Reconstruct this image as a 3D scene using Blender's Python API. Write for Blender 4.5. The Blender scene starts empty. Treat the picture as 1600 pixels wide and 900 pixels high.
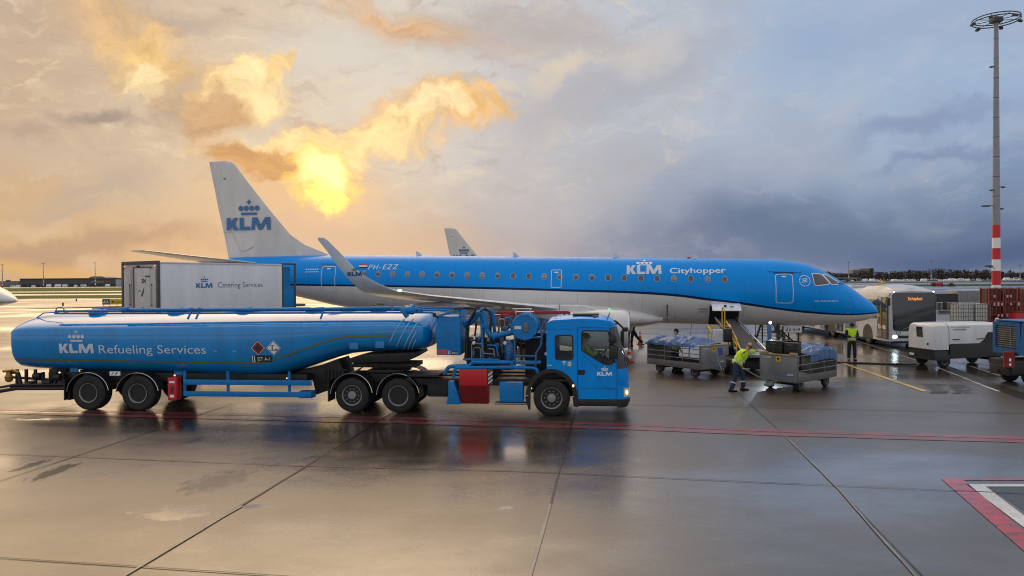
import bpy, bmesh, math, random
from mathutils import Vector, Matrix, Euler
from mathutils.geometry import tessellate_polygon
R = math.radians
random.seed(7)
S = bpy.context.scene
COL = S.collection

# ------------------------------------------------------------------ camera
CAMH = 3.75
cam = bpy.data.objects.new('camera', bpy.data.cameras.new('camera'))
COL.objects.link(cam)
S.camera = cam
cam.data.sensor_width = 36.0
cam.data.lens = 25.875
cam.data.clip_start = 0.1
cam.data.clip_end = 8000
PITCH, ROLL = math.atan(11 / 1150), math.atan(0.0068)
cam.matrix_world = Matrix.Translation((0, 0, CAMH)) @ Matrix.Rotation(-PITCH, 4, 'X') @ Matrix.Rotation(ROLL, 4, 'Y') @ Matrix.Rotation(R(90), 4, 'X')

S.view_settings.view_transform = 'Standard'
S.view_settings.look = 'None'
S.view_settings.gamma = 1.0
S.view_settings.use_curve_mapping = False
S.view_settings.exposure = 0.0
S.render.engine = 'CYCLES'
S.cycles.use_denoising = True
S.cycles.max_bounces = 7
S.cycles.filter_width = 1.05
S.cycles.sample_clamp_indirect = 6.0

def lin(c):
    c = c / 255.0
    return c / 12.92 if c <= 0.04045 else ((c + 0.055) / 1.055) ** 2.4
def rgb(r, g, b, k=1.0):
    return (lin(r) * k, lin(g) * k, lin(b) * k, 1.0)

# ------------------------------------------------------------------ sky
SUN_AZ, SUN_EL = -15.0, 6.5            # degrees right of +Y, above the horizon
def az_el(px, py):
    """compass bearing and height of a cloud as measured from the apron"""
    x, y = (px - 800) / 1150.0, (439 - 0.0068 * (px - 800) - py) / 1150.0
    return math.degrees(math.atan(x)), math.degrees(math.atan(y / math.hypot(1, x)))

W = bpy.data.worlds.new('World'); S.world = W; W.use_nodes = True
nt = W.node_tree; nt.nodes.clear(); N = nt.nodes.new; LK = nt.links.new
def math_(op, a, b=None, c=None, clamp=False):
    n = N('ShaderNodeMath'); n.operation = op; n.use_clamp = clamp
    for i, v in enumerate((a, b, c)):
        if v is None: continue
        if isinstance(v, (int, float)): n.inputs[i].default_value = v
        else: LK(v, n.inputs[i])
    return n.outputs[0]
def mixc(f, a, b):
    n = N('ShaderNodeMix'); n.data_type = 'RGBA'
    for s, v in ((n.inputs[0], f), (n.inputs[6], a), (n.inputs[7], b)):
        if isinstance(v, (int, float, tuple)): s.default_value = v
        else: LK(v, s)
    return n.outputs[2]
tc = N('ShaderNodeTexCoord'); sp = N('ShaderNodeSeparateXYZ'); LK(tc.outputs['Generated'], sp.inputs[0])
az = math_('MULTIPLY', math_('ARCTAN2', sp.outputs[0], sp.outputs[1]), 57.2958)
el = math_('MULTIPLY', math_('ARCSINE', sp.outputs[2]), 57.2958)
cb = N('ShaderNodeCombineXYZ'); LK(az, cb.inputs[0]); LK(el, cb.inputs[1]); P0 = cb.outputs[0]
def noise(vec, scale, detail, rough=0.55, dist=0.0, off=(0, 0, 0), sc=(1, 1, 1), rot=0):
    m = N('ShaderNodeMapping'); m.inputs['Location'].default_value = off; m.inputs['Scale'].default_value = sc
    m.inputs['Rotation'].default_value = (0, 0, rot)
    LK(vec, m.inputs[0])
    n = N('ShaderNodeTexNoise'); n.inputs['Scale'].default_value = scale; n.inputs['Detail'].default_value = detail
    n.inputs['Roughness'].default_value = rough; n.inputs['Distortion'].default_value = dist
    LK(m.outputs[0], n.inputs['Vector']); return n
def warp(vec, n, amp):
    s = N('ShaderNodeVectorMath'); s.operation = 'SUBTRACT'; LK(n.outputs['Color'], s.inputs[0]); s.inputs[1].default_value = (.5, .5, .5)
    k = N('ShaderNodeVectorMath'); k.operation = 'MULTIPLY_ADD'; LK(s.outputs[0], k.inputs[0]); k.inputs[1].default_value = (amp, amp, 0); LK(vec, k.inputs[2])
    return k.outputs[0]
PW = warp(P0, noise(P0, .11, 2.0, off=(3, 7, 0)), 8.0)               # slow billows
PW = warp(PW, noise(P0, .55, 5.0, .62, off=(11, 2, 0)), 2.6)         # ragged edges
PS = warp(P0, noise(P0, .07, 3.0, off=(9, 1, 0)), 9.0)               # soft
fine = noise(PW, .85, 7.0, .66, off=(1, 5, 0)).outputs[0]
fib = noise(PW, .30, 6.0, .60, .6, off=(5, 5, 0), sc=(1, 2.2, 1), rot=R(35)).outputs[0]
fine2 = noise(PW, .42, 9.0, .68, .3, off=(2, 9, 0), sc=(1, 1.7, 1), rot=R(20)).outputs[0]
mrr = N('ShaderNodeMapRange'); mrr.inputs[1].default_value = .36; mrr.inputs[2].default_value = .64; mrr.inputs[3].default_value = .80; mrr.inputs[4].default_value = 1.12; LK(fine2, mrr.inputs[0])
def ramp(stops, val):
    r = N('ShaderNodeValToRGB'); r.color_ramp.interpolation = 'EASE'
    e = r.color_ramp.elements
    while len(e) < len(stops): e.new(0.5)
    for q, (p, c) in zip(e, stops): q.position = p; q.color = c
    LK(val, r.inputs[0]); return r.outputs[0]
azn = N('ShaderNodeSeparateXYZ'); LK(PS, azn.inputs[0])
a01 = math_('MULTIPLY_ADD', azn.outputs[0], 1 / 360.0, .5)
def A(px): return az_el(px, 200)[0] / 360 + .5
BACK = (.72, .73, .78, 1)
hi = ramp([(0, BACK), (.26, BACK), (A(0) - .03, rgb(190, 172, 155)), (A(40), rgb(208, 180, 153)), (A(330), rgb(222, 200, 174)), (A(620), rgb(226, 216, 202)),
           (A(820), rgb(206, 204, 206)), (A(1000), rgb(190, 197, 209)), (A(1300), rgb(168, 187, 213)), (A(1600), rgb(162, 184, 214)), (.72, BACK), (1, BACK)], a01)
lo = ramp([(0, BACK), (.26, BACK), (A(0) - .03, rgb(205, 170, 130)), (A(40), rgb(213, 176, 134)), (A(330), rgb(214, 180, 145)), (A(600), rgb(204, 183, 165)),
           (A(800), rgb(176, 170, 176)), (A(960), rgb(140, 150, 172)), (A(1200), rgb(106, 126, 160)), (A(1600), rgb(94, 116, 152)), (.72, (.30, .35, .46, 1)), (1, BACK)], a01)
def sstep(v, a, b):
    n = N('ShaderNodeMapRange'); n.interpolation_type = 'SMOOTHSTEP'; n.inputs[1].default_value = a; n.inputs[2].default_value = b
    LK(v, n.inputs[0]); return n.outputs[0]
elw = azn.outputs[1]
col = mixc(sstep(elw, 2.0, 13.0), lo, hi)
# broad soft mottling of the cloud deck
col = mixc(math_('MULTIPLY', sstep(noise(PS, .16, 4.0, .55, sc=(1, 2.0, 1), off=(0, 3, 0)).outputs[0], .42, .72), .16), col, rgb(168, 158, 160))
col = mixc(math_('MULTIPLY', sstep(noise(PS, .22, 4.0, .55, sc=(1, 1.8, 1), off=(8, 3, 0), rot=R(-20)).outputs[0], .48, .75), .16), col, rgb(226, 216, 205))
# fibrous streaks of high cloud, cream on the lit side
wisp = noise(warp(P0, noise(P0, .35, 4.0, .6, off=(21, 4, 0)), 3.2), .34, 9.0, .62, .8, off=(13, 8, 0), sc=(.8, 2.4, 1), rot=R(28)).outputs[0]
lit = math_('MULTIPLY', sstep(el, 3.0, 10.0), math_('SUBTRACT', 1.0, sstep(az, -2.0, 26.0)))
col = mixc(math_('MULTIPLY', math_('MULTIPLY', sstep(wisp, .50, .70), lit), .55), col, rgb(244, 222, 188))
col = mixc(math_('MULTIPLY', math_('MULTIPLY', sstep(wisp, .48, .30), lit), .50), col, rgb(184, 164, 150))
col = mixc(math_('MULTIPLY', math_('MULTIPLY', sstep(wisp, .52, .72), sstep(az, -2.0, 20.0)), .16), col, rgb(205, 212, 222))
def cloud(px, py, rx, ry, rot, c, alpha, kind='s', edge=.9, tex=0.0):
    """one cloud mass: an ellipse in bearing and height with a ragged, noise-eaten rim"""
    global col
    if tex: rx, ry = rx * 1.3, ry * 1.3
    a, e = az_el(px, py); k = .0498 * math.cos(R(a)) ** 2
    m = N('ShaderNodeMapping'); m.vector_type = 'TEXTURE'
    m.inputs['Location'].default_value = (a, e, 0); m.inputs['Rotation'].default_value = (0, 0, R(rot)); m.inputs['Scale'].default_value = (rx * k, ry * k, 1)
    LK({'s': PS, 'd': PW, '0': P0}[kind], m.inputs[0])
    l = N('ShaderNodeVectorMath'); l.operation = 'LENGTH'; LK(m.outputs[0], l.inputs[0])
    v = math_('SUBTRACT', 1.0, l.outputs['Value'])
    if tex: v = math_('ADD', v, math_('MULTIPLY', math_('SUBTRACT', fine, .5), tex))
    f = sstep(v, 0.0 if not tex else .02, edge)
    if tex: f = math_('MULTIPLY', f, sstep(fib, .14, .46))
    if tex >= .7:            # lit clouds carry their own bright and dull folds
        vm = N('ShaderNodeVectorMath'); vm.operation = 'SCALE'; vm.inputs[0].default_value = c[:3]; LK(mrr.outputs[0], vm.inputs['Scale']); c = vm.outputs[0]
    col = mixc(math_('MULTIPLY', f, alpha), col, c)
# low and broad masses first
cloud(130, 380, 300, 30, 0, rgb(184, 152, 130), .85, 'd', .9, .4)
cloud(60, 430, 330, 22, 0, rgb(222, 178, 118), .85, 's', .9)
cloud(180, 305, 130, 42, 5, rgb(186, 170, 158), .75, 'd', .9, .35)
cloud(70, 340, 90, 26, 0, rgb(224, 192, 158), .6, 'd', .9, .4)
cloud(90, 230, 190, 80, 0, rgb(206, 182, 160), .7, 's', .9)
cloud(580, 375, 230, 60, 0, rgb(200, 174, 152), .7, 's', .9)
cloud(1330, 365, 520, 80, -4, rgb(98, 118, 150), .9, 's', .9)
cloud(1540, 385, 300, 50, 0, rgb(80, 100, 138), .85, 's', .9)
cloud(1120, 290, 220, 70, 12, rgb(160, 171, 194), .6, 's', 1)
cloud(920, 290, 190, 90, 20, rgb(188, 186, 191), .6, 's', 1)
cloud(1430, 205, 260, 30, 14, rgb(134, 150, 184), .7, 'd', .9)
cloud(1480, 250, 240, 20, 10, rgb(128, 144, 180), .65, 'd', .9)
cloud(1230, 230, 190, 90, 0, rgb(174, 184, 200), .6, 's', 1)
cloud(1300, 60, 220, 80, 0, rgb(156, 178, 210), .7, 's', 1)
cloud(1420, 421, 330, 8, 0, rgb(140, 143, 168), .7, 's', .9)
# grey purple cloud against the pale gap
cloud(720, 45, 190, 55, -8, rgb(200, 182, 170), .85, 'd', .9, .5)
cloud(880, 30, 160, 40, -10, rgb(190, 180, 178), .8, 'd', .9, .5)
cloud(620, 22, 115, 34, -12, rgb(232, 186, 142), .95, 'd', .9, .7)
cloud(540, 95, 180, 80, 0, rgb(222, 214, 203), .9, 's', .9)
cloud(960, 125, 210, 46, 16, rgb(176, 178, 190), .8, 'd', .9, .3)
cloud(1010, 62, 80, 34, 8, rgb(212, 204, 196), .6, 'd', .9, .5)
cloud(860, 108, 70, 18, 28, rgb(228, 212, 190), .8, 'd', .8, .6)
cloud(860, 190, 150, 80, 25, rgb(188, 184, 188), .7, 's', .9)
cloud(170, 168, 95, 24, -6, rgb(166, 148, 138), .95, 'd', .9, .4)
cloud(300, 150, 60, 60, 0, rgb(184, 160, 140), .95, 'd', .9, .4)
cloud(45, 190, 60, 22, 0, rgb(186, 160, 142), .7, 'd', .9, .4)
cloud(270, 20, 120, 30, 20, rgb(196, 176, 160), .8, 'd', .9, .5)
# warm glow round the hidden sun and the lit cloud
cloud(485, 290, 170, 95, 0, rgb(238, 188, 132), .7, 's', 1)
cloud(200, 45, 140, 60, -25, rgb(234, 190, 140), .85, 'd', .9, .7)
cloud(232, 75, 70, 56, -50, rgb(252, 208, 138), .95, 'd', .85, 1.03)
cloud(238, 106, 32, 34, 0, rgb(255, 226, 172, 1.08), 1, 'd', .5, 1.03)
cloud(372, 140, 84, 58, 10, rgb(250, 204, 134), .95, 'd', .85, 0.92)
cloud(388, 132, 56, 46, 20, rgb(255, 226, 170, 1.1), 1, 'd', .5, 1.15)
cloud(350, 200, 34, 40, 0, rgb(232, 178, 122), .8, 'd', .85, 0.92)
cloud(445, 104, 52, 12, 38, rgb(255, 216, 150), .95, 'd', .5, 1.03)
cloud(600, 204, 200, 46, 14, rgb(244, 196, 140), .9, 'd', .85, 0.92)
cloud(705, 176, 108, 36, 8, rgb(255, 200, 122, 1.02), 1, 'd', .85, 1.15)
cloud(670, 180, 66, 20, 12, rgb(255, 228, 176, 1.1), .9, 'd', .5, 1.15)
cloud(510, 226, 150, 34, 8, rgb(255, 222, 160, 1.1), 1, 'd', .5, 1.15)
cloud(430, 262, 85, 30, -12, rgb(206, 150, 98), .9, 'd', .5, 0.92)
cloud(495, 285, 52, 62, 0, rgb(255, 214, 116, 1.15), .9, 'd', .5, 0.80)
cloud(497, 280, 38, 46, 0, rgb(255, 240, 168, 1.3), 1, 'd', .7, .6)
cloud(492, 325, 22, 26, 0, rgb(255, 240, 120, 1.5), 1, 'd', .7, .6)
cloud(400, 200, 60, 26, 30, rgb(214, 206, 192), .6, 'd', .8, .5)
cloud(330, 175, 28, 40, 20, rgb(206, 166, 128), .7, 'd', .5, 0.80)

# unseen sky above the frame, warmed and brightened to light tank and ground
warm = math_('MULTIPLY', sstep(az, -75.0, -30.0), math_('SUBTRACT', 1.0, sstep(az, -12.0, 22.0)))
hicol = mixc(math_('MULTIPLY', warm, math_('SUBTRACT', 1.0, sstep(el, 48.0, 66.0))), (.72, .72, .75, 1), (4.0, 2.85, 1.75, 1))
col = mixc(math_('MULTIPLY', sstep(el, 20.5, 31.0), sstep(sp.outputs[1], -.5, .35)), col, hicol)
sky = N('ShaderNodeTexSky'); sky.sky_type = 'NISHITA'; sky.sun_disc = False
sky.sun_elevation = R(SUN_EL); sky.sun_rotation = R(SUN_AZ); sky.air_density = 1.2; sky.dust_density = 1.5
bg1 = N('ShaderNodeBackground'); LK(sky.outputs[0], bg1.inputs[0]); bg1.inputs[1].default_value = .05
bg2 = N('ShaderNodeBackground'); LK(col, bg2.inputs[0]); bg2.inputs[1].default_value = 1.0
mx = N('ShaderNodeMixShader'); mx.inputs[0].default_value = .93; LK(bg1.outputs[0], mx.inputs[1]); LK(bg2.outputs[0], mx.inputs[2])
wo = N('ShaderNodeOutputWorld'); LK(mx.outputs[0], wo.inputs[0])
W.cycles.sampling_method = 'MANUAL'; W.cycles.sample_map_resolution = 512

sd = bpy.data.lights.new('sun', 'SUN'); sd.energy = .55; sd.angle = R(50); sd.color = (1.0, .72, .42)
sun = bpy.data.objects.new('sun', sd); COL.objects.link(sun)
dv = Vector((math.sin(R(SUN_AZ)) * math.cos(R(SUN_EL)), math.cos(R(SUN_AZ)) * math.cos(R(SUN_EL)), math.sin(R(SUN_EL))))
sun.rotation_euler = dv.to_track_quat('Z', 'Y').to_euler()

# ------------------------------------------------------------------ materials
def mat(name, col, rough=.5, metal=0.0, coat=0.0, dirt=0.0, dirt_col=(.05, .045, .04, 1), var=.12, scale=3.0, emit=None, es=0.0, spec=.5, trans=0.0, bump=0.0, streak=False):
    m = bpy.data.materials.new(name); m.use_nodes = True; t = m.node_tree; b = t.nodes['Principled BSDF']
    n_, l_ = t.nodes.new, t.links.new
    if len(col) == 3: col = (*col, 1)
    b.inputs['Roughness'].default_value = rough; b.inputs['Metallic'].default_value = metal
    b.inputs['Coat Weight'].default_value = coat; b.inputs['Coat Roughness'].default_value = .06
    b.inputs['Specular IOR Level'].default_value = spec
    if trans: b.inputs['Transmission Weight'].default_value = trans
    if emit: b.inputs['Emission Color'].default_value = emit; b.inputs['Emission Strength'].default_value = es
    tc = n_('ShaderNodeTexCoord'); mp = n_('ShaderNodeMapping'); l_(tc.outputs['Object'], mp.inputs[0])
    if streak: mp.inputs['Scale'].default_value = (1, 1, .18)
    nz = n_('ShaderNodeTexNoise'); nz.inputs['Scale'].default_value = scale; nz.inputs['Detail'].default_value = 7; nz.inputs['Roughness'].default_value = .65
    l_(mp.outputs[0], nz.inputs['Vector'])
    mr = n_('ShaderNodeMapRange'); l_(nz.outputs[0], mr.inputs[0]); mr.inputs[1].default_value = .3; mr.inputs[2].default_value = .7
    mr.inputs[3].default_value = 1 - var; mr.inputs[4].default_value = 1 + var
    mm = n_('ShaderNodeMix'); mm.data_type = 'RGBA'; mm.blend_type = 'MULTIPLY'; mm.inputs[0].default_value = 1
    mm.inputs[6].default_value = col; l_(mr.outputs[0], mm.inputs[7]); out = mm.outputs[2]
    if dirt:
        n2 = n_('ShaderNodeTexNoise'); n2.inputs['Scale'].default_value = scale * .7; n2.inputs['Detail'].default_value = 9; n2.inputs['Roughness'].default_value = .72
        l_(mp.outputs[0], n2.inputs['Vector'])
        m2 = n_('ShaderNodeMapRange'); l_(n2.outputs[0], m2.inputs[0]); m2.inputs[1].default_value = .48; m2.inputs[2].default_value = .78; m2.inputs[4].default_value = dirt
        md = n_('ShaderNodeMix'); md.data_type = 'RGBA'; l_(m2.outputs[0], md.inputs[0]); l_(out, md.inputs[6]); md.inputs[7].default_value = dirt_col; out = md.outputs[2]
    l_(out, b.inputs['Base Color'])
    r2 = n_('ShaderNodeMapRange'); l_(nz.outputs[0], r2.inputs[0]); r2.inputs[1].default_value = .3; r2.inputs[2].default_value = .7
    r2.inputs[3].default_value = max(.02, rough * .8); r2.inputs[4].default_value = min(1, rough * 1.25); l_(r2.outputs[0], b.inputs['Roughness'])
    if bump:
        bp = n_('ShaderNodeBump'); bp.inputs['Strength'].default_value = bump; bp.inputs['Distance'].default_value = .02; l_(nz.outputs[0], bp.inputs['Height']); l_(bp.outputs[0], b.inputs['Normal'])
    return m

KBLUE = (0, .235, .60)
M = dict(
    blue=mat('tank_blue', KBLUE, .12, coat=.4, spec=.45, dirt=.35, dirt_col=(.02, .09, .20, 1), scale=2.2, streak=True),
    cabblue=mat('cab_blue', (0, .275, .80), .25, spec=.2, dirt=.15, dirt_col=(.02, .10, .22, 1), scale=3, streak=True),
    hub=mat('dark_hub', (.035, .033, .032), .5, metal=.3, dirt=.4, scale=9),
    blue2=mat('machinery_blue', (.002, .19, .52), .38, spec=.3, dirt=.5, scale=5),
    blued=mat('tug_blue', (.006, .10, .28), .35, coat=.3, dirt=.4, scale=4),
    white=mat('white_paint', (.62, .63, .64), .35, coat=.3, dirt=.12, scale=2, streak=True),
    silver=mat('silver_lettering', (.62, .66, .72), .4, var=.04),
    wtext=mat('white_lettering', (.80, .82, .84), .45, var=.04),
    btext=mat('blue_lettering', (.02, .16, .42), .45, var=.04),
    dtext=mat('dark_lettering', (.03, .03, .035), .5, var=.04),
    box=mat('insulated_box_panel', (.78, .79, .82), .42, dirt=.12, scale=1.3, streak=True),
    boxdoor=mat('grimy_door_panel', (.52, .49, .45), .55, dirt=.4, dirt_col=(.2, .17, .14, 1), scale=3, streak=True),
    trim=mat('dark_trim', (.07, .068, .065), .5, dirt=.2),
    black=mat('black_plastic', (.012, .012, .013), .45, dirt=.15, dirt_col=(.05, .045, .04, 1)),
    frame=mat('chassis_black', (.012, .012, .013), .55, dirt=.4, dirt_col=(.05, .04, .035, 1), scale=5),
    rubber=mat('tyre_rubber', (.014, .014, .014), .7, dirt=.45, dirt_col=(.045, .04, .035, 1), scale=6),
    steel=mat('wheel_steel', (.30, .30, .30), .38, metal=.7, dirt=.45, scale=8),
    chrome=mat('bright_metal', (.65, .65, .66), .2, metal=1.0, dirt=.1),
    galv=mat('galvanised_sheet', (.24, .245, .25), .42, metal=.45, dirt=.55, dirt_col=(.07, .06, .05, 1), scale=3.5),
    galvd=mat('galvanised_frame', (.16, .155, .15), .5, metal=.4, dirt=.5, dirt_col=(.06, .05, .04, 1), scale=5),
    glass=mat('tinted_glass', (.02, .025, .03), .05, spec=.8, var=.02),
    red=mat('red_paint', (.55, .015, .025), .4, dirt=.2, scale=3),
    redd=mat('dark_red_paint', (.22, .012, .015), .45, dirt=.3, scale=3),
    yellow=mat('yellow_rail_paint', (.62, .38, .03), .4, dirt=.3, scale=6),
    orange=mat('cone_orange', (.62, .07, .02), .5, dirt=.3, scale=6),
    hivis=mat('hi_vis_cloth', (.50, .78, .02), .8, var=.3, scale=14, bump=.6),
    reflect=mat('reflective_tape', (.62, .64, .62), .4, var=.1),
    navy=mat('navy_cloth', (.015, .032, .07), .85, var=.25, scale=12, bump=.5),
    darkcloth=mat('black_cloth', (.012, .012, .014), .85, var=.25, scale=12, bump=.5),
    skin=mat('skin', (.46, .24, .16), .55, var=.1, scale=20),
    hair=mat('dark_hair', (.02, .014, .01), .7),
    boot=mat('boot_leather', (.012, .010, .010), .5),
    tarp=mat('blue_tarpaulin', (.055, .13, .30), .38, var=.45, scale=3, bump=.8, dirt=.4, dirt_col=(.02, .04, .10, 1)),
    olive=mat('yellow_green_stripe', (.16, .17, .02), .4, var=.05),
    bag=mat('black_luggage', (.012, .012, .013), .5, var=.2),
)
def glass_mat():
    m = bpy.data.materials.new('cab_glass'); m.use_nodes = True; t = m.node_tree; t.nodes.clear()
    o = t.nodes.new('ShaderNodeOutputMaterial'); g = t.nodes.new('ShaderNodeBsdfGlossy'); g.inputs['Roughness'].default_value = .03
    tr = t.nodes.new('ShaderNodeBsdfTransparent'); tr.inputs[0].default_value = (.78, .84, .84, 1)
    f = t.nodes.new('ShaderNodeFresnel'); f.inputs[0].default_value = 1.5
    x = t.nodes.new('ShaderNodeMixShader'); t.links.new(f.outputs[0], x.inputs[0]); t.links.new(tr.outputs[0], x.inputs[1]); t.links.new(g.outputs[0], x.inputs[2]); t.links.new(x.outputs[0], o.inputs[0])
    return m
M['clear'] = glass_mat()
def lamp_mat(name, c, s):
    return mat(name, (.8, .8, .8), .3, emit=(*c, 1), es=s, var=0.01)
M['lampw'] = lamp_mat('lit_white_lamp', (.75, .95, 1.0), 14)
M['lampwarm'] = lamp_mat('lit_warm_lamp', (1, .62, .25), 1.6)
M['lampg'] = lamp_mat('lit_green_lamp', (.1, 1.0, .45), 16)
M['lampr'] = lamp_mat('lit_red_lamp', (1, .1, .05), 1.0)
M['lampo'] = mat('lit_orange_digits', (.1, .03, .01), .4, emit=(1, .32, .05, 1), es=1.3, var=.01)

# ------------------------------------------------------------------ object kit
def link(o, parent=None):
    COL.objects.link(o)
    if parent is not None: o.parent = parent
    return o
def thing(name, label, cat, loc=(0, 0, 0), rz=0.0, group=None):
    o = bpy.data.objects.new(name, None); o.empty_display_size = .3; link(o)
    o.location = loc; o.rotation_euler = (0, 0, R(rz)); o['label'] = label; o['category'] = cat
    if group: o['group'] = group
    return o
def tag(o, label, cat, group=None):
    o['label'] = label; o['category'] = cat
    if group: o['group'] = group
    return o
def put(name, bm, m, parent=None, ang=35, loc=None, rz=None, recalc=True):
    """link a bmesh as ONE mesh object; m is a material or a list of them"""
    me = bpy.data.meshes.new(name)
    raw = bm.b if hasattr(bm, 'b') else bm
    if recalc and ang: bmesh.ops.recalc_face_normals(raw, faces=raw.faces[:])
    raw.to_mesh(me); raw.free()
    for q in (m if isinstance(m, (list, tuple)) else [m]): me.materials.append(q if not isinstance(q, str) else M[q])
    if ang:
        me.shade_smooth(); me.set_sharp_from_angle(angle=R(ang))
    o = link(bpy.data.objects.new(name, me), parent)
    if loc: o.location = loc
    if rz is not None: o.rotation_euler = (0, 0, R(rz))
    return o
class BM:
    """thin wrapper round one bmesh: every shape added goes into the same mesh"""
    def __init__(s): s.b = bmesh.new(); s.mi = 0
    def mark(s):
        s.b.faces.index_update(); return len(s.b.faces)
    def merge(s, o, mtx=None):
        """bring another BM in (used for bevelled pieces)"""
        if mtx is not None: o.b.transform(mtx)
        me = bpy.data.meshes.new('t'); o.b.to_mesh(me); n = s.mark()
        s.b.from_mesh(me); s.b.faces.ensure_lookup_table()
        for i in range(n, len(s.b.faces)): s.b.faces[i].material_index = s.mi if o.mi == 0 else s.b.faces[i].material_index
        bpy.data.meshes.remove(me); o.b.free(); return s
    def box(s, c, d, bev=0.0, rot=None, seg=2):
        t = BM(); bmesh.ops.create_cube(t.b, size=1.0)
        t.b.transform(Matrix.Diagonal((d[0], d[1], d[2], 1)))
        if bev: bmesh.ops.bevel(t.b, geom=t.b.edges[:], offset=min(bev, min(d) * .45), segments=seg, profile=.6, affect='EDGES')
        m = Matrix.Translation(c)
        if rot: m = m @ Euler([R(a) for a in rot]).to_matrix().to_4x4()
        return s.merge(t, m)
    def prism(s, pts, a, b, axis='y', bev=0.0, holes=None, seg=2):
        """polygon (u,v) pushed from a to b along an axis: 'y' -> (u,.,v), 'x' -> (.,u,v), 'z' -> (u,v,.)"""
        loops = [list(pts)] + [list(h) for h in (holes or [])]
        flat = [p for l in loops for p in l]
        f3 = {'y': lambda p, w: (p[0], w, p[1]), 'x': lambda p, w: (w, p[0], p[1]), 'z': lambda p, w: (p[0], p[1], w)}[axis]
        t = BM(); A_ = [t.b.verts.new(f3(p, a)) for p in flat]; B_ = [t.b.verts.new(f3(p, b)) for p in flat]
        if holes:
            for tri in tessellate_polygon([[Vector((p[0], p[1], 0)) for p in l] for l in loops]):
                try: t.b.faces.new([A_[i] for i in tri]); t.b.faces.new([B_[i] for i in reversed(tri)])
                except ValueError: pass
        else:
            t.b.faces.new(A_); t.b.faces.new(list(reversed(B_)))
        k = 0
        for l in loops:
            n = len(l)
            for i in range(n):
                j = (i + 1) % n; t.b.faces.new([A_[k + i], A_[k + j], B_[k + j], B_[k + i]])
            k += n
        bmesh.ops.recalc_face_normals(t.b, faces=t.b.faces[:])
        if bev: bmesh.ops.bevel(t.b, geom=[e for e in t.b.edges if e.calc_face_angle(0) > .5], offset=bev, segments=seg, profile=.6, affect='EDGES')
        return s.merge(t)
    def tube(s, pts, r, seg=8, fil=0.0, closed=False, cap=True):
        P = [Vector(p) for p in pts]
        if fil: P = fillet(P, fil, closed)
        n = len(P); rad = r if isinstance(r, (list, tuple)) else [r] * n
        if isinstance(r, (list, tuple)) and len(rad) != n: rad = [r[0] + (r[-1] - r[0]) * i / (n - 1) for i in range(n)]
        rings = []; up = None
        for i in range(n):
            if closed: d = (P[(i + 1) % n] - P[i - 1]).normalized()
            else: d = (P[min(i + 1, n - 1)] - P[max(i - 1, 0)]).normalized()
            if up is None:
                up = d.orthogonal().normalized()
            else: up = (up - d * up.dot(d)).normalized()
            sd_ = d.cross(up)
            rings.append([P[i] + (up * math.cos(2 * math.pi * k / seg) + sd_ * math.sin(2 * math.pi * k / seg)) * rad[i] for k in range(seg)])
        return s.loft(rings, closed=closed, cap=cap and not closed)
    def loft(s, rings, closed=False, cap=True, ringclosed=True):
        t = BM(); V = [[t.b.verts.new(p) for p in r] for r in rings]; n = len(V[0])
        for i in range(len(V) - (0 if closed else 1)):
            a, b = V[i], V[(i + 1) % len(V)]
            for k in range(n if ringclosed else n - 1):
                j = (k + 1) % n; t.b.faces.new([a[k], a[j], b[j], b[k]])
        if cap: t.b.faces.new(list(reversed(V[0]))); t.b.faces.new(V[-1])
        bmesh.ops.recalc_face_normals(t.b, faces=t.b.faces[:])
        return s.merge(t)
    def lathe(s, prof, c=(0, 0, 0), axis='z', seg=24, cap=True):
        """profile of (radius, height) turned round an axis through c"""
        rings = []
        for r, h in prof:
            ring = []
            for k in range(seg):
                a = 2 * math.pi * k / seg; u, v = max(r, 1e-4) * math.cos(a), max(r, 1e-4) * math.sin(a)
                q = {'z': (u, v, h), 'y': (u, h, v), 'x': (h, u, v)}[axis]
                ring.append(Vector(q) + Vector(c))
            rings.append(ring)
        return s.loft(rings, cap=cap)
    def cyl(s, a, b, r, seg=16): return s.tube([a, b], r, seg)
    def sphere(s, c, r, sc=(1, 1, 1), seg=12):
        t = BM(); bmesh.ops.create_uvsphere(t.b, u_segments=seg, v_segments=max(6, seg // 2 + 2), radius=r)
        return s.merge(t, Matrix.Translation(c) @ Matrix.Diagonal((*sc, 1)))
    def poly(s, pts, holes=None):
        v = [s.b.verts.new(p) for p in pts]; s.b.faces.new(v).material_index = s.mi; return s
def fillet(P, r, closed=False, k=4):
    out = []; n = len(P)
    for i, p in enumerate(P):
        if not closed and i in (0, n - 1): out.append(p); continue
        a, b = P[i - 1], P[(i + 1) % n]; da, db = a - p, b - p
        q = min(r, da.length * .48, db.length * .48)
        A_, B_ = p + da.normalized() * q, p + db.normalized() * q
        for j in range(k + 1):
            t = j / k; out.append(A_ * (1 - t) ** 2 + p * 2 * t * (1 - t) + B_ * t * t)
    return out
def rrect(x0, z0, x1, z1, r, k=4):
    r = min(r, abs(x1 - x0) * .49, abs(z1 - z0) * .49); out = []
    for cx, cz, a0 in ((x1 - r, z1 - r, 0), (x0 + r, z1 - r, 90), (x0 + r, z0 + r, 180), (x1 - r, z0 + r, 270)):
        for j in range(k + 1):
            a = R(a0 + 90 * j / k); out.append((cx + r * math.cos(a), cz + r * math.sin(a)))
    return out
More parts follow.
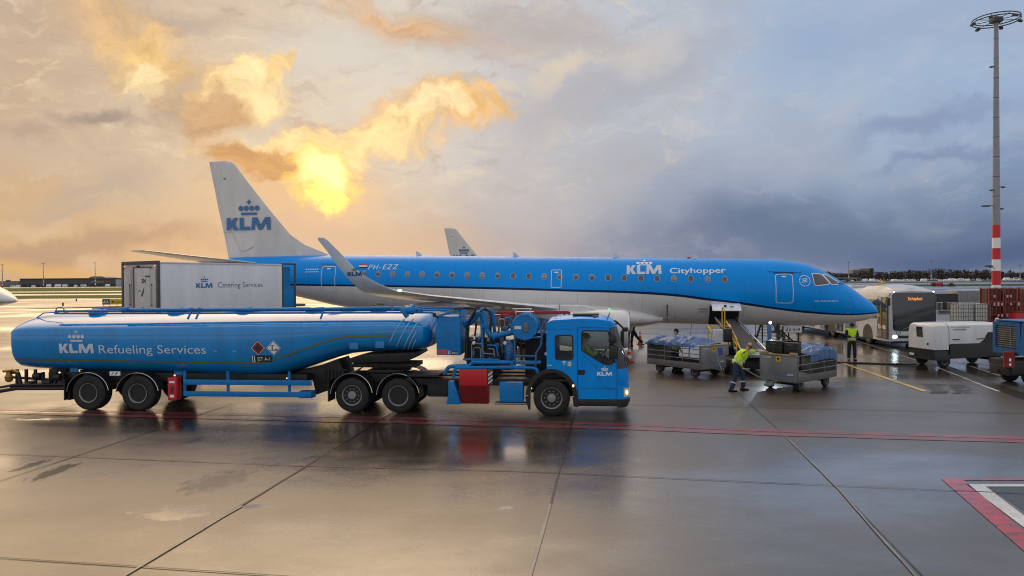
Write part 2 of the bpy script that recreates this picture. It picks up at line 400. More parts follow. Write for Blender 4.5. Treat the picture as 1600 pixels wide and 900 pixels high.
def inset(poly, d):
    """shrink a convex-ish loop towards its inside by d"""
    n = len(poly); area = sum(poly[i][0] * poly[(i + 1) % n][1] - poly[(i + 1) % n][0] * poly[i][1] for i in range(n))
    sg = 1 if area > 0 else -1; out = []
    for i in range(n):
        p, a, b = Vector(poly[i]), Vector(poly[i - 1]), Vector(poly[(i + 1) % n])
        d1, d2 = (p - a), (b - p)
        d1 = d1.normalized() if d1.length > 1e-6 else d2.normalized(); d2 = d2.normalized() if d2.length > 1e-6 else d1
        n1, n2 = Vector((-d1.y, d1.x)) * sg, Vector((-d2.y, d2.x)) * sg
        m = (n1 + n2).normalized(); out.append(tuple(p + m * (d / max(.4, m.dot(n1)))))
    return out

# flat artwork (u,v) that is then laid on a surface by a function f(u,v,lift)
def strips(polys, f, step, lift=.006, name='lettering', m='wtext', parent=None, umax=None, thick=None):
    b = bmesh.new()
    for loops in polys:
        flat = [p for l in loops for p in l]; vs = [b.verts.new((p[0], p[1], 0)) for p in flat]
        for tri in tessellate_polygon([[Vector((p[0], p[1], 0)) for p in l] for l in loops]):
            try: b.faces.new([vs[i] for i in tri])
            except ValueError: pass
    if step:
        lo_ = min(v.co.y for v in b.verts); hi_ = max(v.co.y for v in b.verts); z = lo_ + step
        while z < hi_:
            bmesh.ops.bisect_plane(b, geom=b.verts[:] + b.edges[:] + b.faces[:], plane_co=(0, z, 0), plane_no=(0, 1, 0)); z += step
    if umax:
        lo_ = min(v.co.x for v in b.verts); hi_ = max(v.co.x for v in b.verts); x = lo_ + umax
        while x < hi_:
            bmesh.ops.bisect_plane(b, geom=b.verts[:] + b.edges[:] + b.faces[:], plane_co=(x, 0, 0), plane_no=(1, 0, 0)); x += umax
    for v in b.verts: v.co = Vector(f(v.co.x, v.co.y, lift))
    return put(name, b, m, parent, ang=0)
def text_polys(s, x, z, width=None, height=None, shear=0.0, space=1.0, squeeze=1.0, bold=0.0):
    cu = bpy.data.curves.new('t', 'FONT'); cu.body = s; cu.size = 1.0; cu.shear = shear; cu.space_character = space; cu.resolution_u = 3; cu.offset = bold
    o = bpy.data.objects.new('t', cu); COL.objects.link(o)
    me = bpy.data.meshes.new_from_object(o.evaluated_get(bpy.context.evaluated_depsgraph_get()))
    bpy.data.objects.remove(o); bpy.data.curves.remove(cu)
    xs = [v.co.x for v in me.vertices]; x0, x1 = min(xs), max(xs)
    cap = .73                                            # height of a capital at size 1
    if width and height: kx, ky = width / (x1 - x0), height / cap
    elif height: ky = height / cap; kx = ky * squeeze
    else: kx = width / (x1 - x0); ky = kx / squeeze
    out = []
    for p in me.polygons:
        out.append([[(x + (me.vertices[i].co.x - x0) * kx, z + me.vertices[i].co.y * ky) for i in p.vertices]])
    bpy.data.meshes.remove(me); return out
def circle(cx, cz, r, n=16, ax=1.0): return [(cx + r * ax * math.cos(2 * math.pi * i / n), cz + r * math.sin(2 * math.pi * i / n)) for i in range(n)]
def emblem(x, z, w, letters=True, crown=True, slant=0.0):
    """the airline's three bold letters with the crown above; w is the letters' width"""
    P_ = []
    if letters:
        P_ += [[[(0, 0), (.09, 0), (.09, .10), (.105, .10), (.165, 0), (.275, 0), (.178, .142), (.265, .26), (.162, .26), (.105, .17), (.09, .17), (.09, .26), (0, .26)]],
               [[(.295, 0), (.535, 0), (.535, .07), (.388, .07), (.388, .26), (.295, .26)]],
               [[(.56, 0), (.64, 0), (.655, .15), (.728, 0), (.808, 0), (.905, .15), (.912, 0), (1, 0), (.985, .26), (.872, .26), (.775, .105), (.70, .26), (.58, .26)]]]
    if crown:
        P_ += [[[(.33, .315), (.69, .315), (.69, .365), (.33, .365)]]]
        P_ += [[circle(c, .455, .055)] for c in (.325, .447, .569, .691)]
        P_ += [[[(.494, .535), (.522, .535), (.522, .635), (.494, .635)]], [[(.458, .57), (.494, .57), (.494, .6), (.458, .6)]], [[(.522, .57), (.558, .57), (.558, .6), (.522, .6)]]]
    return [[[(x + (u + v * slant) * w, z + v * w) for u, v in l] for l in pl] for pl in P_]
def outline(loop, w):
    return [[loop, list(reversed(inset(loop, w)))]]
def flat_y(y):  # artwork on a vertical face looking towards -y
    return lambda u, v, l: (u, y - l, v)
def copy_tree(o, parent=None):
    c = o.copy(); COL.objects.link(c)
    if parent is not None: c.parent = parent
    for ch in list(o.children): copy_tree(ch, c)
    return c
def wheel(parent, x, y, z, r, w, rimr=.52, name='wheel', side=-1, hub='steel', dual=False, lugs=10, bright=False):
    """tyre with tread shoulders, dished rim and hub; side=-1 shows its face to -y"""
    b = BM(); h = w / 2; s = side
    b.lathe([(r * rimr, -h * .8), (r * .62, -h), (r * .88, -h * 1.0), (r * .975, -h * .82), (r, -h * .55), (r, -h * .12), (r * .985, -h * .1), (r * .985, h * .1), (r, h * .12), (r, h * .55), (r * .975, h * .82), (r * .88, h), (r * .62, h), (r * rimr, h * .8)], axis='y', seg=32)
    t = put(name, b, 'rubber', parent, loc=(x, y, z))
    b = BM(); e = s * h
    dish = -.1 if dual else (.75 if bright else .30)
    b.lathe([(r * rimr * 1.05, e * .8), (r * rimr * 1.05, e * 1.03), (r * rimr * .97, e * 1.0), (r * rimr * .90, e * .75), (r * rimr * .88, e * (dish - .1))], axis='y', seg=28, cap=False)
    for k in range(lugs):
        a = 2 * math.pi * k / lugs; q = r * rimr * .66
        b.cyl((q * math.cos(a), e * (dish - .1), q * math.sin(a)), (q * math.cos(a), e * (dish + .12), q * math.sin(a)), r * .035, 6)
    put('rim', b, hub, t)
    b = BM(); b.lathe([(r * rimr * .93, e * (dish - .12)), (r * rimr * .62, e * (dish - .2)), (r * .27, e * (dish - .05)), (r * .22, e * (dish + .3)), (r * .02, e * (dish + .34))], axis='y', seg=24)
    put('hub', b, 'hub' if not bright else 'steel', t)
    return t

# ------------------------------------------------------------------ ground
def struct(name, b, m, ang=0):
    raw = b.b if hasattr(b, 'b') else b
    for f in raw.faces:
        f.normal_update()
        if f.normal.z < 0: f.normal_flip()
    o = put(name, b, m, None, ang); o['kind'] = 'structure'; return o
def wet(name, c_dry, c_dark, rmin=.11, rmax=.38, puddle=.5, big=.05, fine_s=1.0, stains_and_reflections=(), pools=(), gloss=.62, wear=0.0):
    m = bpy.data.materials.new(name); m.use_nodes = True; t = m.node_tree; b = t.nodes['Principled BSDF']; n_, l_ = t.nodes.new, t.links.new
    tc = n_('ShaderNodeTexCoord')
    def nz(scale, det, ro, sc=(1, 1, 1), rot=0.0, off=(0, 0, 0)):
        mp = n_('ShaderNodeMapping'); mp.inputs['Scale'].default_value = sc; mp.inputs['Rotation'].default_value = (0, 0, R(rot)); mp.inputs['Location'].default_value = off
        l_(tc.outputs['Object'], mp.inputs[0]); n = n_('ShaderNodeTexNoise'); n.inputs['Scale'].default_value = scale; n.inputs['Detail'].default_value = det; n.inputs['Roughness'].default_value = ro
        l_(mp.outputs[0], n.inputs['Vector']); return n.outputs[0]
    def mr(v, a, b_, c, d, sm=True):
        q = n_('ShaderNodeMapRange'); q.interpolation_type = 'SMOOTHSTEP' if sm else 'LINEAR'
        for i, x in zip((1, 2, 3, 4), (a, b_, c, d)): q.inputs[i].default_value = x
        l_(v, q.inputs[0]); return q.outputs[0]
    def mth(op, a, b_):
        q = n_('ShaderNodeMath'); q.operation = op
        for i, x in enumerate((a, b_)):
            if isinstance(x, float): q.inputs[i].default_value = x
            else: l_(x, q.inputs[i])
        return q.outputs[0]
    def mx_(f, a, b_):
        q = n_('ShaderNodeMix'); q.data_type = 'RGBA'
        for s_, x in ((q.inputs[0], f), (q.inputs[6], a), (q.inputs[7], b_)):
            if isinstance(x, (tuple, float)): s_.default_value = x
            else: l_(x, s_)
        return q.outputs[2]
    big_n = nz(big, 6, .58, (1, 1.7, 1), -10)
    med = nz(.35, 8, .62, (1, 1.4, 1), -10, (4, 9, 0))
    fin = nz(7.0 * fine_s, 8, .72, off=(2, 1, 0))
    grit = nz(60.0, 3, .6)
    c = mx_(mr(med, .35, .68, 0, 1), c_dry, c_dark)
    c = mx_(mr(fin, .52, .75, 0, .55), c, tuple(x * .45 for x in c_dark[:3]) + (1,))
    c = mx_(mr(nz(22.0, 4, .65, off=(5, 5, 0)), .50, .70, 0, .5), c, tuple(x * .5 for x in c_dark[:3]) + (1,))
    c = mx_(mr(grit, .58, .70, 0, .6), c, tuple(x * 2.2 for x in c_dry[:3]) + (1,))
    # oily rubber streaks with a shape of their own
    streak = mth('MULTIPLY', mr(nz(.9, 6, .7, (.35, 2.6, 1), -25, (7, 3, 0)), .60, .74, 0, 1), mr(nz(.13, 2, .5, off=(1, 8, 0)), .5, .62, 0, 1))
    c = mx_(mth('MULTIPLY', streak, .65), c, (.02, .019, .02, 1))
    if wear: c = mx_(mth('MULTIPLY', mr(nz(2.6, 8, .75, (.6, 2.2, 1), -10, (1, 2, 0)), .5 - wear * .12, .62 - wear * .1, 0, 1), .9), c, (.07, .05, .042, 1))
    dull = None
    for (sx, sy, rx, ry, ro, al) in stains_and_reflections:      # oil and rubber marks, and the tanker's dark reflection painted in
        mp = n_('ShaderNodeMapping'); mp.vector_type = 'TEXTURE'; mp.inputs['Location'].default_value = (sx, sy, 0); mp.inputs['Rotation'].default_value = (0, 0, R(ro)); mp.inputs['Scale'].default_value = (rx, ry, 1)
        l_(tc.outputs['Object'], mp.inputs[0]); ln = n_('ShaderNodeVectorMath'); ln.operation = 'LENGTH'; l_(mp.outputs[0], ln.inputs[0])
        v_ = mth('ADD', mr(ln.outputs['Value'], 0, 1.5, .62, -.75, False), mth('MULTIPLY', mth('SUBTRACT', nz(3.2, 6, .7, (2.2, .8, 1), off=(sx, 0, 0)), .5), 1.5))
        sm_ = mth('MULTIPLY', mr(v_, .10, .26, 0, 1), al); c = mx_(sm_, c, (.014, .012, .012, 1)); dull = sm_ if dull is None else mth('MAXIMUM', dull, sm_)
    l_(c, b.inputs['Base Color'])
    w1 = mr(big_n, puddle - .10, puddle + .10, 0, 1)
    w2 = mr(fin, .35, .7, .85, 1.15)
    w = mth('MULTIPLY', w1, w2)
    for (sx, sy, rx, ry) in pools:               # shallow standing water
        mp = n_('ShaderNodeMapping'); mp.vector_type = 'TEXTURE'; mp.inputs['Location'].default_value = (sx, sy, 0); mp.inputs['Scale'].default_value = (rx, ry, 1)
        l_(tc.outputs['Object'], mp.inputs[0]); ln = n_('ShaderNodeVectorMath'); ln.operation = 'LENGTH'; l_(mp.outputs[0], ln.inputs[0])
        v_ = mth('ADD', mr(ln.outputs['Value'], 0, 1.6, .65, -.6, False), mth('MULTIPLY', mth('SUBTRACT', nz(1.6, 7, .7, (1, 2.0, 1), off=(sx, 3, 0)), .5), 1.4))
        w = mth('MAXIMUM', w, mr(v_, .22, .55, 0, 1))
    rg = mr(w, 0, 1, rmax, rmin, False)
    rg2 = mth('ADD', rg, mr(med, .3, .7, -.05, .06))
    l_(rg2, b.inputs['Roughness'])
    b.inputs['Specular IOR Level'].default_value = gloss
    cw = mr(w, 0, 1, .35 * gloss, gloss)
    if dull is not None:                         # rubber, oil and the painted-in reflection lose their sheen
        k_ = mr(dull, 0, 1, 1, .12, False); cw = mth('MULTIPLY', cw, k_); l_(mth('MULTIPLY', k_, gloss), b.inputs['Specular IOR Level'])
    l_(cw, b.inputs['Coat Weight']); b.inputs['Coat IOR'].default_value = 1.5
    l_(mth('ADD', mr(w, 0, 1, .28, .09), mr(fin, .3, .7, 0, .05)), b.inputs['Coat Roughness'])
    bp = n_('ShaderNodeBump'); bp.inputs['Strength'].default_value = .5; bp.inputs['Distance'].default_value = .005
    l_(mth('ADD', fin, mth('MULTIPLY', grit, .4)), bp.inputs['Height']); l_(bp.outputs[0], b.inputs['Normal'])
    return m
M['apron'] = wet('wet_concrete', (.056, .037, .024, 1), (.024, .016, .011, 1), puddle=.54, gloss=1.0, pools=((-5.5, 12.0, 1.5, .9), (-4.4, 12.3, .8, .5), (-.1, 12.1, .45, .3), (14.9, 29.5, 1.2, .5), (11.9, 25.6, 1.6, .3), (-13, 20.4, 2.2, .5)), stains_and_reflections=((-9.98, 15.2, .30, 1.0, -8, .97), (-9.15, 14.7, .42, 1.5, -4, .97), (-7.6, 17.5, .3, 1.2, -20, .5), (-5.6, 13.9, .9, 1.6, -25, .5), (-6.5, 18.9, 4.6, 1.0, -10, .8), (-12, 19.6, 2.2, .6, -10, .75), (-1.5, 18.2, 3.0, .8, -10, .55), (1.5, 17.9, 3.0, .7, -10, .45), (6.5, 23.3, .8, .4, 0, .5), (3.4, 33.2, .7, .5, 0, .7), (14.6, 31.3, 1.4, .4, -10, .8), (15.5, 28.2, 1.2, .3, -10, .7), (8, 21.8, 2.4, .8, 0, .3)))  # long dark spots below the tanker truck paint its dark reflection into the colour
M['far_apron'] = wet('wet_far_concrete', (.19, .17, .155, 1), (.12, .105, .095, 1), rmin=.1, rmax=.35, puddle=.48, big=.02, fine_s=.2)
M['grass'] = mat('winter_grass', (.11, .125, .03), 1.0, spec=.08, var=.5, scale=.05, dirt=.5, dirt_col=(.10, .09, .035, 1))
M['redline'] = wet('wet_red_paint', (.38, .04, .05, 1), (.12, .03, .028, 1), rmin=.12, rmax=.35, puddle=.55, gloss=.55, wear=.6)
M['whiteline'] = wet('wet_white_paint', (.72, .72, .68, 1), (.45, .44, .41, 1), rmin=.1, rmax=.4)
M['yellowline'] = wet('wet_yellow_paint', (.60, .42, .10, 1), (.30, .22, .07, 1), rmin=.25, rmax=.5, puddle=.6, gloss=.4)
M['joint'] = mat('tar_joint', (.010, .009, .009), .35, var=.3, scale=3)
M['jointl'] = mat('filled_joint', (.22, .20, .18), .3, var=.3, scale=3)
M['drain'] = mat('drain_channel_iron', (.018, .017, .017), .35, var=.4, scale=6)

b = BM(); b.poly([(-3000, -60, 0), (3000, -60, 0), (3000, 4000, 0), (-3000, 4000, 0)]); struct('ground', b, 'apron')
def sheet(name, pts, z, m):
    b = BM(); b.poly([(x, y, z) for x, y in pts]); return struct(name, b, m)
def band(name, pts, w, z, m, wob=0.0):
    """a painted or poured line of width w along points"""
    b = BM(); rr = random.Random(len(name)); P = [Vector((x, y, 0)) for x, y in pts]; L_, R_ = [], []
    Q = []
    for a, c in zip(P, P[1:]):
        n = max(1, int((c - a).length / .6)) if wob else 1
        Q += [a.lerp(c, i / n) for i in range(n)]
    Q.append(P[-1])
    for i, p in enumerate(Q):
        d = (Q[min(i + 1, len(Q) - 1)] - Q[max(i - 1, 0)]).normalized(); nrm = Vector((-d.y, d.x, 0))
        h = w / 2 * (1 + rr.uniform(-wob, wob)); h2 = w / 2 * (1 + rr.uniform(-wob, wob))
        L_.append(p + nrm * h); R_.append(p - nrm * h2)
    vl = [b.b.verts.new((p.x, p.y, z)) for p in L_]; vr = [b.b.verts.new((p.x, p.y, z)) for p in R_]
    for i in range(len(Q) - 1): b.b.faces.new([vr[i], vr[i + 1], vl[i + 1], vl[i]])
    return struct(name, b, m)
# red double boundary line, fading outer stripes and a worn middle
band('red_line', [(-60, 29.6), (-15.45, 22.05), (-3.55, 20.28), (2.97, 19.10), (6.70, 18.10), (11.95, 17.15), (40, 12)], .34, .008, 'redline', .07)
band('red_line', [(-60, 28.7), (-15.05, 21.45), (-3.45, 19.62), (2.88, 18.55), (6.52, 17.68), (11.65, 16.78), (40, 11.4)], .30, .008, 'redline', .10)
M['redworn'] = wet('worn_red_paint', (.22, .05, .05, 1), (.10, .05, .045, 1), rmin=.1, rmax=.35, puddle=.5, wear=1.0)
band('red_line', [(-60, 29.15), (-15.25, 21.75), (-3.5, 19.95), (2.92, 18.82), (6.6, 17.89), (11.8, 16.96), (40, 11.7)], .52, .004, 'redworn', .03)
# slab joints
jx = [((-3.2, 23.0), (-3.49, 20.73), (-4.29, 14.4), (-4.66, 11.69), (-5.6, 5.0)), ((2.6, 27), (1.69, 20.34), (.57, 11.9), (.22, 9.42), (-.3, 5)),
      ((8.4, 31), (7.24, 22.85), (6.51, 17.65), (5.78, 13.05), (4.6, 6)), ((-8.7, 22.8), (-9.05, 19.19), (-9.9, 13.2), (-11, 5)), ((-13.3, 24), (-14.3, 19.4), (-16, 8))]
for i, q in enumerate(jx):
    band('slab_joint', q, (.042, .038, .016, .03, .03)[i], .012, 'joint', .35)
band('slab_joint', [(-4.55, 12.3), (-4.66, 11.69), (-5.6, 5.0)], .05, .014, 'jointl', .5)
band('slab_joint', [(.62, 12.3), (.22, 9.42), (-.3, 5)], .045, .014, 'jointl', .5)
band('slab_joint', [(6.55, 17.9), (5.78, 13.05), (5.0, 9)], .03, .014, 'jointl', .5)
for q in ([(-25, 18.6), (-11.32, 16.21), (-4.49, 15.0), (-.02, 14.45), (4.8, 13.49), (8.84, 12.71), (20, 10.6)], [(-20, 12.4), (-7.04, 10.05), (-3.18, 9.39), (6, 7.8), (14, 6.3)],
          [(-30, 27.2), (-9.3, 24), (2.2, 22.3), (8, 21.3), (20, 19.2)], [(-10, 30.5), (8.4, 27.3), (24, 24.2)], [(0, 36), (9.5, 34.6), (30, 31)]):
    band('slab_joint', q, .028, .012, 'joint', .4)
# red and white corner marking
tri_r = [[(7.99, 13.72), (14, 13.6), (14, 13.46), (8.33, 13.57)], [(7.99, 13.72), (8.33, 13.57), (7.22, 9.75), (6.97, 10.0)]]
b = BM()
for q in tri_r: b.poly([(x, y, .008) for x, y in q])
struct('red_corner_marking', b, wet('fresh_red_paint', (.48, .03, .05, 1), (.30, .02, .03, 1), rmin=.2, rmax=.4, gloss=.4, wear=.15))
b = BM()
for q in ([(8.22, 13.32), (14, 13.22), (14, 13.04), (8.47, 13.16)], [(8.22, 13.32), (8.47, 13.16), (7.46, 9.45), (7.3, 9.6)]): b.poly([(x, y, .008) for x, y in q])
struct('white_corner_marking', b, 'whiteline')
sheet('marking_infill', [(8.5, 13.12), (14, 13.04), (14, 6), (6.9, 6)], .004, mat('dark_asphalt_infill', (.03, .029, .03), .3, var=.3, scale=2))
# yellow guide line, road edge lines and the long drain channel at the right
band('yellow_line', [(17.2, 50), (14.64, 32.51), (14.2, 29), (13.66, 24.3)], .20, .008, 'yellowline', .12)
sheet('service_road', [(24.2, 70), (22.4, 51), (21.2, 44.5), (18.3, 31.0), (16.3, 23.4), (15.4, 20), (40, 14), (70, 14), (75, 66)], .004, wet('wet_road_asphalt', (.075, .068, .062, 1), (.045, .041, .04, 1), rmin=.1, rmax=.4, puddle=.52))
band('drain_channel', [(24.0, 66), (22.55, 52), (21.25, 44.5), (18.2, 31.0), (16.35, 24.2), (15.2, 19.2)], .55, .010, 'drain', .05)
band('white_line', [(23.6, 66), (22.1, 52), (20.85, 44.6), (17.85, 31), (16.0, 24.2)], .10, .008, 'whiteline', .4)
for q in ([(19.6, 32), (18.5, 27.6)], [(19.9, 33.2), (20.3, 31.4)], [(26, 47), (33, 46)]): band('white_line', q, .14, .012, 'whiteline', .2)
for y in (52, 60, 68): band('white_line', [(25, y), (48, y - 6)], .22, .012, 'whiteline', .2)
# patched inspection cover with uneven wet stripes
b = BM(); rr = random.Random(3)
for i in range(9):
    v = 23.85 + i * .24
    x = 13.6 + (v - 23.9) * .33 + rr.uniform(-.1, .2)
    while x < 14.9 + (v - 23.9) * .2:
        l = rr.uniform(.25, .8); b.poly([(x, v, .012), (x + l, v + rr.uniform(-.03, .03), .012), (x + l, v + .07, .012), (x, v + .06 + rr.uniform(0, .05), .012)]); x += l + rr.uniform(.05, .25)
struct('patched_cover', b, 'joint')
# distant strips: grass, taxiways
def far_strip(name, y0, y1, x0, x1, m, z, sk=0.0): sheet(name, [(x0, y0 - x0 * sk), (x1, y0 - x1 * sk), (x1, y1 - x1 * sk), (x0, y1 - x0 * sk)], z, m)
far_strip('taxiway', 190, 1600, -1500, 1500, 'far_apron', .02)
far_strip('grass', 190, 242, -900, -60, 'grass', .05)
far_strip('grass', 276, 332, -900, -60, 'grass', .05)
far_strip('grass', 378, 720, -900, -60, 'grass', .05)
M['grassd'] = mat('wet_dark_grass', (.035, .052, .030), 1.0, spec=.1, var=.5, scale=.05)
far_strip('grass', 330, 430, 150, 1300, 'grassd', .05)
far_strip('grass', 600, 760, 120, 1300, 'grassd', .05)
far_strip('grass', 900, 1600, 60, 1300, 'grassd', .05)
sheet('grass', [(-75, 112), (-60, 115), (-50, 113), (-50, 128), (-63, 125)], .03, 'grass')

# ------------------------------------------------------------------ the regional jet (nose at x = 0, tail at -36, near side -y)
def interp(tab, x):
    if x <= tab[0][0]: return tab[0][1]
    for (a, va), (b, vb) in zip(tab, tab[1:]):
        if x <= b:
            t = (x - a) / (b - a); return va + (vb - va) * t
    return tab[-1][1]
def smooth(tab, x):
    """monotone cubic through the table"""
    n = len(tab)
    if x <= tab[0][0]: return tab[0][1]
    if x >= tab[-1][0]: return tab[-1][1]
    d = [(tab[i + 1][1] - tab[i][1]) / (tab[i + 1][0] - tab[i][0]) for i in range(n - 1)]
    m = [d[0]] + [0 if d[i - 1] * d[i] <= 0 else 2 * d[i - 1] * d[i] / (d[i - 1] + d[i]) for i in range(1, n - 1)] + [d[-1]]
    for i in range(n - 1):
        a, va = tab[i]; b, vb = tab[i + 1]
        if x <= b:
            h = b - a; t = (x - a) / h
            return va * (2 * t ** 3 - 3 * t ** 2 + 1) + h * m[i] * (t ** 3 - 2 * t ** 2 + t) + vb * (-2 * t ** 3 + 3 * t ** 2) + h * m[i + 1] * (t ** 3 - t ** 2)
TOP = [(-36.1, 4.86), (-34.2, 5.16), (-32.5, 5.22), (-27.6, 5.24), (-25, 5.20), (-18.6, 5.05), (-15.2, 4.98), (-12, 4.90), (-8.2, 4.81), (-5.4, 4.75), (-4.4, 4.69), (-3.6, 4.57), (-3.1, 4.42), (-2.6, 4.18), (-2.15, 3.92), (-1.65, 3.60), (-1.17, 3.26), (-.84, 3.0), (-.44, 2.70), (-.15, 2.43), (-.03, 2.25), (0, 2.12)]
BOT = [(-36.1, 4.62), (-35, 4.35), (-33.5, 3.95), (-32, 3.52), (-30.5, 3.06), (-29.5, 2.86), (-28, 2.52), (-26.3, 2.25), (-24.5, 2.08), (-21, 1.92), (-15, 1.70), (-10.7, 1.57), (-6.7, 1.49), (-4.9, 1.48), (-3.4, 1.46), (-1.9, 1.54), (-1.17, 1.63), (-.44, 1.79), (-.15, 1.92), (-.03, 2.02), (0, 2.10)]
HW = [(-36.1, .12), (-34.5, .42), (-32.5, .80), (-30, 1.16), (-27.5, 1.40), (-25, 1.49), (-22, 1.50), (-5, 1.50), (-4, 1.47), (-3.2, 1.38), (-2.4, 1.22), (-1.6, .98), (-1.0, .74), (-.5, .50), (-.2, .30), (-.05, .13), (0, .02)]
def zmid(x): return .5 * (smooth(TOP, x) + smooth(BOT, x))
def fus(x, z, l=0.0, side=-1):
    """point on the skin at station x and height z, lifted l outwards"""
    t, b, w = smooth(TOP, x), smooth(BOT, x), smooth(HW, x); c, h = (t + b) / 2, (t - b) / 2
    q = max(-.999, min(.999, (z - c) / h)); y = w * math.sqrt(1 - q * q)
    n = Vector((0, y / (w * w), (z - c) / (h * h))).normalized()
    return (x, side * (y + n.y * l), z + n.z * l)
STR_T = [(-36.2, 3.9), (-34, 3.76), (-28.8, 3.66), (-23.5, 3.56), (-17, 3.39), (-15.1, 3.32), (-11.9, 3.22), (-9.6, 3.06), (-8.1, 2.86), (-7.1, 2.74), (-5.9, 2.56), (-5.1, 2.43), (-3.2, 2.20), (-1.3, 2.08), (-.42, 2.12), (0, 2.14)]
STR_B = [(-36.2, 3.78), (-34, 3.66), (-28.8, 3.56), (-23.5, 3.46), (-17, 3.28), (-15.1, 3.21), (-11.9, 3.10), (-9.6, 2.94), (-8.1, 2.74), (-7.1, 2.63), (-5.9, 2.45), (-5.1, 2.33), (-3.2, 2.10), (-1.3, 2.01), (-.42, 2.05), (0, 2.08)]
def livery():
    m = bpy.data.materials.new('airliner_livery'); m.use_nodes = True; t = m.node_tree; b = t.nodes['Principled BSDF']; n_, l_ = t.nodes.new, t.links.new
    tc = n_('ShaderNodeTexCoord'); sp = n_('ShaderNodeSeparateXYZ'); l_(tc.outputs['Object'], sp.inputs[0])
    u = n_('ShaderNodeMapRange'); u.inputs[1].default_value = -36.2; u.inputs[2].default_value = 0; l_(sp.outputs[0], u.inputs[0])
    def edge(tab):
        f = n_('ShaderNodeFloatCurve'); c = f.mapping.curves[0]; f.mapping.use_clip = False
        pts = [((x + 36.2) / 36.2, z / 5.0) for x, z in tab]
        while len(c.points) < len(pts): c.points.new(.5, .5)
        for p, q in zip(c.points, pts): p.location = q; p.handle_type = 'AUTO_CLAMPED'
        f.mapping.update(); l_(u.outputs[0], f.inputs['Value'])
        k = n_('ShaderNodeMath'); k.operation = 'MULTIPLY'; k.inputs[1].default_value = 5.0; l_(f.outputs[0], k.inputs[0])
        d = n_('ShaderNodeMath'); d.operation = 'SUBTRACT'; l_(sp.outputs[2], d.inputs[0]); l_(k.outputs[0], d.inputs[1])
        s = n_('ShaderNodeMapRange'); s.inputs[1].default_value = -.006; s.inputs[2].default_value = .006; l_(d.outputs[0], s.inputs[0]); return s.outputs[0]
    def mix(f, a, c):
        q = n_('ShaderNodeMix'); q.data_type = 'RGBA'
        for s_, x in ((q.inputs[0], f), (q.inputs[6], a), (q.inputs[7], c)):
            if isinstance(x, tuple): s_.default_value = x
            else: l_(x, s_)
        return q.outputs[2]
    nz = n_('ShaderNodeTexNoise'); mp = n_('ShaderNodeMapping'); mp.inputs['Scale'].default_value = (1, 1, .25); l_(tc.outputs['Object'], mp.inputs[0]); l_(mp.outputs[0], nz.inputs['Vector'])
    nz.inputs['Scale'].default_value = 2.2; nz.inputs['Detail'].default_value = 8; nz.inputs['Roughness'].default_value = .7
    dirt = n_('ShaderNodeMapRange'); dirt.inputs[1].default_value = .5; dirt.inputs[2].default_value = .8; dirt.inputs[4].default_value = .35; l_(nz.outputs[0], dirt.inputs[0])
    belly = mix(dirt.outputs[0], (.68, .67, .66, 1), (.36, .34, .31, 1))
    # frame seams every half metre, faint
    w = n_('ShaderNodeMath'); w.operation = 'PINGPONG'; w.inputs[1].default_value = .8; l_(sp.outputs[0], w.inputs[0])
    sm = n_('ShaderNodeMapRange'); sm.inputs[1].default_value = 0; sm.inputs[2].default_value = .012; sm.inputs[3].default_value = .45; sm.inputs[4].default_value = 0; l_(w.outputs[0], sm.inputs[0])
    c = mix(edge(STR_B), belly, (.006, .02, .075, 1))
    blue = mix(dirt.outputs[0], (0, .275, .80, 1), (0, .19, .60, 1))
    c = mix(edge(STR_T), c, blue)
    c = mix(sm.outputs[0], c, (.02, .05, .10, 1))
    l_(c, b.inputs['Base Color'])
    r = n_('ShaderNodeMapRange'); r.inputs[1].default_value = .3; r.inputs[2].default_value = .7; r.inputs[3].default_value = .22; r.inputs[4].default_value = .34; l_(nz.outputs[0], r.inputs[0]); l_(r.outputs[0], b.inputs['Roughness'])
    b.inputs['Coat Weight'].default_value = 0; b.inputs['Specular IOR Level'].default_value = .18
    return m
M['livery'] = livery()
M['tailwhite'] = mat('tail_grey_white', (.62, .60, .57), .38, coat=.2, dirt=.10, scale=1.2, streak=True)
M['wingm'] = mat('wing_grey', (.66, .67, .69), .28, coat=.3, dirt=.25, scale=2)
M['engw'] = mat('nacelle_white', (.66, .66, .66), .35, coat=.2, dirt=.15, scale=2, streak=True)
M['winglass'] = mat('cabin_window_glass', (.10, .095, .10), .12, var=.3, scale=1.5)
M['cockglass'] = mat('cockpit_glass', (.05, .05, .06), .06, spec=.8, var=.3, scale=1.5)

M['winframe'] = mat('window_frame_grey', (.30, .42, .56), .4, var=.05)
M['blind'] = mat('window_blind', (.26, .24, .23), .5)
def airfoil(chord, thick, n=10):
    """closed loop of (x back from the leading edge, z), leading edge at 0"""
    xs = [(1 - math.cos(math.pi * i / n)) / 2 for i in range(n + 1)]
    def y(t): return 5 * thick * (.2969 * math.sqrt(t) - .126 * t - .3516 * t * t + .2843 * t ** 3 - .1036 * t ** 4)
    up = [(-t * chord, y(t) * chord) for t in xs]; lo = [(-t * chord, -y(t) * chord * .8) for t in reversed(xs[1:-1])]
    return up + lo
def wing_section(le, chord, thick, dirn=(0, 0, 1)):
    d = Vector(dirn).normalized()
    return [Vector(le) + Vector((x, 0, 0)) + d * z for x, z in airfoil(chord, thick)]

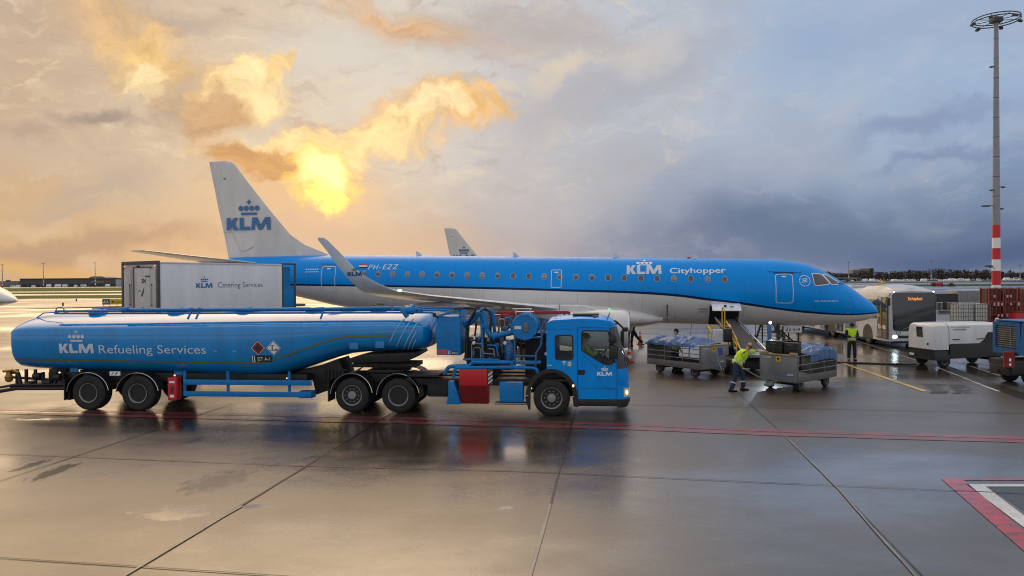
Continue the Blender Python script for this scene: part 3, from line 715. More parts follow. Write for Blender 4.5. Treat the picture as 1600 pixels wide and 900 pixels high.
def make_airliner(label, group=None):
    t = thing('airliner', label, 'airliner', group=group)
    # fuselage skin
    xs = [0, -.012, -.03, -.06, -.1, -.16, -.25, -.36, -.5, -.7, -.9, -1.15, -1.4, -1.65, -1.9, -2.15, -2.4, -2.7, -3, -3.3, -3.6, -4, -4.5, -5, -6, -7, -8, -9, -10, -11, -12, -13.5, -15, -17, -19, -21, -23, -24.5, -26, -27, -28, -29, -30, -31, -32, -33, -34, -35, -35.7, -36.1]
    rings = []
    for x in xs:
        tp, bt, w = smooth(TOP, x), smooth(BOT, x), smooth(HW, x); c, h = (tp + bt) / 2, (tp - bt) / 2
        rings.append([Vector((x, w * math.cos(a), c + h * math.sin(a))) for a in [2 * math.pi * k / 56 for k in range(56)]])
    b = BM(); b.loft(rings); put('fuselage', b, 'livery', t, ang=60)
    # wing to body fairing
    rings = []
    for x, w, lo_, hi_ in ((-10.2, .9, 1.60, 2.0), (-11.2, 1.45, 1.42, 2.25), (-12.4, 1.72, 1.30, 2.55), (-14.5, 1.86, 1.22, 2.72), (-17.5, 1.86, 1.25, 2.70), (-20, 1.75, 1.42, 2.62), (-21.8, 1.4, 1.66, 2.5), (-23.4, .8, 1.95, 2.3)):
        c, h = (lo_ + hi_) / 2, (hi_ - lo_) / 2
        rings.append([Vector((x, w * math.copysign(abs(math.cos(a)) ** .75, math.cos(a)), c + h * math.copysign(abs(math.sin(a)) ** .8, math.sin(a)))) for a in [2 * math.pi * k / 32 for k in range(32)]])
    b = BM(); b.loft(rings); put('belly_fairing', b, mat('belly_fairing_grey', (.42, .42, .425), .32, coat=.3, dirt=.3, dirt_col=(.2, .19, .18, 1), scale=2) if 'bf' not in M else M['bf'], t, ang=60)
    # wings with winglets
    for s in (-1, 1):
        b = BM(); rr_ = []
        for y, lx, ch, z, th in ((1.3, -13.3, 6.1, 2.15, .12), (1.9, -13.75, 5.6, 2.2, .11), (4.6, -15.1, 4.1, 2.48, .10), (8.5, -16.95, 2.95, 2.86, .085), (12.2, -18.75, 2.0, 3.22, .08), (13.2, -19.3, 1.6, 3.36, .085)):
            rr_.append(wing_section((lx, s * y, z), ch, th, (0, -s * .09, 1)))
        for y, lx, ch, z, th, dy in ((13.55, -19.72, 1.25, 3.46, .09, .5), (13.80, -20.12, .95, 3.66, .085, 1.1), (13.98, -20.60, .70, 3.95, .08, 2.2), (14.10, -20.98, .56, 4.28, .08, 3), (14.20, -21.45, .43, 4.80, .08, 3), (14.30, -21.83, .34, 5.2, .07, 3), (14.33, -21.98, .2, 5.29, .06, 3)):
            rr_.append(wing_section((lx, s * y, z), ch, th, (0, -s * dy, 1)))
        b.loft(rr_); w_ = put('wing', b, 'wingm', t, ang=50)
        for y, x0, zc in ((4.3, -18.6, 2.25), (7.2, -18.7, 2.58), (10.2, -19.3, 2.90)):   # flap track fairings
            b = BM(); b.lathe([(.01, 1.5), (.10, 1.2), (.17, .6), (.17, 0), (.12, -.6), (.01, -1.2)], (x0, s * y, zc - .12), axis='x', seg=12); put('flap_fairing', b, 'wingm', w_)
        b = BM(); b.sphere((-19.55, s * 13.42, 3.44), .05, (1.6, 1, .8)); put('navigation_light', b, 'lampg' if s < 0 else 'lampr', w_)
    # the emblem on the winglet's outer side
    wl = next(o for o in t.children if o.name.startswith('wing'))
    def wlf(u, v, l): return (u, -(13.98 + (v - 4.02) * .27) - .055 - l, v)
    strips(emblem(-21.22, 3.96, .52), wlf, 0, .006, 'winglet_emblem', mat('winglet_emblem_blue', (.03, .09, .22), .4, var=.04), t)
    # engines
    for s in (-1, 1):
        y = s * 4.35; zc = 1.52
        b = BM(); b.lathe([(.66, -.25), (.70, 0.02), (.76, .07), (.82, .02), (.87, -.2), (.90, -.8), (.89, -1.7), (.83, -2.5), (.74, -3.1), (.70, -3.12), (.68, -2.9)], (-11.85, y, zc), axis='x', seg=40, cap=False)
        e = put('engine', b, 'engw', t, ang=50)
        b = BM(); b.lathe([(.685, .01), (.70, .05), (.76, .085), (.815, .03), (.80, -.02)], (-11.85, y, zc), axis='x', seg=40, cap=False); put('intake_lip', b, 'chrome', e)
        b = BM(); b.lathe([(.66, -.6), (.2, -.6), (.2, -.45), (.02, -.15)], (-11.85, y, zc), axis='x', seg=24)
        for k in range(22):
            a = 2 * math.pi * k / 22; q = Vector((-12.35, y, zc)); r_ = Vector((0, math.cos(a), math.sin(a))); tt = Vector((.12, -math.sin(a) * .08, math.cos(a) * .08))
            b.b.faces.new([b.b.verts.new(q + r_ * .2 - tt), b.b.verts.new(q + r_ * .2 + tt), b.b.verts.new(q + r_ * .66 + tt), b.b.verts.new(q + r_ * .66 - tt)])
        put('fan', b, 'frame', e)
        b = BM(); b.lathe([(.5, -2.8), (.42, -3.5), (.30, -3.9), (.12, -4.2), (.02, -4.3)], (-11.85, y, zc), axis='x', seg=24); put('exhaust_cone', b, 'galvd', e)
        b = BM(); b.prism([(-12.7, 2.28), (-13.8, 2.62), (-16.8, 2.55), (-17.2, 2.3), (-15.2, 1.9), (-13.2, 1.9)], y - .14, y + .14, bev=.05); put('pylon', b, 'engw', e)
        b = BM(); b.tube([(-12.6, y + s * -.2, zc + .89), (-13.1, y - s * .2, zc + .905)], .02); put('nacelle_strake', b, 'engw', e)
    # fin with its dorsal fairing
    b = BM(); rr_ = []
    for z, le, te, th in ((5.05, -29.6, -34.2, .36), (5.5, -29.85, -34.28, .34), (6.36, -30.42, -34.45, .32), (7.8, -31.68, -34.78, .26), (9.35, -32.95, -35.1, .2), (10.38, -33.76, -35.32, .14), (10.55, -33.95, -35.35, .12), (10.62, -34.25, -35.37, .08)):
        ch = le - te; n = 12; pts = []
        for i in range(n + 1):
            q = (1 - math.cos(math.pi * i / n)) / 2; pts.append((le - q * ch, th / 2 * (2.6 * math.sqrt(q) * (1 - q) + .08 * q)))
        rr_.append([Vector((x, -y_, z)) for x, y_ in pts] + [Vector((x, y_, z)) for x, y_ in reversed(pts[1:-1])])
    b.loft(rr_); b.prism([(-28.1, 5.15), (-28.2, 5.28), (-29.6, 5.85), (-30.45, 6.42), (-30.7, 5.1)], -.05, .05, bev=.03)
    fin = put('tail_fin', b, 'tailwhite', t, ang=40)
    def finf(u, v, l): return (u, -.175 - l + (v - 6.6) * .012, v)
    strips(emblem(-34.22, 6.70, 2.68), finf, 0, .01, 'fin_emblem', mat('fin_emblem_blue', (.05, .16, .38), .45, var=.04) if 'fe' not in M else M['fe'], fin)
    b = BM(); b.box((-34.36, -.09, 9.62), (.16, .03, .05), .01); put('fin_light', b, 'trim', fin)
    b = BM(); b.tube([(-33.3, -.165, 5.5), (-33.0, -.17, 5.58), (-32.6, -.17, 5.75)], .012); b.tube([(-34.5, -.12, 6.6), (-33.9, -.16, 6.6), (-33.3, -.17, 5.35)], .006); put('panel_seam', b, 'galvd', fin)
    # tailplanes
    for s in (-1, 1):
        b = BM(); b.loft([wing_section((-32.0, s * .5, 4.80), 3.0, .07), wing_section((-32.9, s * 2.2, 4.97), 2.4, .07), wing_section((-34.7, s * 5.7, 5.31), 1.2, .07), wing_section((-35.0, s * 6.05, 5.35), .8, .07)])
        put('tailplane', b, 'wingm', t, ang=50)
    # cabin windows, each with its frame
    wx = [-25.62 + i * .7965 for i in range(24)]
    for x in wx:
        z = 4.19 + (x + 25.62) * (3.745 - 4.19) / 18.32
        lp = rrect(x - .112, z - .145, x + .112, z + .145, .10, 3)
        wn = strips([[lp]], fus, .06, .008, 'window', 'winglass', t)
        lp2 = rrect(x - .135, z - .168, x + .135, z + .168, .13, 3)
        strips(outline(lp2, .024), fus, .07, .014, 'window_frame', 'winframe', wn)
        if random.random() < .45:
            h_ = random.choice((.08, .14, .2)); strips([[[(x - .10, z + .12 - h_), (x + .10, z + .12 - h_), (x + .10, z + .08), (x + .06, z + .13), (x - .06, z + .13), (x - .10, z + .08)]]], fus, .06, .011, 'window_blind', 'blind', wn)
    # doors drawn by their outlines, with handles
    def door(name, x0, z0, x1, z1, r, handle=True, lower=None):
        lp = rrect(x0, z0, x1, z1, r, 5)
        d = strips(outline(lp, .035), fus, .12, .012, name, 'silver', t)
        if handle: strips([[rrect((x0 + x1) / 2 - .10, z1 - .17, (x0 + x1) / 2 + .10, z1 - .11, .02, 2)]], fus, .05, .018, 'handle', 'wtext', d)
        return d
    door('rear_door', -28.05, 3.20, -27.22, 4.60, .16)
    door('service_door', -4.97, 2.60, -4.16, 4.00, .14)
    door('emergency_exit', -15.72, 3.40, -15.18, 4.30, .08)
    strips([[[(-5.3, 4.10), (-3.75, 4.04), (-3.75, 4.06), (-5.3, 4.12)]], [[(-5.05, 4.03), (-4.1, 4.01), (-4.1, 4.05), (-5.05, 4.07)]], [[(-28.2, 4.72), (-27.2, 4.70), (-27.2, 4.72), (-28.2, 4.74)]]], fus, .05, .012, 'door_rain_gutter', 'navy', t, umax=.2)
    # cockpit glazing
    for nm, lp in (('cockpit_side_window', [(-3.22, 3.98), (-2.86, 3.96), (-2.74, 3.90), (-2.48, 3.56), (-2.50, 3.50), (-3.10, 3.44), (-3.17, 3.50)]), ('windscreen', [(-2.66, 3.93), (-2.50, 3.90), (-1.98, 3.56), (-2.02, 3.50), (-2.34, 3.49)])):
        for sd_ in (-1, 1):
            g = strips([[lp]], (lambda s_: lambda u, v, l: fus(u, v, l, s_))(sd_), .05, .01, nm, 'cockglass', t, umax=.12)
            strips(outline(list(reversed(inset(lp, -.03))) if False else inset(lp, -.04), .04), (lambda s_: lambda u, v, l: fus(u, v, l, s_))(sd_), .05, .018, 'window_frame', 'silver', g, umax=.12)
    b = BM(); b.tube([Vector(fus(-2.0, 3.5, .03)), Vector(fus(-1.9, 3.52, .06)), Vector(fus(-1.72, 3.45, .05))], .018); put('wiper', b, 'black', t)
    # writing on the skin
    strips(emblem(-11.97, 4.04, 1.70, crown=False), fus, .06, .01, 'airline_letters', 'silver', t, umax=.4)
    def crown_f(u, v, l):       # the crown sits where the skin turns over the top: keep its height along the curve
        return fus(u, v, l)
    strips(emblem(-11.97, 4.035, 1.70, letters=False), lambda u, v, l: fus(u, 4.47 + (v - 4.57) * .52, l), .04, .012, 'crown_emblem', 'wtext', t)
    strips(text_polys('Cityhopper', -9.88, 4.07, width=2.66, height=.27, bold=.012), fus, .06, .01, 'lettering', 'wtext', t, umax=.4)
    strips(text_polys('PH-EZZ', -25.42, 4.40, width=1.62, height=.27, shear=.18, space=1.25), fus, .06, .01, 'registration', 'wtext', t, umax=.4)
    strips(text_polys('AIR FRANCE KLM', -3.21, 2.66, width=1.1, height=.075), fus, .05, .012, 'lettering', 'wtext', t, umax=.2)
    b0 = -25.97
    for nm, z0, m_ in (('flag_red', 4.62, 'red'), ('flag_white', 4.55, 'wtext'), ('flag_blue', 4.48, 'navy')):
        strips([[[(b0, z0), (b0 + .46, z0), (b0 + .46, z0 + .07), (b0, z0 + .07)]]], fus, .03, .012, 'flag_stripe', m_, t)
    # round alliance emblem
    cx, cz = -3.62, 3.66; ring = []
    for k in range(18):
        a0, a1 = 2 * math.pi * k / 18, 2 * math.pi * (k + (.55 if 4 < k < 14 else 1)) / 18
        r0, r1 = (.235, .26) if not 4 < k < 14 else (.225, .27)
        ring.append([[(cx + r1 * math.cos(a0), cz + r1 * math.sin(a0)), (cx + r1 * math.cos(a1), cz + r1 * math.sin(a1)), (cx + r0 * math.cos(a1), cz + r0 * math.sin(a1)), (cx + r0 * math.cos(a0), cz + r0 * math.sin(a0))]])
    for dz in (-.07, 0, .07):
        ring.append([[(cx - .12, cz + dz - .04), (cx - .04, cz + dz + .01), (cx + .03, cz + dz - .01), (cx + .12, cz + dz + .05), (cx + .12, cz + dz + .08), (cx + .03, cz + dz + .025), (cx - .04, cz + dz + .04), (cx - .12, cz + dz - .01)]])
    strips(ring, fus, .05, .012, 'round_emblem', 'wtext', t)
    # small stencils, probes, vents, aerials
    for x, z, w in ((-25.0, 2.55, .35), (-8.5, 2.30, .42), (-29.0, 4.42, .8)):
        strips([[[(x + i * w / 6, z), (x + (i + .7) * w / 6, z), (x + (i + .7) * w / 6, z + .05), (x + i * w / 6, z + .05)]] for i in range(6)] + [[[(x, z - .13), (x + w, z - .13), (x + w, z - .10), (x, z - .10)]]], fus, .05, .01, 'stencil', 'dtext' if z < 4 else 'wtext', t)
    b = BM(); b.prism([(-10.05, 1.95), (-9.99, 1.95), (-9.99, 2.55), (-10.05, 2.55)], -1.52, -1.45); b.tube([fus(-10.0, 2.5, .02), fus(-10.0, 1.75, .02)], .02); put('drain_mast', b, 'dtext', t)
    for x in (-12.3, -8.3, -22.8, -17.5):
        b = BM(); b.prism([(x, smooth(TOP, x) - .03), (x - .28, smooth(TOP, x) + .22), (x - .42, smooth(TOP, x) + .22), (x - .36, smooth(TOP, x) - .03)], -.02, .02)
        put('aerial', b, 'wingm', t)
    b = BM(); b.sphere((-8.9, 0, 4.86), .07, (1.4, 1, .7)); put('beacon', b, 'red', t)
    for x, z in ((-1.3, 2.45), (-1.45, 2.9), (-2.9, 3.1), (-1.7, 2.2)):
        p = Vector(fus(x, z, 0)); q = Vector(fus(x, z, .12)); b = BM(); b.tube([p, q, q + Vector((.1, 0, 0))], .012, 6)
        put('air_probe', b, 'steel', t)
    # open forward hold with its door swung up
    dk = mat('hold_interior', (.012, .012, .012), .8)
    strips([[rrect(-8.0, 1.53, -6.62, 2.50, .10)]], fus, .08, .02, 'cargo_hold', dk, t, umax=.3)
    b = BM(); r_ = []
    for k in range(9):
        a = k / 8; th = .05
        y, z = -1.42 - a * .80, 2.60 + .14 * math.sin(a * 2.4) - .38 * a
        r_.append((y, z))
    prof = r_ + [(y - .01, z - .055) for y, z in reversed(r_)]
    b.prism(prof, -7.95, -6.62, axis='x', bev=.02); hd = put('cargo_door', b, 'box', t, ang=40)
    b = BM(); b.box((-7.35, -2.10, 2.50), (.12, .05, .10), .01); b.box((-7.05, -2.14, 2.46), (.16, .03, .05), .01); put('latch', b, 'dtext', hd)
    # nose gear with the number board
    g = BM(); g.tube([(-4.62, 0, 1.6), (-4.62, 0, .42)], .075, 12); g.tube([(-4.62, 0, 1.0), (-4.2, 0, 1.5)], .045); g.box((-4.62, 0, .95), (.22, .34, .16), .03); g.tube([(-4.62, -.3, .95), (-4.62, .3, .95)], .05); g.tube([(-4.62, -.26, .33), (-4.62, .26, .33)], .05); g.box((-4.55, 0, 1.12), (.16, .5, .1), .02)
    ng = put('nose_gear', g, 'galvd', t)
    for y in (-.19, .19): wheel(ng, -4.62, y, .31, .31, .2, .5, lugs=6)
    b = BM(); b.box((-3.98, -.34, 1.31), (.86, .02, .34), .005); gd = put('gear_door', b, 'box', t)
    strips(text_polys('ZZ-654', -4.33, 1.23, width=.68, height=.15, bold=.012), flat_y(-.352), 0, .003, 'lettering', 'dtext', gd)
    b = BM(); b.box((-4.72, -.34, 1.30), (.26, .03, .36), .01); put('gear_door', b, 'trim', t)
    # main gear
    for s in (-1, 1):
        g = BM(); g.tube([(-17.9, s * 2.9, 2.2), (-17.9, s * 2.97, .5)], .10, 12); g.tube([(-17.9, s * 2.9, 1.2), (-17.2, s * 2.0, 2.0)], .06); mg = put('main_gear', g, 'galvd', t)
        for dy in (-.24, .24): wheel(mg, -17.9, s * 2.97 + dy, .47, .47, .3, .5, lugs=8)
    return t
M['bf'] = mat('belly_fairing_grey', (.64, .635, .63), .32, coat=.3, dirt=.3, dirt_col=(.2, .19, .18, 1), scale=2)
M['fe'] = mat('fin_emblem_blue', (.05, .16, .38), .45, var=.04)
jet = make_airliner('blue and white jet filling the middle, nose to the right, its hold door open')
jet.location = (17.68, 35.55, 0); jet.rotation_euler = (0, 0, R(-10.2))
# the second jet stands behind it, only its fin and a winglet look over the roof
jet2 = copy_tree(jet); jet2['label'] = 'jet mostly hidden behind the blue one, only its pale fin and crown above the roof'
jet2.scale = (.89, .89, .89); jet2.location = (23.3, 71.6, 0); jet2.rotation_euler = (0, 0, R(-14))

# ------------------------------------------------------------------ refuelling semi-trailer and its tractor (x forward, near side at y = 0)
TRK = dict(loc=(1.07, 20.27, 0), rz=-5.9)
TK_T = [(-16.2, 2.68), (-16.17, 2.73), (-16.1, 2.77), (-15.95, 2.80), (-15.5, 2.82), (-14, 2.83), (-4.5, 2.90), (-4.0, 2.87), (-3.72, 2.82), (-3.56, 2.72), (-3.49, 2.58), (-3.46, 2.42)]
TK_B = [(-16.2, 1.26), (-16.14, 1.20), (-16.0, 1.18), (-15.6, 1.15), (-10.5, 1.02), (-8.6, .96), (-8.0, 1.03), (-7.0, 1.32), (-6.1, 1.60), (-5.5, 1.70), (-4.2, 1.74), (-3.8, 1.78), (-3.56, 1.86), (-3.49, 1.96), (-3.46, 2.08)]
TK_W = [(-16.2, 1.14), (-16.14, 1.19), (-16.05, 1.20), (-15.8, 1.22), (-15.2, 1.22), (-4.6, 1.22), (-4.1, 1.18), (-3.75, 1.05), (-3.56, .88), (-3.49, .72), (-3.46, .55)]
NU, ND = 1.35, 3.6            # crowned shallow roof, flat side with a round turn-under
def tank_y(u, v):
    t, b_, w = smooth(TK_T, u), smooth(TK_B, u), smooth(TK_W, u); h = t - b_; zs = t - min(.42, h * .36)
    if v >= zs: return w * max(0, 1 - min(1, (v - zs) / (t - zs)) ** NU) ** (1 / NU)
    return w * max(0, 1 - min(1, (zs - v) / (zs - b_)) ** ND) ** (1 / ND)
def tank(u, v, l=0.0, side=-1):
    y = tank_y(u, v); dz = (tank_y(u, v + .01) - tank_y(u, v - .01)) / .02; dx = (tank_y(u + .01, v) - tank_y(u - .01, v)) / .02 if u > -4.4 or u < -15.8 else 0
    n = Vector((-max(-3, min(3, dx)), 1, -max(-3, min(3, dz)))).normalized()
    return (u + n.x * l, 1.25 + side * (y + n.y * l), v + n.z * l)
t = thing('fuel_trailer', 'long blue fuel tank trailer lettered Refueling Services', 'tank trailer', TRK['loc'], TRK['rz'])
xs = [-16.2, -16.17, -16.12, -16.05, -15.95, -15.8, -15.6, -15.4, -15.1, -14, -12, -10.5, -9.5, -8.8, -8.5, -8.2, -7.9, -7.5, -7, -6.6, -6.2, -5.8, -5.4, -4.8, -4.5, -4.3, -4.1, -3.95, -3.8, -3.68, -3.58, -3.52, -3.48, -3.46]
rings = []
for x in xs:
    tp, bt, w = smooth(TK_T, x), smooth(TK_B, x), smooth(TK_W, x); h = tp - bt; zs = tp - min(.42, h * .36); ring = []
    for k in range(16):
        a = math.pi / 2 * k / 16; ring.append((math.cos(a) ** (2 / NU), zs + (tp - zs) * math.sin(a) ** (2 / NU)))
    ring.append((0, tp)); low = []
    for k in range(1, 16):
        a = math.pi / 2 * k / 16; low.append((math.cos(a) ** (2 / ND), zs - (zs - bt) * math.sin(a) ** (2 / ND)))
    low.append((0, bt))
    loop = list(reversed(low[:-1])) + ring[:-1] + [ring[-1]] + [(-y, z) for y, z in reversed(ring[:-1])] + [(-y, z) for y, z in low[:-1]] + [low[-1]]
    rings.append([Vector((x, 1.25 + w * y, z)) for y, z in loop])
b = BM(); b.loft(rings); put('tank', b, 'blue', t, ang=55)
def band_on(poly, w, name, m, lift=.012):
    P_ = []
    for (x0, z0), (x1, z1) in zip(poly, poly[1:]): P_.append([[(x0, z0 - w / 2), (x1, z1 - w / 2), (x1, z1 + w / 2), (x0, z0 + w / 2)]])
    return strips(P_, tank, .2, lift, name, m, t, umax=.25)
band_on([(-16.1, 1.50), (-8.59, 1.43), (-8.25, 1.45), (-6.15, 2.15), (-5.9, 2.19), (-4.45, 2.23)], .045, 'side_stripe', 'olive')
band_on([(-16.1, 2.24), (-9, 2.24), (-4.2, 2.42), (-3.62, 2.46)], .014, 'weld_seam', mat('pale_blue_seam', (.05, .26, .6), .3))
strips(emblem(-14.59, 1.70, 1.09), tank, .08, .012, 'airline_emblem', 'silver', t)
strips(text_polys('Refueling Services', -13.34, 1.70, width=3.32, height=.26, squeeze=1), tank, .08, .012, 'lettering', 'silver', t)
for x0 in (-9.78, -9.2): strips([[[(x0, 1.77), (x0 + .10, 1.77), (x0 + .10, 1.785), (x0, 1.785)]]], tank, 0, .012, 'marker', 'silver', t)
def dia(cx, cz, r): return [(cx, cz - r), (cx + r, cz), (cx, cz + r), (cx - r, cz)]
d = strips([[dia(-8.44, 1.87, .22)]], tank, .06, .012, 'hazard_placard', 'redd', t); strips(outline(dia(-8.44, 1.87, .205), .012), tank, .06, .018, 'placard_edge', 'wtext', d)
strips([[[(-8.52, 1.82), (-8.36, 1.82), (-8.37, 1.90), (-8.41, 1.96), (-8.43, 2.02), (-8.47, 1.95), (-8.52, 1.90)]], [[(-8.52, 1.79), (-8.36, 1.79), (-8.36, 1.80), (-8.52, 1.80)]]], tank, .06, .018, 'flame_symbol', 'dtext', d)
d = strips([[dia(-7.98, 1.87, .22)]], tank, .06, .012, 'hazard_placard', 'wtext', t); strips(outline(dia(-7.98, 1.87, .205), .012), tank, .06, .018, 'placard_edge', 'dtext', d)
strips([[[(-8.10, 1.80), (-7.86, 1.80), (-7.86, 1.815), (-8.10, 1.815)]], [[(-8.02, 1.81), (-8.0, 1.81), (-8.0, 1.95), (-8.02, 1.95)]], [[(-8.08, 1.93), (-7.94, 1.95), (-7.94, 1.965), (-8.08, 1.945)]], [[(-7.95, 1.83), (-7.87, 1.86), (-7.85, 1.84), (-7.93, 1.815)]], [[(-8.06, 1.87), (-8.0, 1.90), (-8.0, 1.88), (-8.05, 1.855)]]], tank, .06, .018, 'tree_and_fish_symbol', 'dtext', d)
pl = strips([[[(-8.66, 1.47), (-8.05, 1.47), (-8.05, 1.66), (-8.66, 1.66)]]], tank, .04, .014, 'fuel_grade_plate', 'dtext', t, umax=.08)
strips([[[(-8.62, 1.47), (-8.59, 1.47), (-8.59, 1.66), (-8.62, 1.66)]], [[(-8.56, 1.47), (-8.53, 1.47), (-8.53, 1.66), (-8.56, 1.66)]]] + text_polys('JET A-1', -8.47, 1.52, width=.38, height=.10, bold=.005), tank, .04, .06, 'lettering', 'wtext', pl)
for x0 in (-4.36,):    # slanted reflective bars on the rounded front shoulder
    for k, (z0, z1, dx) in enumerate(((2.06, 2.68, 0), (1.92, 2.68, .17), (1.84, 2.60, .34), (1.80, 2.32, .44), (1.80, 2.12, .54))):
        x = -4.58 + dx; s_ = .55
        strips([[[(x, z0), (x + .035, z0), (x + .035 + (z1 - z0) * s_, z1), (x + (z1 - z0) * s_, z1)]]], tank, .05, .014, 'reflective_bar', mat('reflective_blue_bar', (.25, .42, .62), .4) if k == 0 else bpy.data.materials['reflective_blue_bar'], t, umax=.08)
# top: rails, walkway, pipe, valve cluster, loop handle
for y in (.42, 2.1):
    b = BM(); b.box((-9.0, y, 2.93), (12.0, .05, .06), .01); b.box((-9.2, y, 2.86), (11.6, .1, .05), .01); put('coaming_rail', b, 'blue2', t)
b = BM(); b.tube([(-12.7, .36, 2.99), (-12.4, .34, 2.96), (-7.5, .32, 2.97), (-4.6, .32, 3.0)], .045, 10); b.tube([(-12.8, .36, 2.97), (-12.6, .36, 2.99)], .075, 10); put('vapour_pipe', b, 'blue2', t)
b = BM()
for x in (-10.6, -10.35, -6.6): b.tube([(x, .32, 2.95), (x + .03, .15, 2.82), (x, .1, 2.7)], .03, 8, fil=.08); b.sphere((x, .3, 2.97), .075)
put('pipe_bracket', b, 'blue2', t)
b = BM(); b.tube([(-12.42, .42, 2.88), (-12.42, .42, 3.06), (-12.16, .42, 3.06), (-12.16, .42, 2.88)], .016, 8, fil=.08)
o = put('loop_handle', b, 'galvd', t); o.location = (-2.55, 0, -.02)
b = BM(); b.tube([(-16.05, .9, 2.5), (-15.9, .8, 2.72), (-15.6, .7, 2.86), (-15.0, .6, 2.9)], .018, 8); b.tube([(-16.05, 1.6, 2.5), (-15.9, 1.7, 2.72), (-15.6, 1.8, 2.86), (-15.0, 1.9, 2.9)], .018, 8); put('ladder_rail', b, 'blue2', t)
for x in (-14.2, -11.6, -9.4, -7.2, -5.2):
    b = BM(); b.lathe([(.26, 2.8), (.28, 2.9), (.24, 2.94), (.1, 2.97), (.02, 2.97)], (x, 1.25, 0)); b.tube([(x - .2, 1.25, 2.96), (x + .2, 1.25, 2.99)], .02); put('manhole_cover', b, 'blue2', t)
b = BM(); b.tube([(-4.5, .30, 2.98), (-4.3, .26, 3.0), (-4.18, .22, 2.86), (-4.1, .25, 2.74)], .065, 10, fil=.1); b.box((-4.02, .35, 2.93), (.34, .3, .16), .04); b.lathe([(.1, -.14), (.12, -.1), (.12, .1), (.1, .14)], (-4.05, .3, 2.93), axis='x', seg=12); b.box((-3.78, .42, 2.92), (.14, .26, .14), .02); b.tube([(-4.15, .3, 3.0), (-3.95, .3, 3.05), (-3.7, .4, 3.0)], .02); b.tube([(-3.9, .3, 3.0), (-3.9, .3, 3.12)], .018); put('vent_valve', b, 'blue2', t)
# running gear
b = BM()
for y in (.55, 1.95): b.box((-11.4, y, .95), (7.8, .12, .26), .01)
b.box((-12.9, 1.25, .62), (3.2, 1.1, .12)); b.box((-12.9, .75, .95), (2.9, .25, .34), .02); b.box((-14.35, .5, .55), (.05, .8, .5)); b.box((-8.0, 1.1, .98), (1.8, 1.6, .2), .02)
b.prism([(-8.0, 1.0), (-7.0, 1.25), (-6.3, 1.5), (-6.1, .98), (-6.45, .62), (-7.0, .42), (-7.1, .85), (-8.0, .9)], .75, 1.7, bev=.02)
b.prism([(-6.0, 1.5), (-5.4, 1.66), (-3.95, 1.72), (-3.9, 1.62), (-4.2, 1.45), (-5.9, 1.40)], .45, 2.05, bev=.02); b.box((-4.95, 1.25, 1.30), (1.9, 1.0, .12), .02)
put('subframe', b, 'frame', t)
for i, x in enumerate((-13.69, -12.14)):
    for s, y in ((-1, .24), (1, 2.26)):
        w_ = wheel(t, x, y, .53, .53, .40, .52, side=s); 
    b = BM(); b.tube([(x, .3, .53), (x, 2.2, .53)], .07); put('axle', b, 'frame', t)
    for yy in (.02, 2.10):
        b = BM(); arc = [(x + .66 * math.cos(R(a)), yy, .53 + .60 * math.sin(R(a))) for a in range(8, 180, 12)]
        b.loft([[Vector(p), Vector((p[0], p[1] + .38, p[2])), Vector((p[0] * 1, p[1] + .38, p[2] + .012)), Vector((p[0], p[1], p[2] + .012))] for p in arc]); f_ = put('mudguard', b, 'black', t, ang=0)
        if yy < 1: b = BM(); b.tube([(p[0], p[1] - .005, p[2]) for p in arc], .011, 6); put('mudguard_edge', b, 'chrome', f_)
b = BM(); b.box((-14.42, .2, .62), (.03, .4, .62)); put('mudflap', b, 'black', t)
b = BM()
b.tube([(-17.4, .35, .40), (-16.2, .30, .60), (-14.4, .30, .62)], .055); b.tube([(-17.4, .35, .52), (-16.3, .30, .70), (-14.5, .30, .74)], .04); b.tube([(-16.6, .5, .92), (-15.4, .45, .86), (-14.5, .45, .86)], .04)
for x in (-16.25, -15.95, -15.65, -15.4, -15.0, -14.75): b.box((x, .4, .92), (.07, .07, .5 if x < -15.5 else .34))
for x, z in ((-15.8, .72), (-15.2, .78), (-14.9, .95), (-15.55, .98)): b.lathe([(.06, -.12), (.1, -.1), (.1, .1), (.06, .12)], (x, .35, z), axis='x', seg=10)
b.box((-15.5, .9, .66), (2.0, 1.0, .10)); b.box((-15.9, 1.9, .8), (.6, .5, .5), .03); b.tube([(-16.4, .3, 1.08), (-16.15, .3, 1.12), (-16.05, .3, .7)], .06, 8, fil=.1)
put('rear_pipework', b, 'frame', t)
b = BM(); b.lathe([(.05, -.2), (.10, -.16), (.12, -.04), (.08, .02), (.08, .12), (.13, .16), (.05, .2)], (-16.42, .28, 1.0), axis='z', seg=12); b.tube([(-16.6, .28, 1.12), (-16.3, .28, 1.16), (-16.1, .28, 1.08)], .04); put('hose_coupling', b, mat('brass_coupling', (.32, .17, .03), .4, metal=.4, dirt=.4), t)
b = BM(); b.prism([(-11.2, .33), (-10.92, .33), (-10.92, 1.0), (-11.2, 1.0)], .02, .30, bev=.03); ex = put('extinguisher_box', b, 'red', t)
strips([[[(-11.14, .84), (-10.98, .84), (-10.98, .90), (-11.14, .90)]], [[(-11.13, .42), (-11.0, .42), (-11.0, .5), (-11.13, .5)]]], flat_y(.02), 0, .004, 'sticker', 'wtext', ex)
strips([[[(-11.10, .55), (-11.05, .55), (-11.0, .68), (-11.04, .78), (-11.1, .68)]]], flat_y(.02), 0, .004, 'sticker', 'dtext', ex)
b = BM(); b.prism([(-12.98, 1.05), (-12.66, 1.05), (-12.66, 1.17), (-12.98, 1.17)], .0, .03); mk = put('maker_plate', b, 'wtext', t)
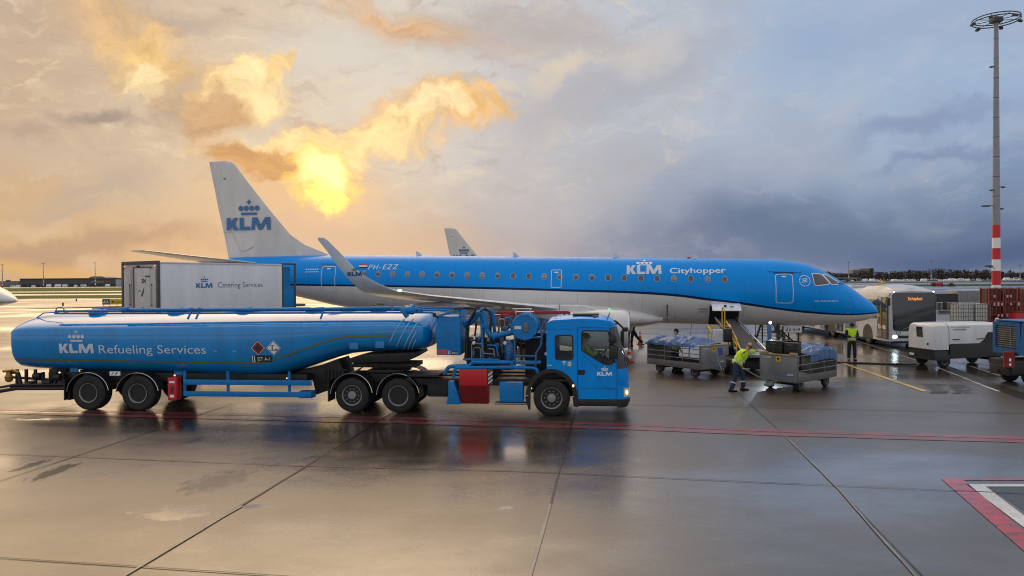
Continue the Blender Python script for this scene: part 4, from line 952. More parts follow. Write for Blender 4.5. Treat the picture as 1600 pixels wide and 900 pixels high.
strips([[[(-12.93, 1.08), (-12.86, 1.15), (-12.83, 1.15), (-12.9, 1.08)]], [[(-12.82, 1.08), (-12.76, 1.15), (-12.72, 1.15), (-12.78, 1.08)]]], flat_y(0), 0, .004, 'mark', 'dtext', mk)
b = BM(); b.box((-8.8, .06, .87), (3.86, .05, .15), .01); put('side_guard_rail', b, 'blue2', t)
b = BM(); b.box((-8.8, .06, .53), (3.86, .05, .15), .01); put('side_guard_rail', b, 'blue2', t)
b = BM(); b.prism([(-7.25, .43), (-6.87, .43), (-6.87, .62), (-7.25, .62)], .05, .4); put('side_guard_end', b, 'blue2', t)
for x in (-10.72, -9.4, -7.55):
    b = BM(); b.box((x, .12, .82), (.07, .05, .74)); put('side_guard_post', b, 'blue2', t)
for x, z in ((-14.44, 1.18), (-11.13, 1.10), (-5.62, 1.93), (-4.86, 1.97)):
    b = BM(); p = tank(x, z, .02); b.box((x, p[1] - .02, z), (.26, .05, .19), .01); put('side_marker', b, mat('pale_panel_blue', (.03, .20, .48), .45) if x < -14 else bpy.data.materials['pale_panel_blue'], t)
b = BM(); b.sphere((-14.62, .08, 1.12), .025); b.sphere((-11.0, .06, 1.06), .025); b.sphere((-7.6, .06, 1.0), .02); put('marker_lamp', b, 'lampwarm', t)
b = BM()
for k in range(6): b.box((-6.7 + k * .11, .72, .95), (.03, .04, .42))
b.box((-6.4, .72, 1.17), (.75, .06, .04)); b.box((-6.4, .72, .73), (.75, .06, .04)); put('hose_rack', b, 'frame', t)

# ---- tractor
t = thing('refuelling_tractor', 'blue fuel truck tractor unit with pump gear and hose reel behind its cab', 'truck', TRK['loc'], TRK['rz'])
b = BM()
for y in (.85, 1.6): b.box((-2.55, y, .92), (8.2, .09, .26), .01)
b.box((-4.9, 1.25, 1.12), (1.1, 1.0, .10), .03); b.box((-2.3, 1.25, .9), (3.8, 1.9, .2), .02); b.box((1.0, 1.25, .7), (1.6, 1.7, .4), .04); b.box((-3.1, .6, .72), (.9, .6, .5), .03); b.box((-3.6, .35, 1.12), (.9, .9, .06), .01)
b.box((-2.0, 1.3, 1.6), (.9, 1.6, 1.1), .02); b.box((-.45, 1.5, 1.6), (.7, 1.3, 1.3), .02)
put('chassis', b, 'frame', t)
for x, s0 in ((-5.74, 1), (-4.38, 1)):
    for s, y in ((-1, .38), (1, 2.12)):
        wheel(t, x, y, .50, .50, .30, .56, side=s, dual=(x > -5), bright=(x < -5))
        wheel(t, x, y + s * -.34, .50, .50, .28, .52, side=s, lugs=4, dual=True)
    b = BM(); b.tube([(x, .4, .5), (x, 2.1, .5)], .09); put('axle', b, 'frame', t)
    for yy in (.18, 1.72):
        b = BM(); arc = [(x + .62 * math.cos(R(a)), yy, .50 + .64 * math.sin(R(a))) for a in range(-5, 190, 13)]
        b.loft([[Vector(p), Vector((p[0], p[1] + .6, p[2])), Vector((p[0], p[1] + .6, p[2] + .014)), Vector((p[0], p[1], p[2] + .014))] for p in arc]); f_ = put('mudguard', b, 'black', t, ang=0)
        if yy < 1: b = BM(); b.tube([(p[0], p[1] - .005, p[2]) for p in arc[1:]], .012, 6); put('mudguard_edge', b, 'chrome', f_)
b = BM(); b.box((-6.42, .45, .62), (.03, .55, .6)); put('mudflap', b, 'black', t)
for s, y in ((-1, .19), (1, 2.31)): wheel(t, 0, y, .51, .51, .36, .56, side=s, bright=True)
# blue tall cabinet
b = BM(); b.box((-2.90, .62, 2.22), (.68, 1.0, 1.10), .02); cbn = put('filter_cabinet', b, 'blue2', t)
b = BM(); b.prism([(-3.26, 2.78), (-2.56, 2.98), (-2.50, 2.98), (-2.50, 2.92), (-3.2, 2.74)], .10, .16); b.prism([(-3.26, 2.78), (-2.56, 2.98), (-2.50, 2.98), (-2.50, 2.92), (-3.2, 2.74)], 1.08, 1.14); b.box((-2.56, .6, 2.86), (.06, 1.0, .22)); b.box((-3.26, .6, 2.77), (.03, 1.06, .03)); put('cabinet_roof_frame', b, 'blue2', cbn)
strips([[[(-3.22, 1.69), (-2.93, 1.69), (-2.93, 1.84), (-3.22, 1.84)]]], flat_y(.12), 0, .004, 'warning_plate', mat('faded_red_plate', (.38, .10, .12), .5), cbn)
strips([[[(-2.80, 1.70), (-2.62, 1.70), (-2.62, 1.79), (-2.80, 1.79)]]], flat_y(.12), 0, .004, 'fuel_plate', 'dtext', cbn)
strips(text_polys('JET A-1', -2.79, 1.72, width=.16, height=.045, bold=.02) + [[[(-2.90, 1.70), (-2.885, 1.70), (-2.885, 1.80), (-2.90, 1.80)]], [[(-2.86, 1.70), (-2.845, 1.70), (-2.845, 1.80), (-2.86, 1.80)]]], flat_y(.12), 0, .007, 'lettering', 'wtext', cbn)
b = BM(); b.box((-3.28, .05, 2.82), (.09, .1, .12), .03); b.tube([(-3.24, .05, 2.80), (-3.2, .12, 2.72)], .015); put('work_lamp', b, 'black', t)
# red locker with a slanting lid
b = BM(); b.prism([(.0, .86), (.0, 1.30), (.45, 1.30), (.45, .30), (.22, .30)], -2.58, -1.78, axis='x', bev=.012); lk = put('red_locker', b, 'red', t)
b = BM(); b.prism([(-.004, .84), (.216, .30), (.226, .30), (.006, .84)], -2.57, -1.79, axis='x'); put('locker_flap', b, 'redd', lk)
st = BM(); st.box((-1.70, .03, 1.08), (.13, .05, .42), .01); sp_ = put('striped_board', st, 'trim', t)
strips([[[(-1.76, z), (-1.64, z + .1), (-1.64, z + .15), (-1.76, z + .05)]] for z in (.88, .99, 1.10)] , flat_y(.005), 0, .004, 'board_stripe', 'silver', sp_)
b = BM(); b.prism([(-2.90, .95), (-2.74, .95), (-2.62, .55), (-2.56, .30), (-2.96, .30), (-2.90, .6)], .05, .5, bev=.015); put('step_bracket', b, 'blue2', t)
b = BM(); b.box((-1.12, .22, .66), (.66, .42, .55), .02); bx = put('battery_box', b, 'blue2', t)
b = BM()
for dx in (-.25, -.08, .1, .25):
    for dz in (-.2, .2): b.sphere((-1.12 + dx, .008, .66 + dz), .014, seg=8)
put('rivets', b, 'steel', bx)
b = BM(); b.box((-1.15, .28, .32), (.9, .3, .06), .02); put('air_tank', b, 'steel', t)
# pipework (all deliberately crowded)
def pipe(name, pts, r, fil=.12, m='blue2', seg=12, fl=()):
    b = BM(); b.tube(pts, r, seg, fil=fil)
    for i in fl:
        p = Vector(pts[i]); d_ = (Vector(pts[min(i + 1, len(pts) - 1)]) - Vector(pts[max(i - 1, 0)])).normalized(); b.tube([p - d_ * .03, p + d_ * .03], r * 1.45, seg)
    return put(name, b, m, t)
pipe('delivery_pipe', [(-2.45, .5, 2.52), (-2.25, .4, 2.62), (-2.1, .35, 2.84), (-1.92, .3, 2.86), (-1.80, .28, 2.30), (-1.62, .28, 2.18), (-1.45, .3, 2.24), (-.95, .35, 2.33)], .085, .16, fl=(0, 5, 7))
pipe('delivery_pipe', [(-1.98, .34, 2.8), (-1.95, .3, 1.35)], .045, 0)
pipe('delivery_pipe', [(-2.05, .5, 2.95), (-1.7, .6, 2.92), (-1.6, .7, 1.5)], .05)
pipe('manifold_pipe', [(-3.0, .12, 1.15), (-2.9, .10, 1.36), (-2.3, .10, 1.38), (-2.2, .1, 1.48), (-.3, .12, 1.48)], .055, .1, fl=(3,))
pipe('manifold_pipe', [(-2.75, .06, 1.05), (-2.7, .05, 1.33), (-1.1, .05, 1.35), (-.42, .06, 1.33), (-.35, .08, 1.12)], .048, .1, fl=(2,))
pipe('manifold_pipe', [(-2.5, .2, 1.55), (-1.5, .2, 1.55), (-1.4, .2, 1.45)], .03)
pipe('manifold_pipe', [(-1.12, .03, 1.36), (-1.05, .0, 1.55)], .04)
pipe('sense_line', [(-2.25, .22, 1.5), (-2.25, .2, 2.0), (-1.95, .2, 2.0), (-1.93, .2, 1.72), (-1.6, .2, 1.70)], .018, .06, 'galv', 8)
pipe('sense_line', [(-2.2, .25, 1.62), (-2.2, .2, 1.88), (-2.0, .2, 1.88), (-2.0, .2, 1.6)], .014, .05, 'galv', 8)
pipe('sense_line', [(-1.8, .2, 1.95), (-1.55, .18, 1.95), (-1.5, .18, 1.65)], .022, .05, 'blue2', 8)
pipe('sense_line', [(-1.78, .2, 1.85), (-1.62, .18, 1.85), (-1.60, .18, 1.62)], .018, .05, 'galv', 8)
for x, h_ in ((-1.5, .22), (-1.32, .26)):
    pipe('breather_hoop', [(x, .45, 2.25), (x - .01, .45, 2.45 + h_), (x + .17, .45, 2.45 + h_), (x + .16, .45, 2.25)], .024, .1, 'galv' if x < -1.4 else 'blue2', 8)
pipe('black_hose', [(-2.75, .3, 2.98), (-2.3, .25, 3.0), (-2.1, .2, 2.98), (-2.4, .3, 2.5), (-2.42, .3, 1.5)], .035, .2, 'black', 10)
pipe('black_hose', [(-2.0, .15, 2.9), (-1.85, .2, 3.0), (-1.7, .2, 2.85), (-1.72, .3, 1.6)], .03, .15, 'black', 10)
for i in range(9):
    rr = random.Random(40 + i); x = -2.4 + i * .22
    pipe('black_hose', [(x, .7, 2.6), (x + rr.uniform(-.1, .1), .5 + rr.uniform(-.1, .1), 2.1), (x + rr.uniform(-.12, .12), .55, 1.5)], .028, .2, 'black', 8)
rr = random.Random(11)
for i in range(26):
    x, z, y = rr.uniform(-2.3, -1.05), rr.uniform(1.55, 2.5), rr.uniform(.25, .6); r_ = rr.uniform(.03, .075); b = BM()
    if rr.random() < .5: b.lathe([(r_ * .6, -r_), (r_, -r_ * .8), (r_, r_ * .8), (r_ * .6, r_)], (x, y, z), axis=rr.choice('xyz'), seg=10)
    else: b.box((x, y, z), (r_ * rr.uniform(1, 2.4), r_ * 1.5, r_ * rr.uniform(1, 2.4)), .008)
    put('valve', b, rr.choice(('blued', 'blue2', 'galvd', 'blued')), t)
b = BM(); b.lathe([(.16, 1.5), (.17, 1.54), (.17, 2.02), (.12, 2.1), (.02, 2.12)], (-1.2, .45, 0), seg=18); b.lathe([(.2, 1.72), (.2, 1.78)], (-1.2, .45, 0), seg=18); put('filter_vessel', b, 'blued', t)
for dx, dz in ((-2.05, 2.25), (-1.30, 2.02), (-.15, 1.72), (-2.18, 2.02)):
    b = BM(); b.lathe([(.045, -.03), (.05, 0), (.05, .02), (.01, .02)], (dx, .16, dz), axis='y', seg=14); put('gauge', b, 'silver', t)
b = BM(); b.box((-.10, .25, 1.98), (.10, .04, .09), .01); b.box((-2.17, .2, 2.16), (.05, .03, .1), .01); put('white_tag', b, 'wtext', t)
# hose reel
b = BM(); b.lathe([(.02, .02), (.35, .02), (.375, .05), (.375, .12), (.34, .13), (.34, .75), (.375, .76), (.375, .86), (.02, .88)], (-.74, .02, 2.47), axis='y', seg=36); rl_ = put('hose_reel', b, 'blue2', t)
b = BM(); b.box((-.70, .03, 2.46), (.13, .03, .26), .04); b.box((-.70, .015, 2.36), (.09, .02, .05), .01); put('reel_hub', b, 'galvd', rl_)
strips([[[(-1.02, 2.41), (-.83, 2.41), (-.83, 2.50), (-1.02, 2.50)]]], flat_y(.04), 0, .01, 'reel_plate', 'silver', rl_)
b = BM()
for k in range(12):
    a = 2 * math.pi * k / 12; b.cyl((-.74 + .345 * math.cos(a), .02, 2.47 + .345 * math.sin(a)), (-.74 + .345 * math.cos(a), .045, 2.47 + .345 * math.sin(a)), .014, 6)
put('reel_bolts', b, 'steel', rl_)
b = BM()
for pts in ([(-1.02, .08, 1.40), (-1.02, .08, 2.26)], [(-.44, .08, 1.40), (-.42, .08, 1.75), (-.28, .08, 1.98), (-.26, .08, 2.3)], [(-1.02, .08, 1.66), (-.44, .08, 1.66)], [(-1.02, .08, 2.18), (-.3, .08, 2.18)]): b.tube(pts, .03, 8)
b.box((-.72, .2, 1.46), (.5, .3, .05)); b.prism([(-.34, 2.4), (-.18, 2.72), (-.10, 2.72), (-.14, 2.35), (-.28, 2.2)], .1, .14, holes=[[(-.27, 2.42), (-.19, 2.6), (-.17, 2.42), (-.26, 2.34)]])
put('reel_frame', b, 'blued', t)
b = BM(); b.tube([(-1.1, .3, 2.96), (-.55, .3, 2.96)], .012); b.tube([(-1.0, .3, 2.88), (-.5, .3, 2.88)], .012)
for x in (-1.0, -.6): b.tube([(x, .3, 2.78), (x, .3, 2.97)], .012)
put('guide_roller', b, 'chrome', t)
b = BM(); b.box((-.62, 2.15, 2.78), (2.1, .10, .10), .01); b.box((-1.62, 2.15, 2.70), (.5, .5, .05), .01)
for x in (-1.6, -1.2, .3, .45): b.box((x, 2.15, 2.6), (.06, .06, .4))
put('red_platform_beam', b, mat('weathered_red', (.32, .025, .03), .5, dirt=.3), t)
for x in (-1.45, .15):
    b = BM(); b.tube([(x, 2.1, 2.85), (x, 2.1, 3.02)], .01, 6); put('platform_pin', b, 'red', t)

# ---- cab
edge_ = lambda z: interp([(.3, 1.80), (1.5, 1.80), (2.45, 1.64), (2.7, 1.58)], z)
front_ = lambda z: interp([(.27, 2.08), (.4, 2.15), (.95, 2.14), (1.35, 2.10), (2.45, 1.82), (2.58, 1.74), (2.68, 1.60)], z)
dw = [(.84, 1.84), (.84, 2.30), (.90, 2.37), (1.54, 2.36), (1.62, 2.30), (1.71, 1.60), (1.66, 1.48), (1.58, 1.44), (1.46, 1.46), (1.40, 1.48)]
w1 = rrect(.12, 1.58, .59, 2.24, .07)
arch = [(.60 * math.cos(R(a)) * 1.03, .50 + .72 * math.sin(R(a))) for a in range(12, 150, 10)]
side_o = [(-.13, 1.24), (-.13, 2.52), (-.06, 2.62), (.05, 2.66), (1.50, 2.62), (1.58, 2.60), (1.64, 2.45), (1.80, 1.5), (1.80, .48), (.70, .48), (.68, .62), (.64, .82), (.55, 1.0), (.42, 1.13), (.25, 1.22), (.1, 1.25)]
for y0 in (.0, 2.40):
    b = BM(); b.prism(side_o, y0, y0 + .05, holes=[w1, dw]); cs = put('cab_side', b, 'cabblue', t)
    for nm, hp in (('side_window', w1), ('door_window', dw)):
        b = BM(); b.prism(inset(hp, -.004), y0 + .02, y0 + .026); put(nm, b, 'clear', t, ang=0)
        b = BM(); b.prism(inset(hp, -.022), y0 - .006, y0 + .03, holes=[inset(hp, .016)]); put('window_seal', b, 'black', cs)
b = BM(); b.box((-.11, 1.22, 1.9), (.04, 2.36, 1.3), .01); put('cab_back', b, 'cabblue', t)
def cabring(z, e=0.0):
    x0, x1 = edge_(z), front_(z) + e; out = []
    for k in range(9):
        a = R(90 * k / 8); out.append(Vector((x0 + (x1 - x0) * math.sin(a) ** .8, .40 * (1 - math.cos(a)) - e, z)))
    for k in range(9):
        a = R(90 - 90 * k / 8); out.append(Vector((x0 + (x1 - x0) * math.sin(a) ** .8, 2.45 - .40 * (1 - math.cos(a)) + e, z)))
    return out
for nm, zs, m_, e in (('bumper', (.27, .32, .42, .50), 'black', .015), ('front_panel', (.50, .7, .95, 1.2, 1.33), 'cabblue', 0), ('windscreen', (1.33, 1.6, 1.9, 2.2, 2.48), 'glass', 0), ('front_header', (2.48, 2.53, 2.58, 2.63), 'cabblue', 0)):
    b = BM(); b.loft([cabring(z, e) for z in zs], cap=False, ringclosed=False); put(nm, b, m_, t, ang=50)
b = BM(); r0 = [(-.13, 2.55), (-.06, 2.64), (.05, 2.69), (.8, 2.73), (1.3, 2.71), (1.60, 2.66), (1.74, 2.58), (1.66, 2.54)]
b.loft([[Vector((x, .0 + .02, z - .03)) for x, z in r0], [Vector((x, .12, z)) for x, z in r0], [Vector((x, 1.22, z + .03)) for x, z in r0], [Vector((x, 2.32, z)) for x, z in r0], [Vector((x, 2.44, z - .03)) for x, z in r0]]); rf = put('roof', b, 'cabblue', t, ang=50)
b = BM(); b.box((.95, .9, 2.79), (.75, .6, .05), .015); put('roof_hatch', b, 'trim', rf)
b = BM(); b.box((.1, .5, 2.755), (.1, .1, .03)); b.box((1.2, .25, 2.735), (.09, .06, .03)); put('roof_lamp', b, 'redd', rf)
b = BM(); b.tube([(1.52, .2, 2.62), (1.60, .2, 2.82), (1.60, .2, 2.86)], .012); put('beacon_bracket', b, 'frame', t)
b = BM(); b.lathe([(.035, 2.86), (.04, 2.9), (.03, 2.97), (.01, 2.98)], (1.60, .2, 0), seg=12); put('beacon', b, lamp_mat('beacon_green', (.08, .5, .2), .8), t)
# door cut, handle, step panel, skirt, arch
def seam(name, pts, m='black', w=.012, y=-.003): 
    b = BM(); b.tube([(x, y, z) for x, z in pts], w / 2, 6); put(name, b, m, t)
seam('door_seam', [(.72, .50), (.72, 2.40), (.78, 2.46), (1.58, 2.45), (1.66, 2.38), (1.79, 1.55), (1.79, .5)]); seam('door_crease', [(.73, .80), (1.79, .78)], w=.008); seam('door_crease', [(.86, 1.72), (1.20, 1.42), (1.42, .86), (1.5, .80), (1.78, .79)], w=.006); seam('roof_seam', [(-.12, 2.42), (.72, 2.42)], w=.008)
b = BM(); b.prism(rrect(.72, 1.16, .93, 1.30, .05), -.004, .01); b.box((.80, -.012, 1.23), (.13, .02, .05), .008); put('door_handle', b, 'black', t)
b = BM(); b.box((1.26, .03, .40), (1.14, .08, .20), .02); b.prism([(.62, .28), (.74, .28), (.74, .6), (.66, .8), (.62, .7)], -.01, .3, bev=.01); put('sill_skirt', b, 'black', t)
b = BM(); A1 = [(.60 * math.cos(R(a)), .52 + .70 * math.sin(R(a))) for a in range(4, 178, 8)]; A2 = [(.72 * math.cos(R(a)), .52 + .80 * math.sin(R(a))) for a in range(176, 2, -8)]
b.prism(A1 + A2, -.03, .10); b.box((-.62, .1, .55), (.05, .22, .5)); b.prism([(-.73, .52), (-.6, .52), (-.6, .18), (-.64, .18)], 0, .25); b.prism([(.58, .52), (.72, .52), (.72, .3), (.60, .3)], -.03, .2); put('wheel_arch', b, 'black', t)
b = BM(); b.prism([(-.6, .6), (-.6, 1.2), (.65, 1.2), (.65, .6)], .4, .45); put('inner_arch', b, 'frame', t)
b = BM(); b.sphere((.60, -.03, .86), .03, (1, .6, 1.3)); b.sphere((-.56, 0, .78), .025); put('marker_lamp', b, 'lampwarm', t)
b = BM()
for z0, z1 in ((.52, .92),): b.loft([[v + Vector((.012, -.012, 0)) for v in cabring(z)[2:8]] for z in (.56, .62, .75, .80)], cap=False, ringclosed=False)
hl = put('headlight', b, mat('headlight_lens', (.32, .30, .27), .12, emit=(1, .8, .5, 1), es=.12), t)
b = BM(); b.sphere((2.06, .06, .68), .05, (.8, .8, 1.4)); put('lamp_bulb', b, 'lampwarm', hl)
b = BM(); b.prism([(1.82, .92), (2.02, .92), (2.03, .97), (1.95, 1.30), (1.84, 1.34)], -.012, .02, bev=.01); put('corner_panel', b, 'cabblue', t)
strips(emblem(1.25, 1.14, .41), flat_y(0), 0, .008, 'airline_emblem', 'wtext', t)
strips([[circle(.50, 1.46, .075, 20)]], flat_y(0), 0, .006, 'round_sticker', 'wtext', t)
strips(outline(circle(.50, 1.46, .07, 20), .015) + [[[(.46, 1.45), (.54, 1.45), (.54, 1.47), (.46, 1.47)]]], flat_y(0), 0, .009, 'sticker_ring', 'dtext', t)
strips([[[(.31, 1.49), (.40, 1.49), (.40, 1.54), (.31, 1.54)]], [[(.33, 1.42), (.36, 1.42), (.36, 1.47), (.33, 1.47)]]], flat_y(0), 0, .006, 'small_sticker', 'silver', t)
strips([[[(-.12, 1.41), (.02, 1.41), (.02, 1.43), (-.12, 1.43)]]], flat_y(0), 0, .006, 'small_sticker', 'silver', t)
# mirrors
b = BM(); b.box((1.68, -.16, 2.16), (.22, .12, .22), .04); put('mirror', b, 'black', t)
b = BM(); b.box((1.70, -.16, 1.80), (.24, .13, .38), .05); put('mirror', b, 'black', t)
b = BM(); b.tube([(1.62, .03, 2.44), (1.62, -.15, 2.34), (1.68, -.16, 2.2), (1.70, -.16, 1.6), (1.74, .02, 1.5)], .018, 8, fil=.05); put('mirror_arm', b, 'black', t)
b = BM(); b.tube([(1.68, 1.6, 2.58), (1.85, 1.9, 2.52), (2.05, 2.1, 2.32)], .028, 8); b.box((2.12, 2.1, 2.27), (.18, .16, .14), .05); b.tube([(1.66, 2.3, 2.5), (1.9, 2.6, 2.4)], .025); put('front_mirror', b, 'black', t)
b = BM(); b.box((2.06, 2.62, 1.95), (.12, .2, .5), .05); put('far_mirror', b, 'black', t)
b = BM(); b.tube([(2.07, .35, 1.40), (2.10, .9, 1.42), (1.95, .95, 1.95)], .016); b.tube([(2.10, .2, 1.42), (2.14, .28, 1.52), (2.06, .3, 1.62)], .025); put('wiper', b, 'black', t)
# inside the cab
b = BM(); b.box((.7, 1.2, .98), (1.9, 2.2, .08), .02); b.box((1.70, 1.2, 1.34), (.34, 2.2, .34), .06); put('dashboard', b, 'frame', t)
for y in (.6, 1.85):
    b = BM(); b.box((.92, y, 1.30), (.5, .5, .16), .05); b.box((.70, y, 1.72), (.14, .48, .8), .06, rot=(0, -12, 0)); put('seat', b, 'frame', t)
b = BM(); b.tube([Vector((1.42, .6, 1.66)) + Vector((math.cos(a) * .12, math.sin(a) * .21, math.cos(a) * .17)) for a in [2 * math.pi * k / 20 for k in range(20)]], .018, 8, closed=True); b.tube([(1.42, .6, 1.66), (1.62, .6, 1.48)], .03); put('steering_wheel', b, 'chrome', t)

# ------------------------------------------------------------------ catering truck (rear door towards the camera, box lifted)
t = thing('catering_truck', 'high-lift truck with white box lettered Catering Services, rear door in view', 'truck', (-14.4, 30, 0), 58)
b = BM(); b.box((3.2, 1.3, 3.45), (6.3, 2.56, 2.36), .02); bx = put('box_body', b, 'box', t)
b = BM()
b.box((3.2, .01, 2.36), (6.3, .012, .012))
b.box((3.2, .008, 2.30), (6.3, .03, .08)); b.box((3.2, .008, 4.60), (6.3, .03, .05)); put('box_edge_trim', b, 'silver', bx)
b = BM()
for y0, y1, z0, z1 in ((.0, 2.62, 4.55, 4.68), (.0, 2.62, 2.26, 2.36), (-.01, .11, 2.3, 4.6), (2.5, 2.63, 2.3, 4.6)): b.box((.02, (y0 + y1) / 2, (z0 + z1) / 2), (.10, y1 - y0, z1 - z0), .01)
put('rear_frame', b, 'trim', t)
b = BM(); b.box((.035, 1.3, 3.45), (.03, 2.4, 2.2)); b.box((.0, .36, 3.35), (.06, .38, 1.95), .02); b.box((.0, 2.2, 3.35), (.06, .5, 1.95), .02); put('rear_panel', b, 'boxdoor', t)
b = BM(); b.box((-.01, 1.13, 3.34), (.03, 1.08, 2.1), .01); dr = put('rear_door', b, mat('rear_door_grey', (.60, .57, .53), .5, dirt=.4, scale=3, streak=True), t)
b = BM(); b.box((.0, 1.73, 3.34), (.05, .12, 2.15)); b.box((.0, 1.15, 4.41), (.05, 1.3, .05)); put('door_gasket', b, 'trim', t)
def rear_f(u, v, l): return (-.03 - l, 2.6 - u, v)   # u runs left to right seen from behind
strips(text_polys('204', 1.45, 3.78, width=.30, height=.17, bold=.02), rear_f, 0, .006, 'lettering', 'dtext', dr)
strips([[[(1.42, 3.22), (1.50, 3.20), (1.60, 3.42), (1.63, 3.60), (1.55, 3.48), (1.46, 3.34)]], [[(1.22, 3.42), (1.38, 3.42), (1.38, 3.46), (1.22, 3.46)]], [[(1.45, 2.68), (1.62, 2.68), (1.62, 2.76), (1.45, 2.76)]], [[(1.4, 2.28), (1.75, 2.28), (1.75, 2.33), (1.4, 2.33)]]], rear_f, 0, .006, 'door_mark', 'dtext', dr)
for z in (4.05, 2.62):
    b = BM(); b.box((-.035, .72, z), (.02, .34, .045)); put('hinge', b, 'dtext', dr)
for y, z0, z1 in ((1.98, 2.85, 3.7), (.42, 2.85, 3.7)):
    b = BM(); b.tube([(-.05, y, z0), (-.05, y, z1)], .012 if y > 1 else .006, 6); b.sphere((-.05, y, z0), .03); b.sphere((-.05, y, z1), .03); put('grab_bar', b, 'dtext', t)
for y in (.22, 2.38):
    b = BM(); b.sphere((-.03, y, 4.47), .035); put('marker_lamp', b, 'lampr', t)
b = BM(); b.sphere((-.06, 1.35, 4.47), .05, (1, 2, .8)); put('rear_camera', b, 'dtext', t)
strips([[[(x, 2.34), (x + .12, 2.34), (x + .24, 2.46), (x + .12, 2.46)]] for x in (.12, .36, 1.98, 2.22)], rear_f, 0, .03, 'chevron', 'trim', t)
strips(emblem(1.72, 3.54, .80), flat_y(.02), 0, .004, 'airline_emblem', 'btext', t)
strips(text_polys('Catering Services', 2.78, 3.55, width=2.42, height=.25), flat_y(.02), 0, .004, 'lettering', mat('grey_blue_lettering', (.10, .16, .24), .5), t)
# front platform: blue cabin frame
b = BM()
for q in ((6.38, 0), (7.15, 0), (6.38, 2.5), (7.15, 2.5)): b.box((q[0], q[1] + .04, 3.46), (.08, .08, 2.4), .01)
b.box((6.78, .04, 4.64), (.86, .08, .08)); b.box((6.78, 2.54, 4.64), (.86, .08, .08)); put('platform_frame', b, 'trim', t)
b = BM(); b.box((6.76, .05, 2.92), (.72, .04, 1.25), .01); b.box((6.66, .12, 4.0), (.5, .04, 1.0)); b.box((6.78, 1.3, 2.3), (.9, 2.5, .08)); b.box((6.76, .03, 3.56), (.74, .03, .05)); put('platform_panel', b, 'blue2', t)
b = BM(); b.box((7.9, 1.3, 1.55), (1.7, 2.3, 1.3), .12); b.box((8.2, 1.3, 2.42), (1.5, .8, .10), .02); cb_ = put('cab', b, 'blue2', t)
b = BM(); b.box((7.7, .6, 2.62), (.8, .5, .12), .02); b.box((8.6, .7, 2.3), (1.2, .4, .25), .05); put('cab_roof_gear', b, 'galvd', t)
b = BM(); b.box((8.0, .13, 1.75), (.8, .04, .5), .02); put('cab_window', b, 'glass', t)
b = BM()
for y in (.7, 1.8): b.box((4.0, y, .85), (8.0, .12, .25))
for a_, c_ in (((1.2, .95), (5.2, 2.2)), ((5.2, .95), (1.2, 2.2))):
    for y in (.55, 1.95): b.tube([(a_[0], y, a_[1]), (c_[0], y, c_[1])], .08, 8)
b.tube([(3.2, .5, 1.57), (3.2, 2.0, 1.57)], .06); put('lift_chassis', b, 'frame', t)
for x in (1.6, 7.6):
    for s, y in ((-1, .3), (1, 2.3)): wheel(t, x, y, .48, .48, .34, .52, side=s)

M['buswhite'] = mat('bus_white', (.50, .51, .52), .3, coat=.3, dirt=.3, scale=2, streak=True)
# ------------------------------------------------------------------ articulated bus
t = thing('articulated_bus', 'long white airport bus facing the camera with dark windscreen and lit Schiphol sign', 'bus', (20.32, 39.6, 0), -93)
def busring(x, ins=0.0, top=3.14):
    out = []
    for y, z in [(0 + ins, .34), (0 + ins, 2.75), (.06 + ins, 2.98), (.3, top), (1.28, top + .05), (2.25, top), (2.49 - ins, 2.98), (2.55 - ins, 2.75), (2.55 - ins, .34)]: out.append(Vector((x, y, z)))
    return out
b = BM(); b.loft([busring(-8.6), busring(-.9), busring(-.35, .01), busring(-.12, .05, 3.10), busring(0, .14, 3.02)]); put('body', b, 'buswhite', t, ang=40)
b = BM(); b.loft([busring(-18), busring(-9.6)]); put('rear_body', b, 'buswhite', t, ang=40)
b = BM()
for k in range(8): b.box((-8.68 - k * .12, 1.27, 1.7), (.05, 2.4, 2.5), .01)
b.box((-9.1, 1.27, 1.7), (1.1, 2.2, 2.3)); put('bellows', b, 'black', t)
b = BM(); b.loft([[Vector((x, y, z)) for y, z in ((.25, 3.08), (.35, 3.24 + d), (1.27, 3.34 + d), (2.2, 3.24 + d), (2.3, 3.08))] for x, d in ((-4.4, -.2), (-3.6, .06), (-1.9, .1), (-1.0, .02), (-.25, -.14))]); b.box((-7, 1.27, 3.22), (2.2, 1.7, .2), .06); b.box((-13, 1.27, 3.25), (5, 1.8, .2), .06); put('roof_pod', b, 'buswhite', t)
b = BM(); b.prism([(.17, 1.02), (.30, .92), (2.25, .92), (2.40, 1.02), (2.44, 2.86), (2.32, 2.98), (.24, 2.98), (.11, 2.86)], .01, .035, axis='x', bev=.01); put('windscreen', b, 'glass', t)
def bus_front(u, v, l): return (.036 + l, u, v)
strips(text_polys('Schiphol', .94, 2.57, width=.74, height=.17, bold=.008), bus_front, 0, .004, 'destination_sign', 'lampo', t)
strips(text_polys('717', .30, .70, width=.28, height=.15, bold=.02), lambda u, v, l: (.0 + l, u, v), 0, .03, 'fleet_number', 'dtext', t)
b = BM(); b.box((-.02, 1.27, .62), (.08, 2.3, .52), .05); put('front_bumper', b, 'buswhite', t); b = BM(); b.box((.02, 1.2, .60), (.03, 1.9, .14), .01); b.box((0, 1.27, .34), (.1, 2.2, .06)); put('grille', b, 'black', t)
for y, m_ in ((.26, 'lampw'), (2.3, 'black')):
    b = BM(); b.sphere((.03, y, .60), .09, (.4, 1.6, .8)); put('headlight', b, m_, t)
for y in (.25, 2.3):
    b = BM(); b.sphere((-.02, y, 3.02), .035); put('marker_lamp', b, 'lampw', t)
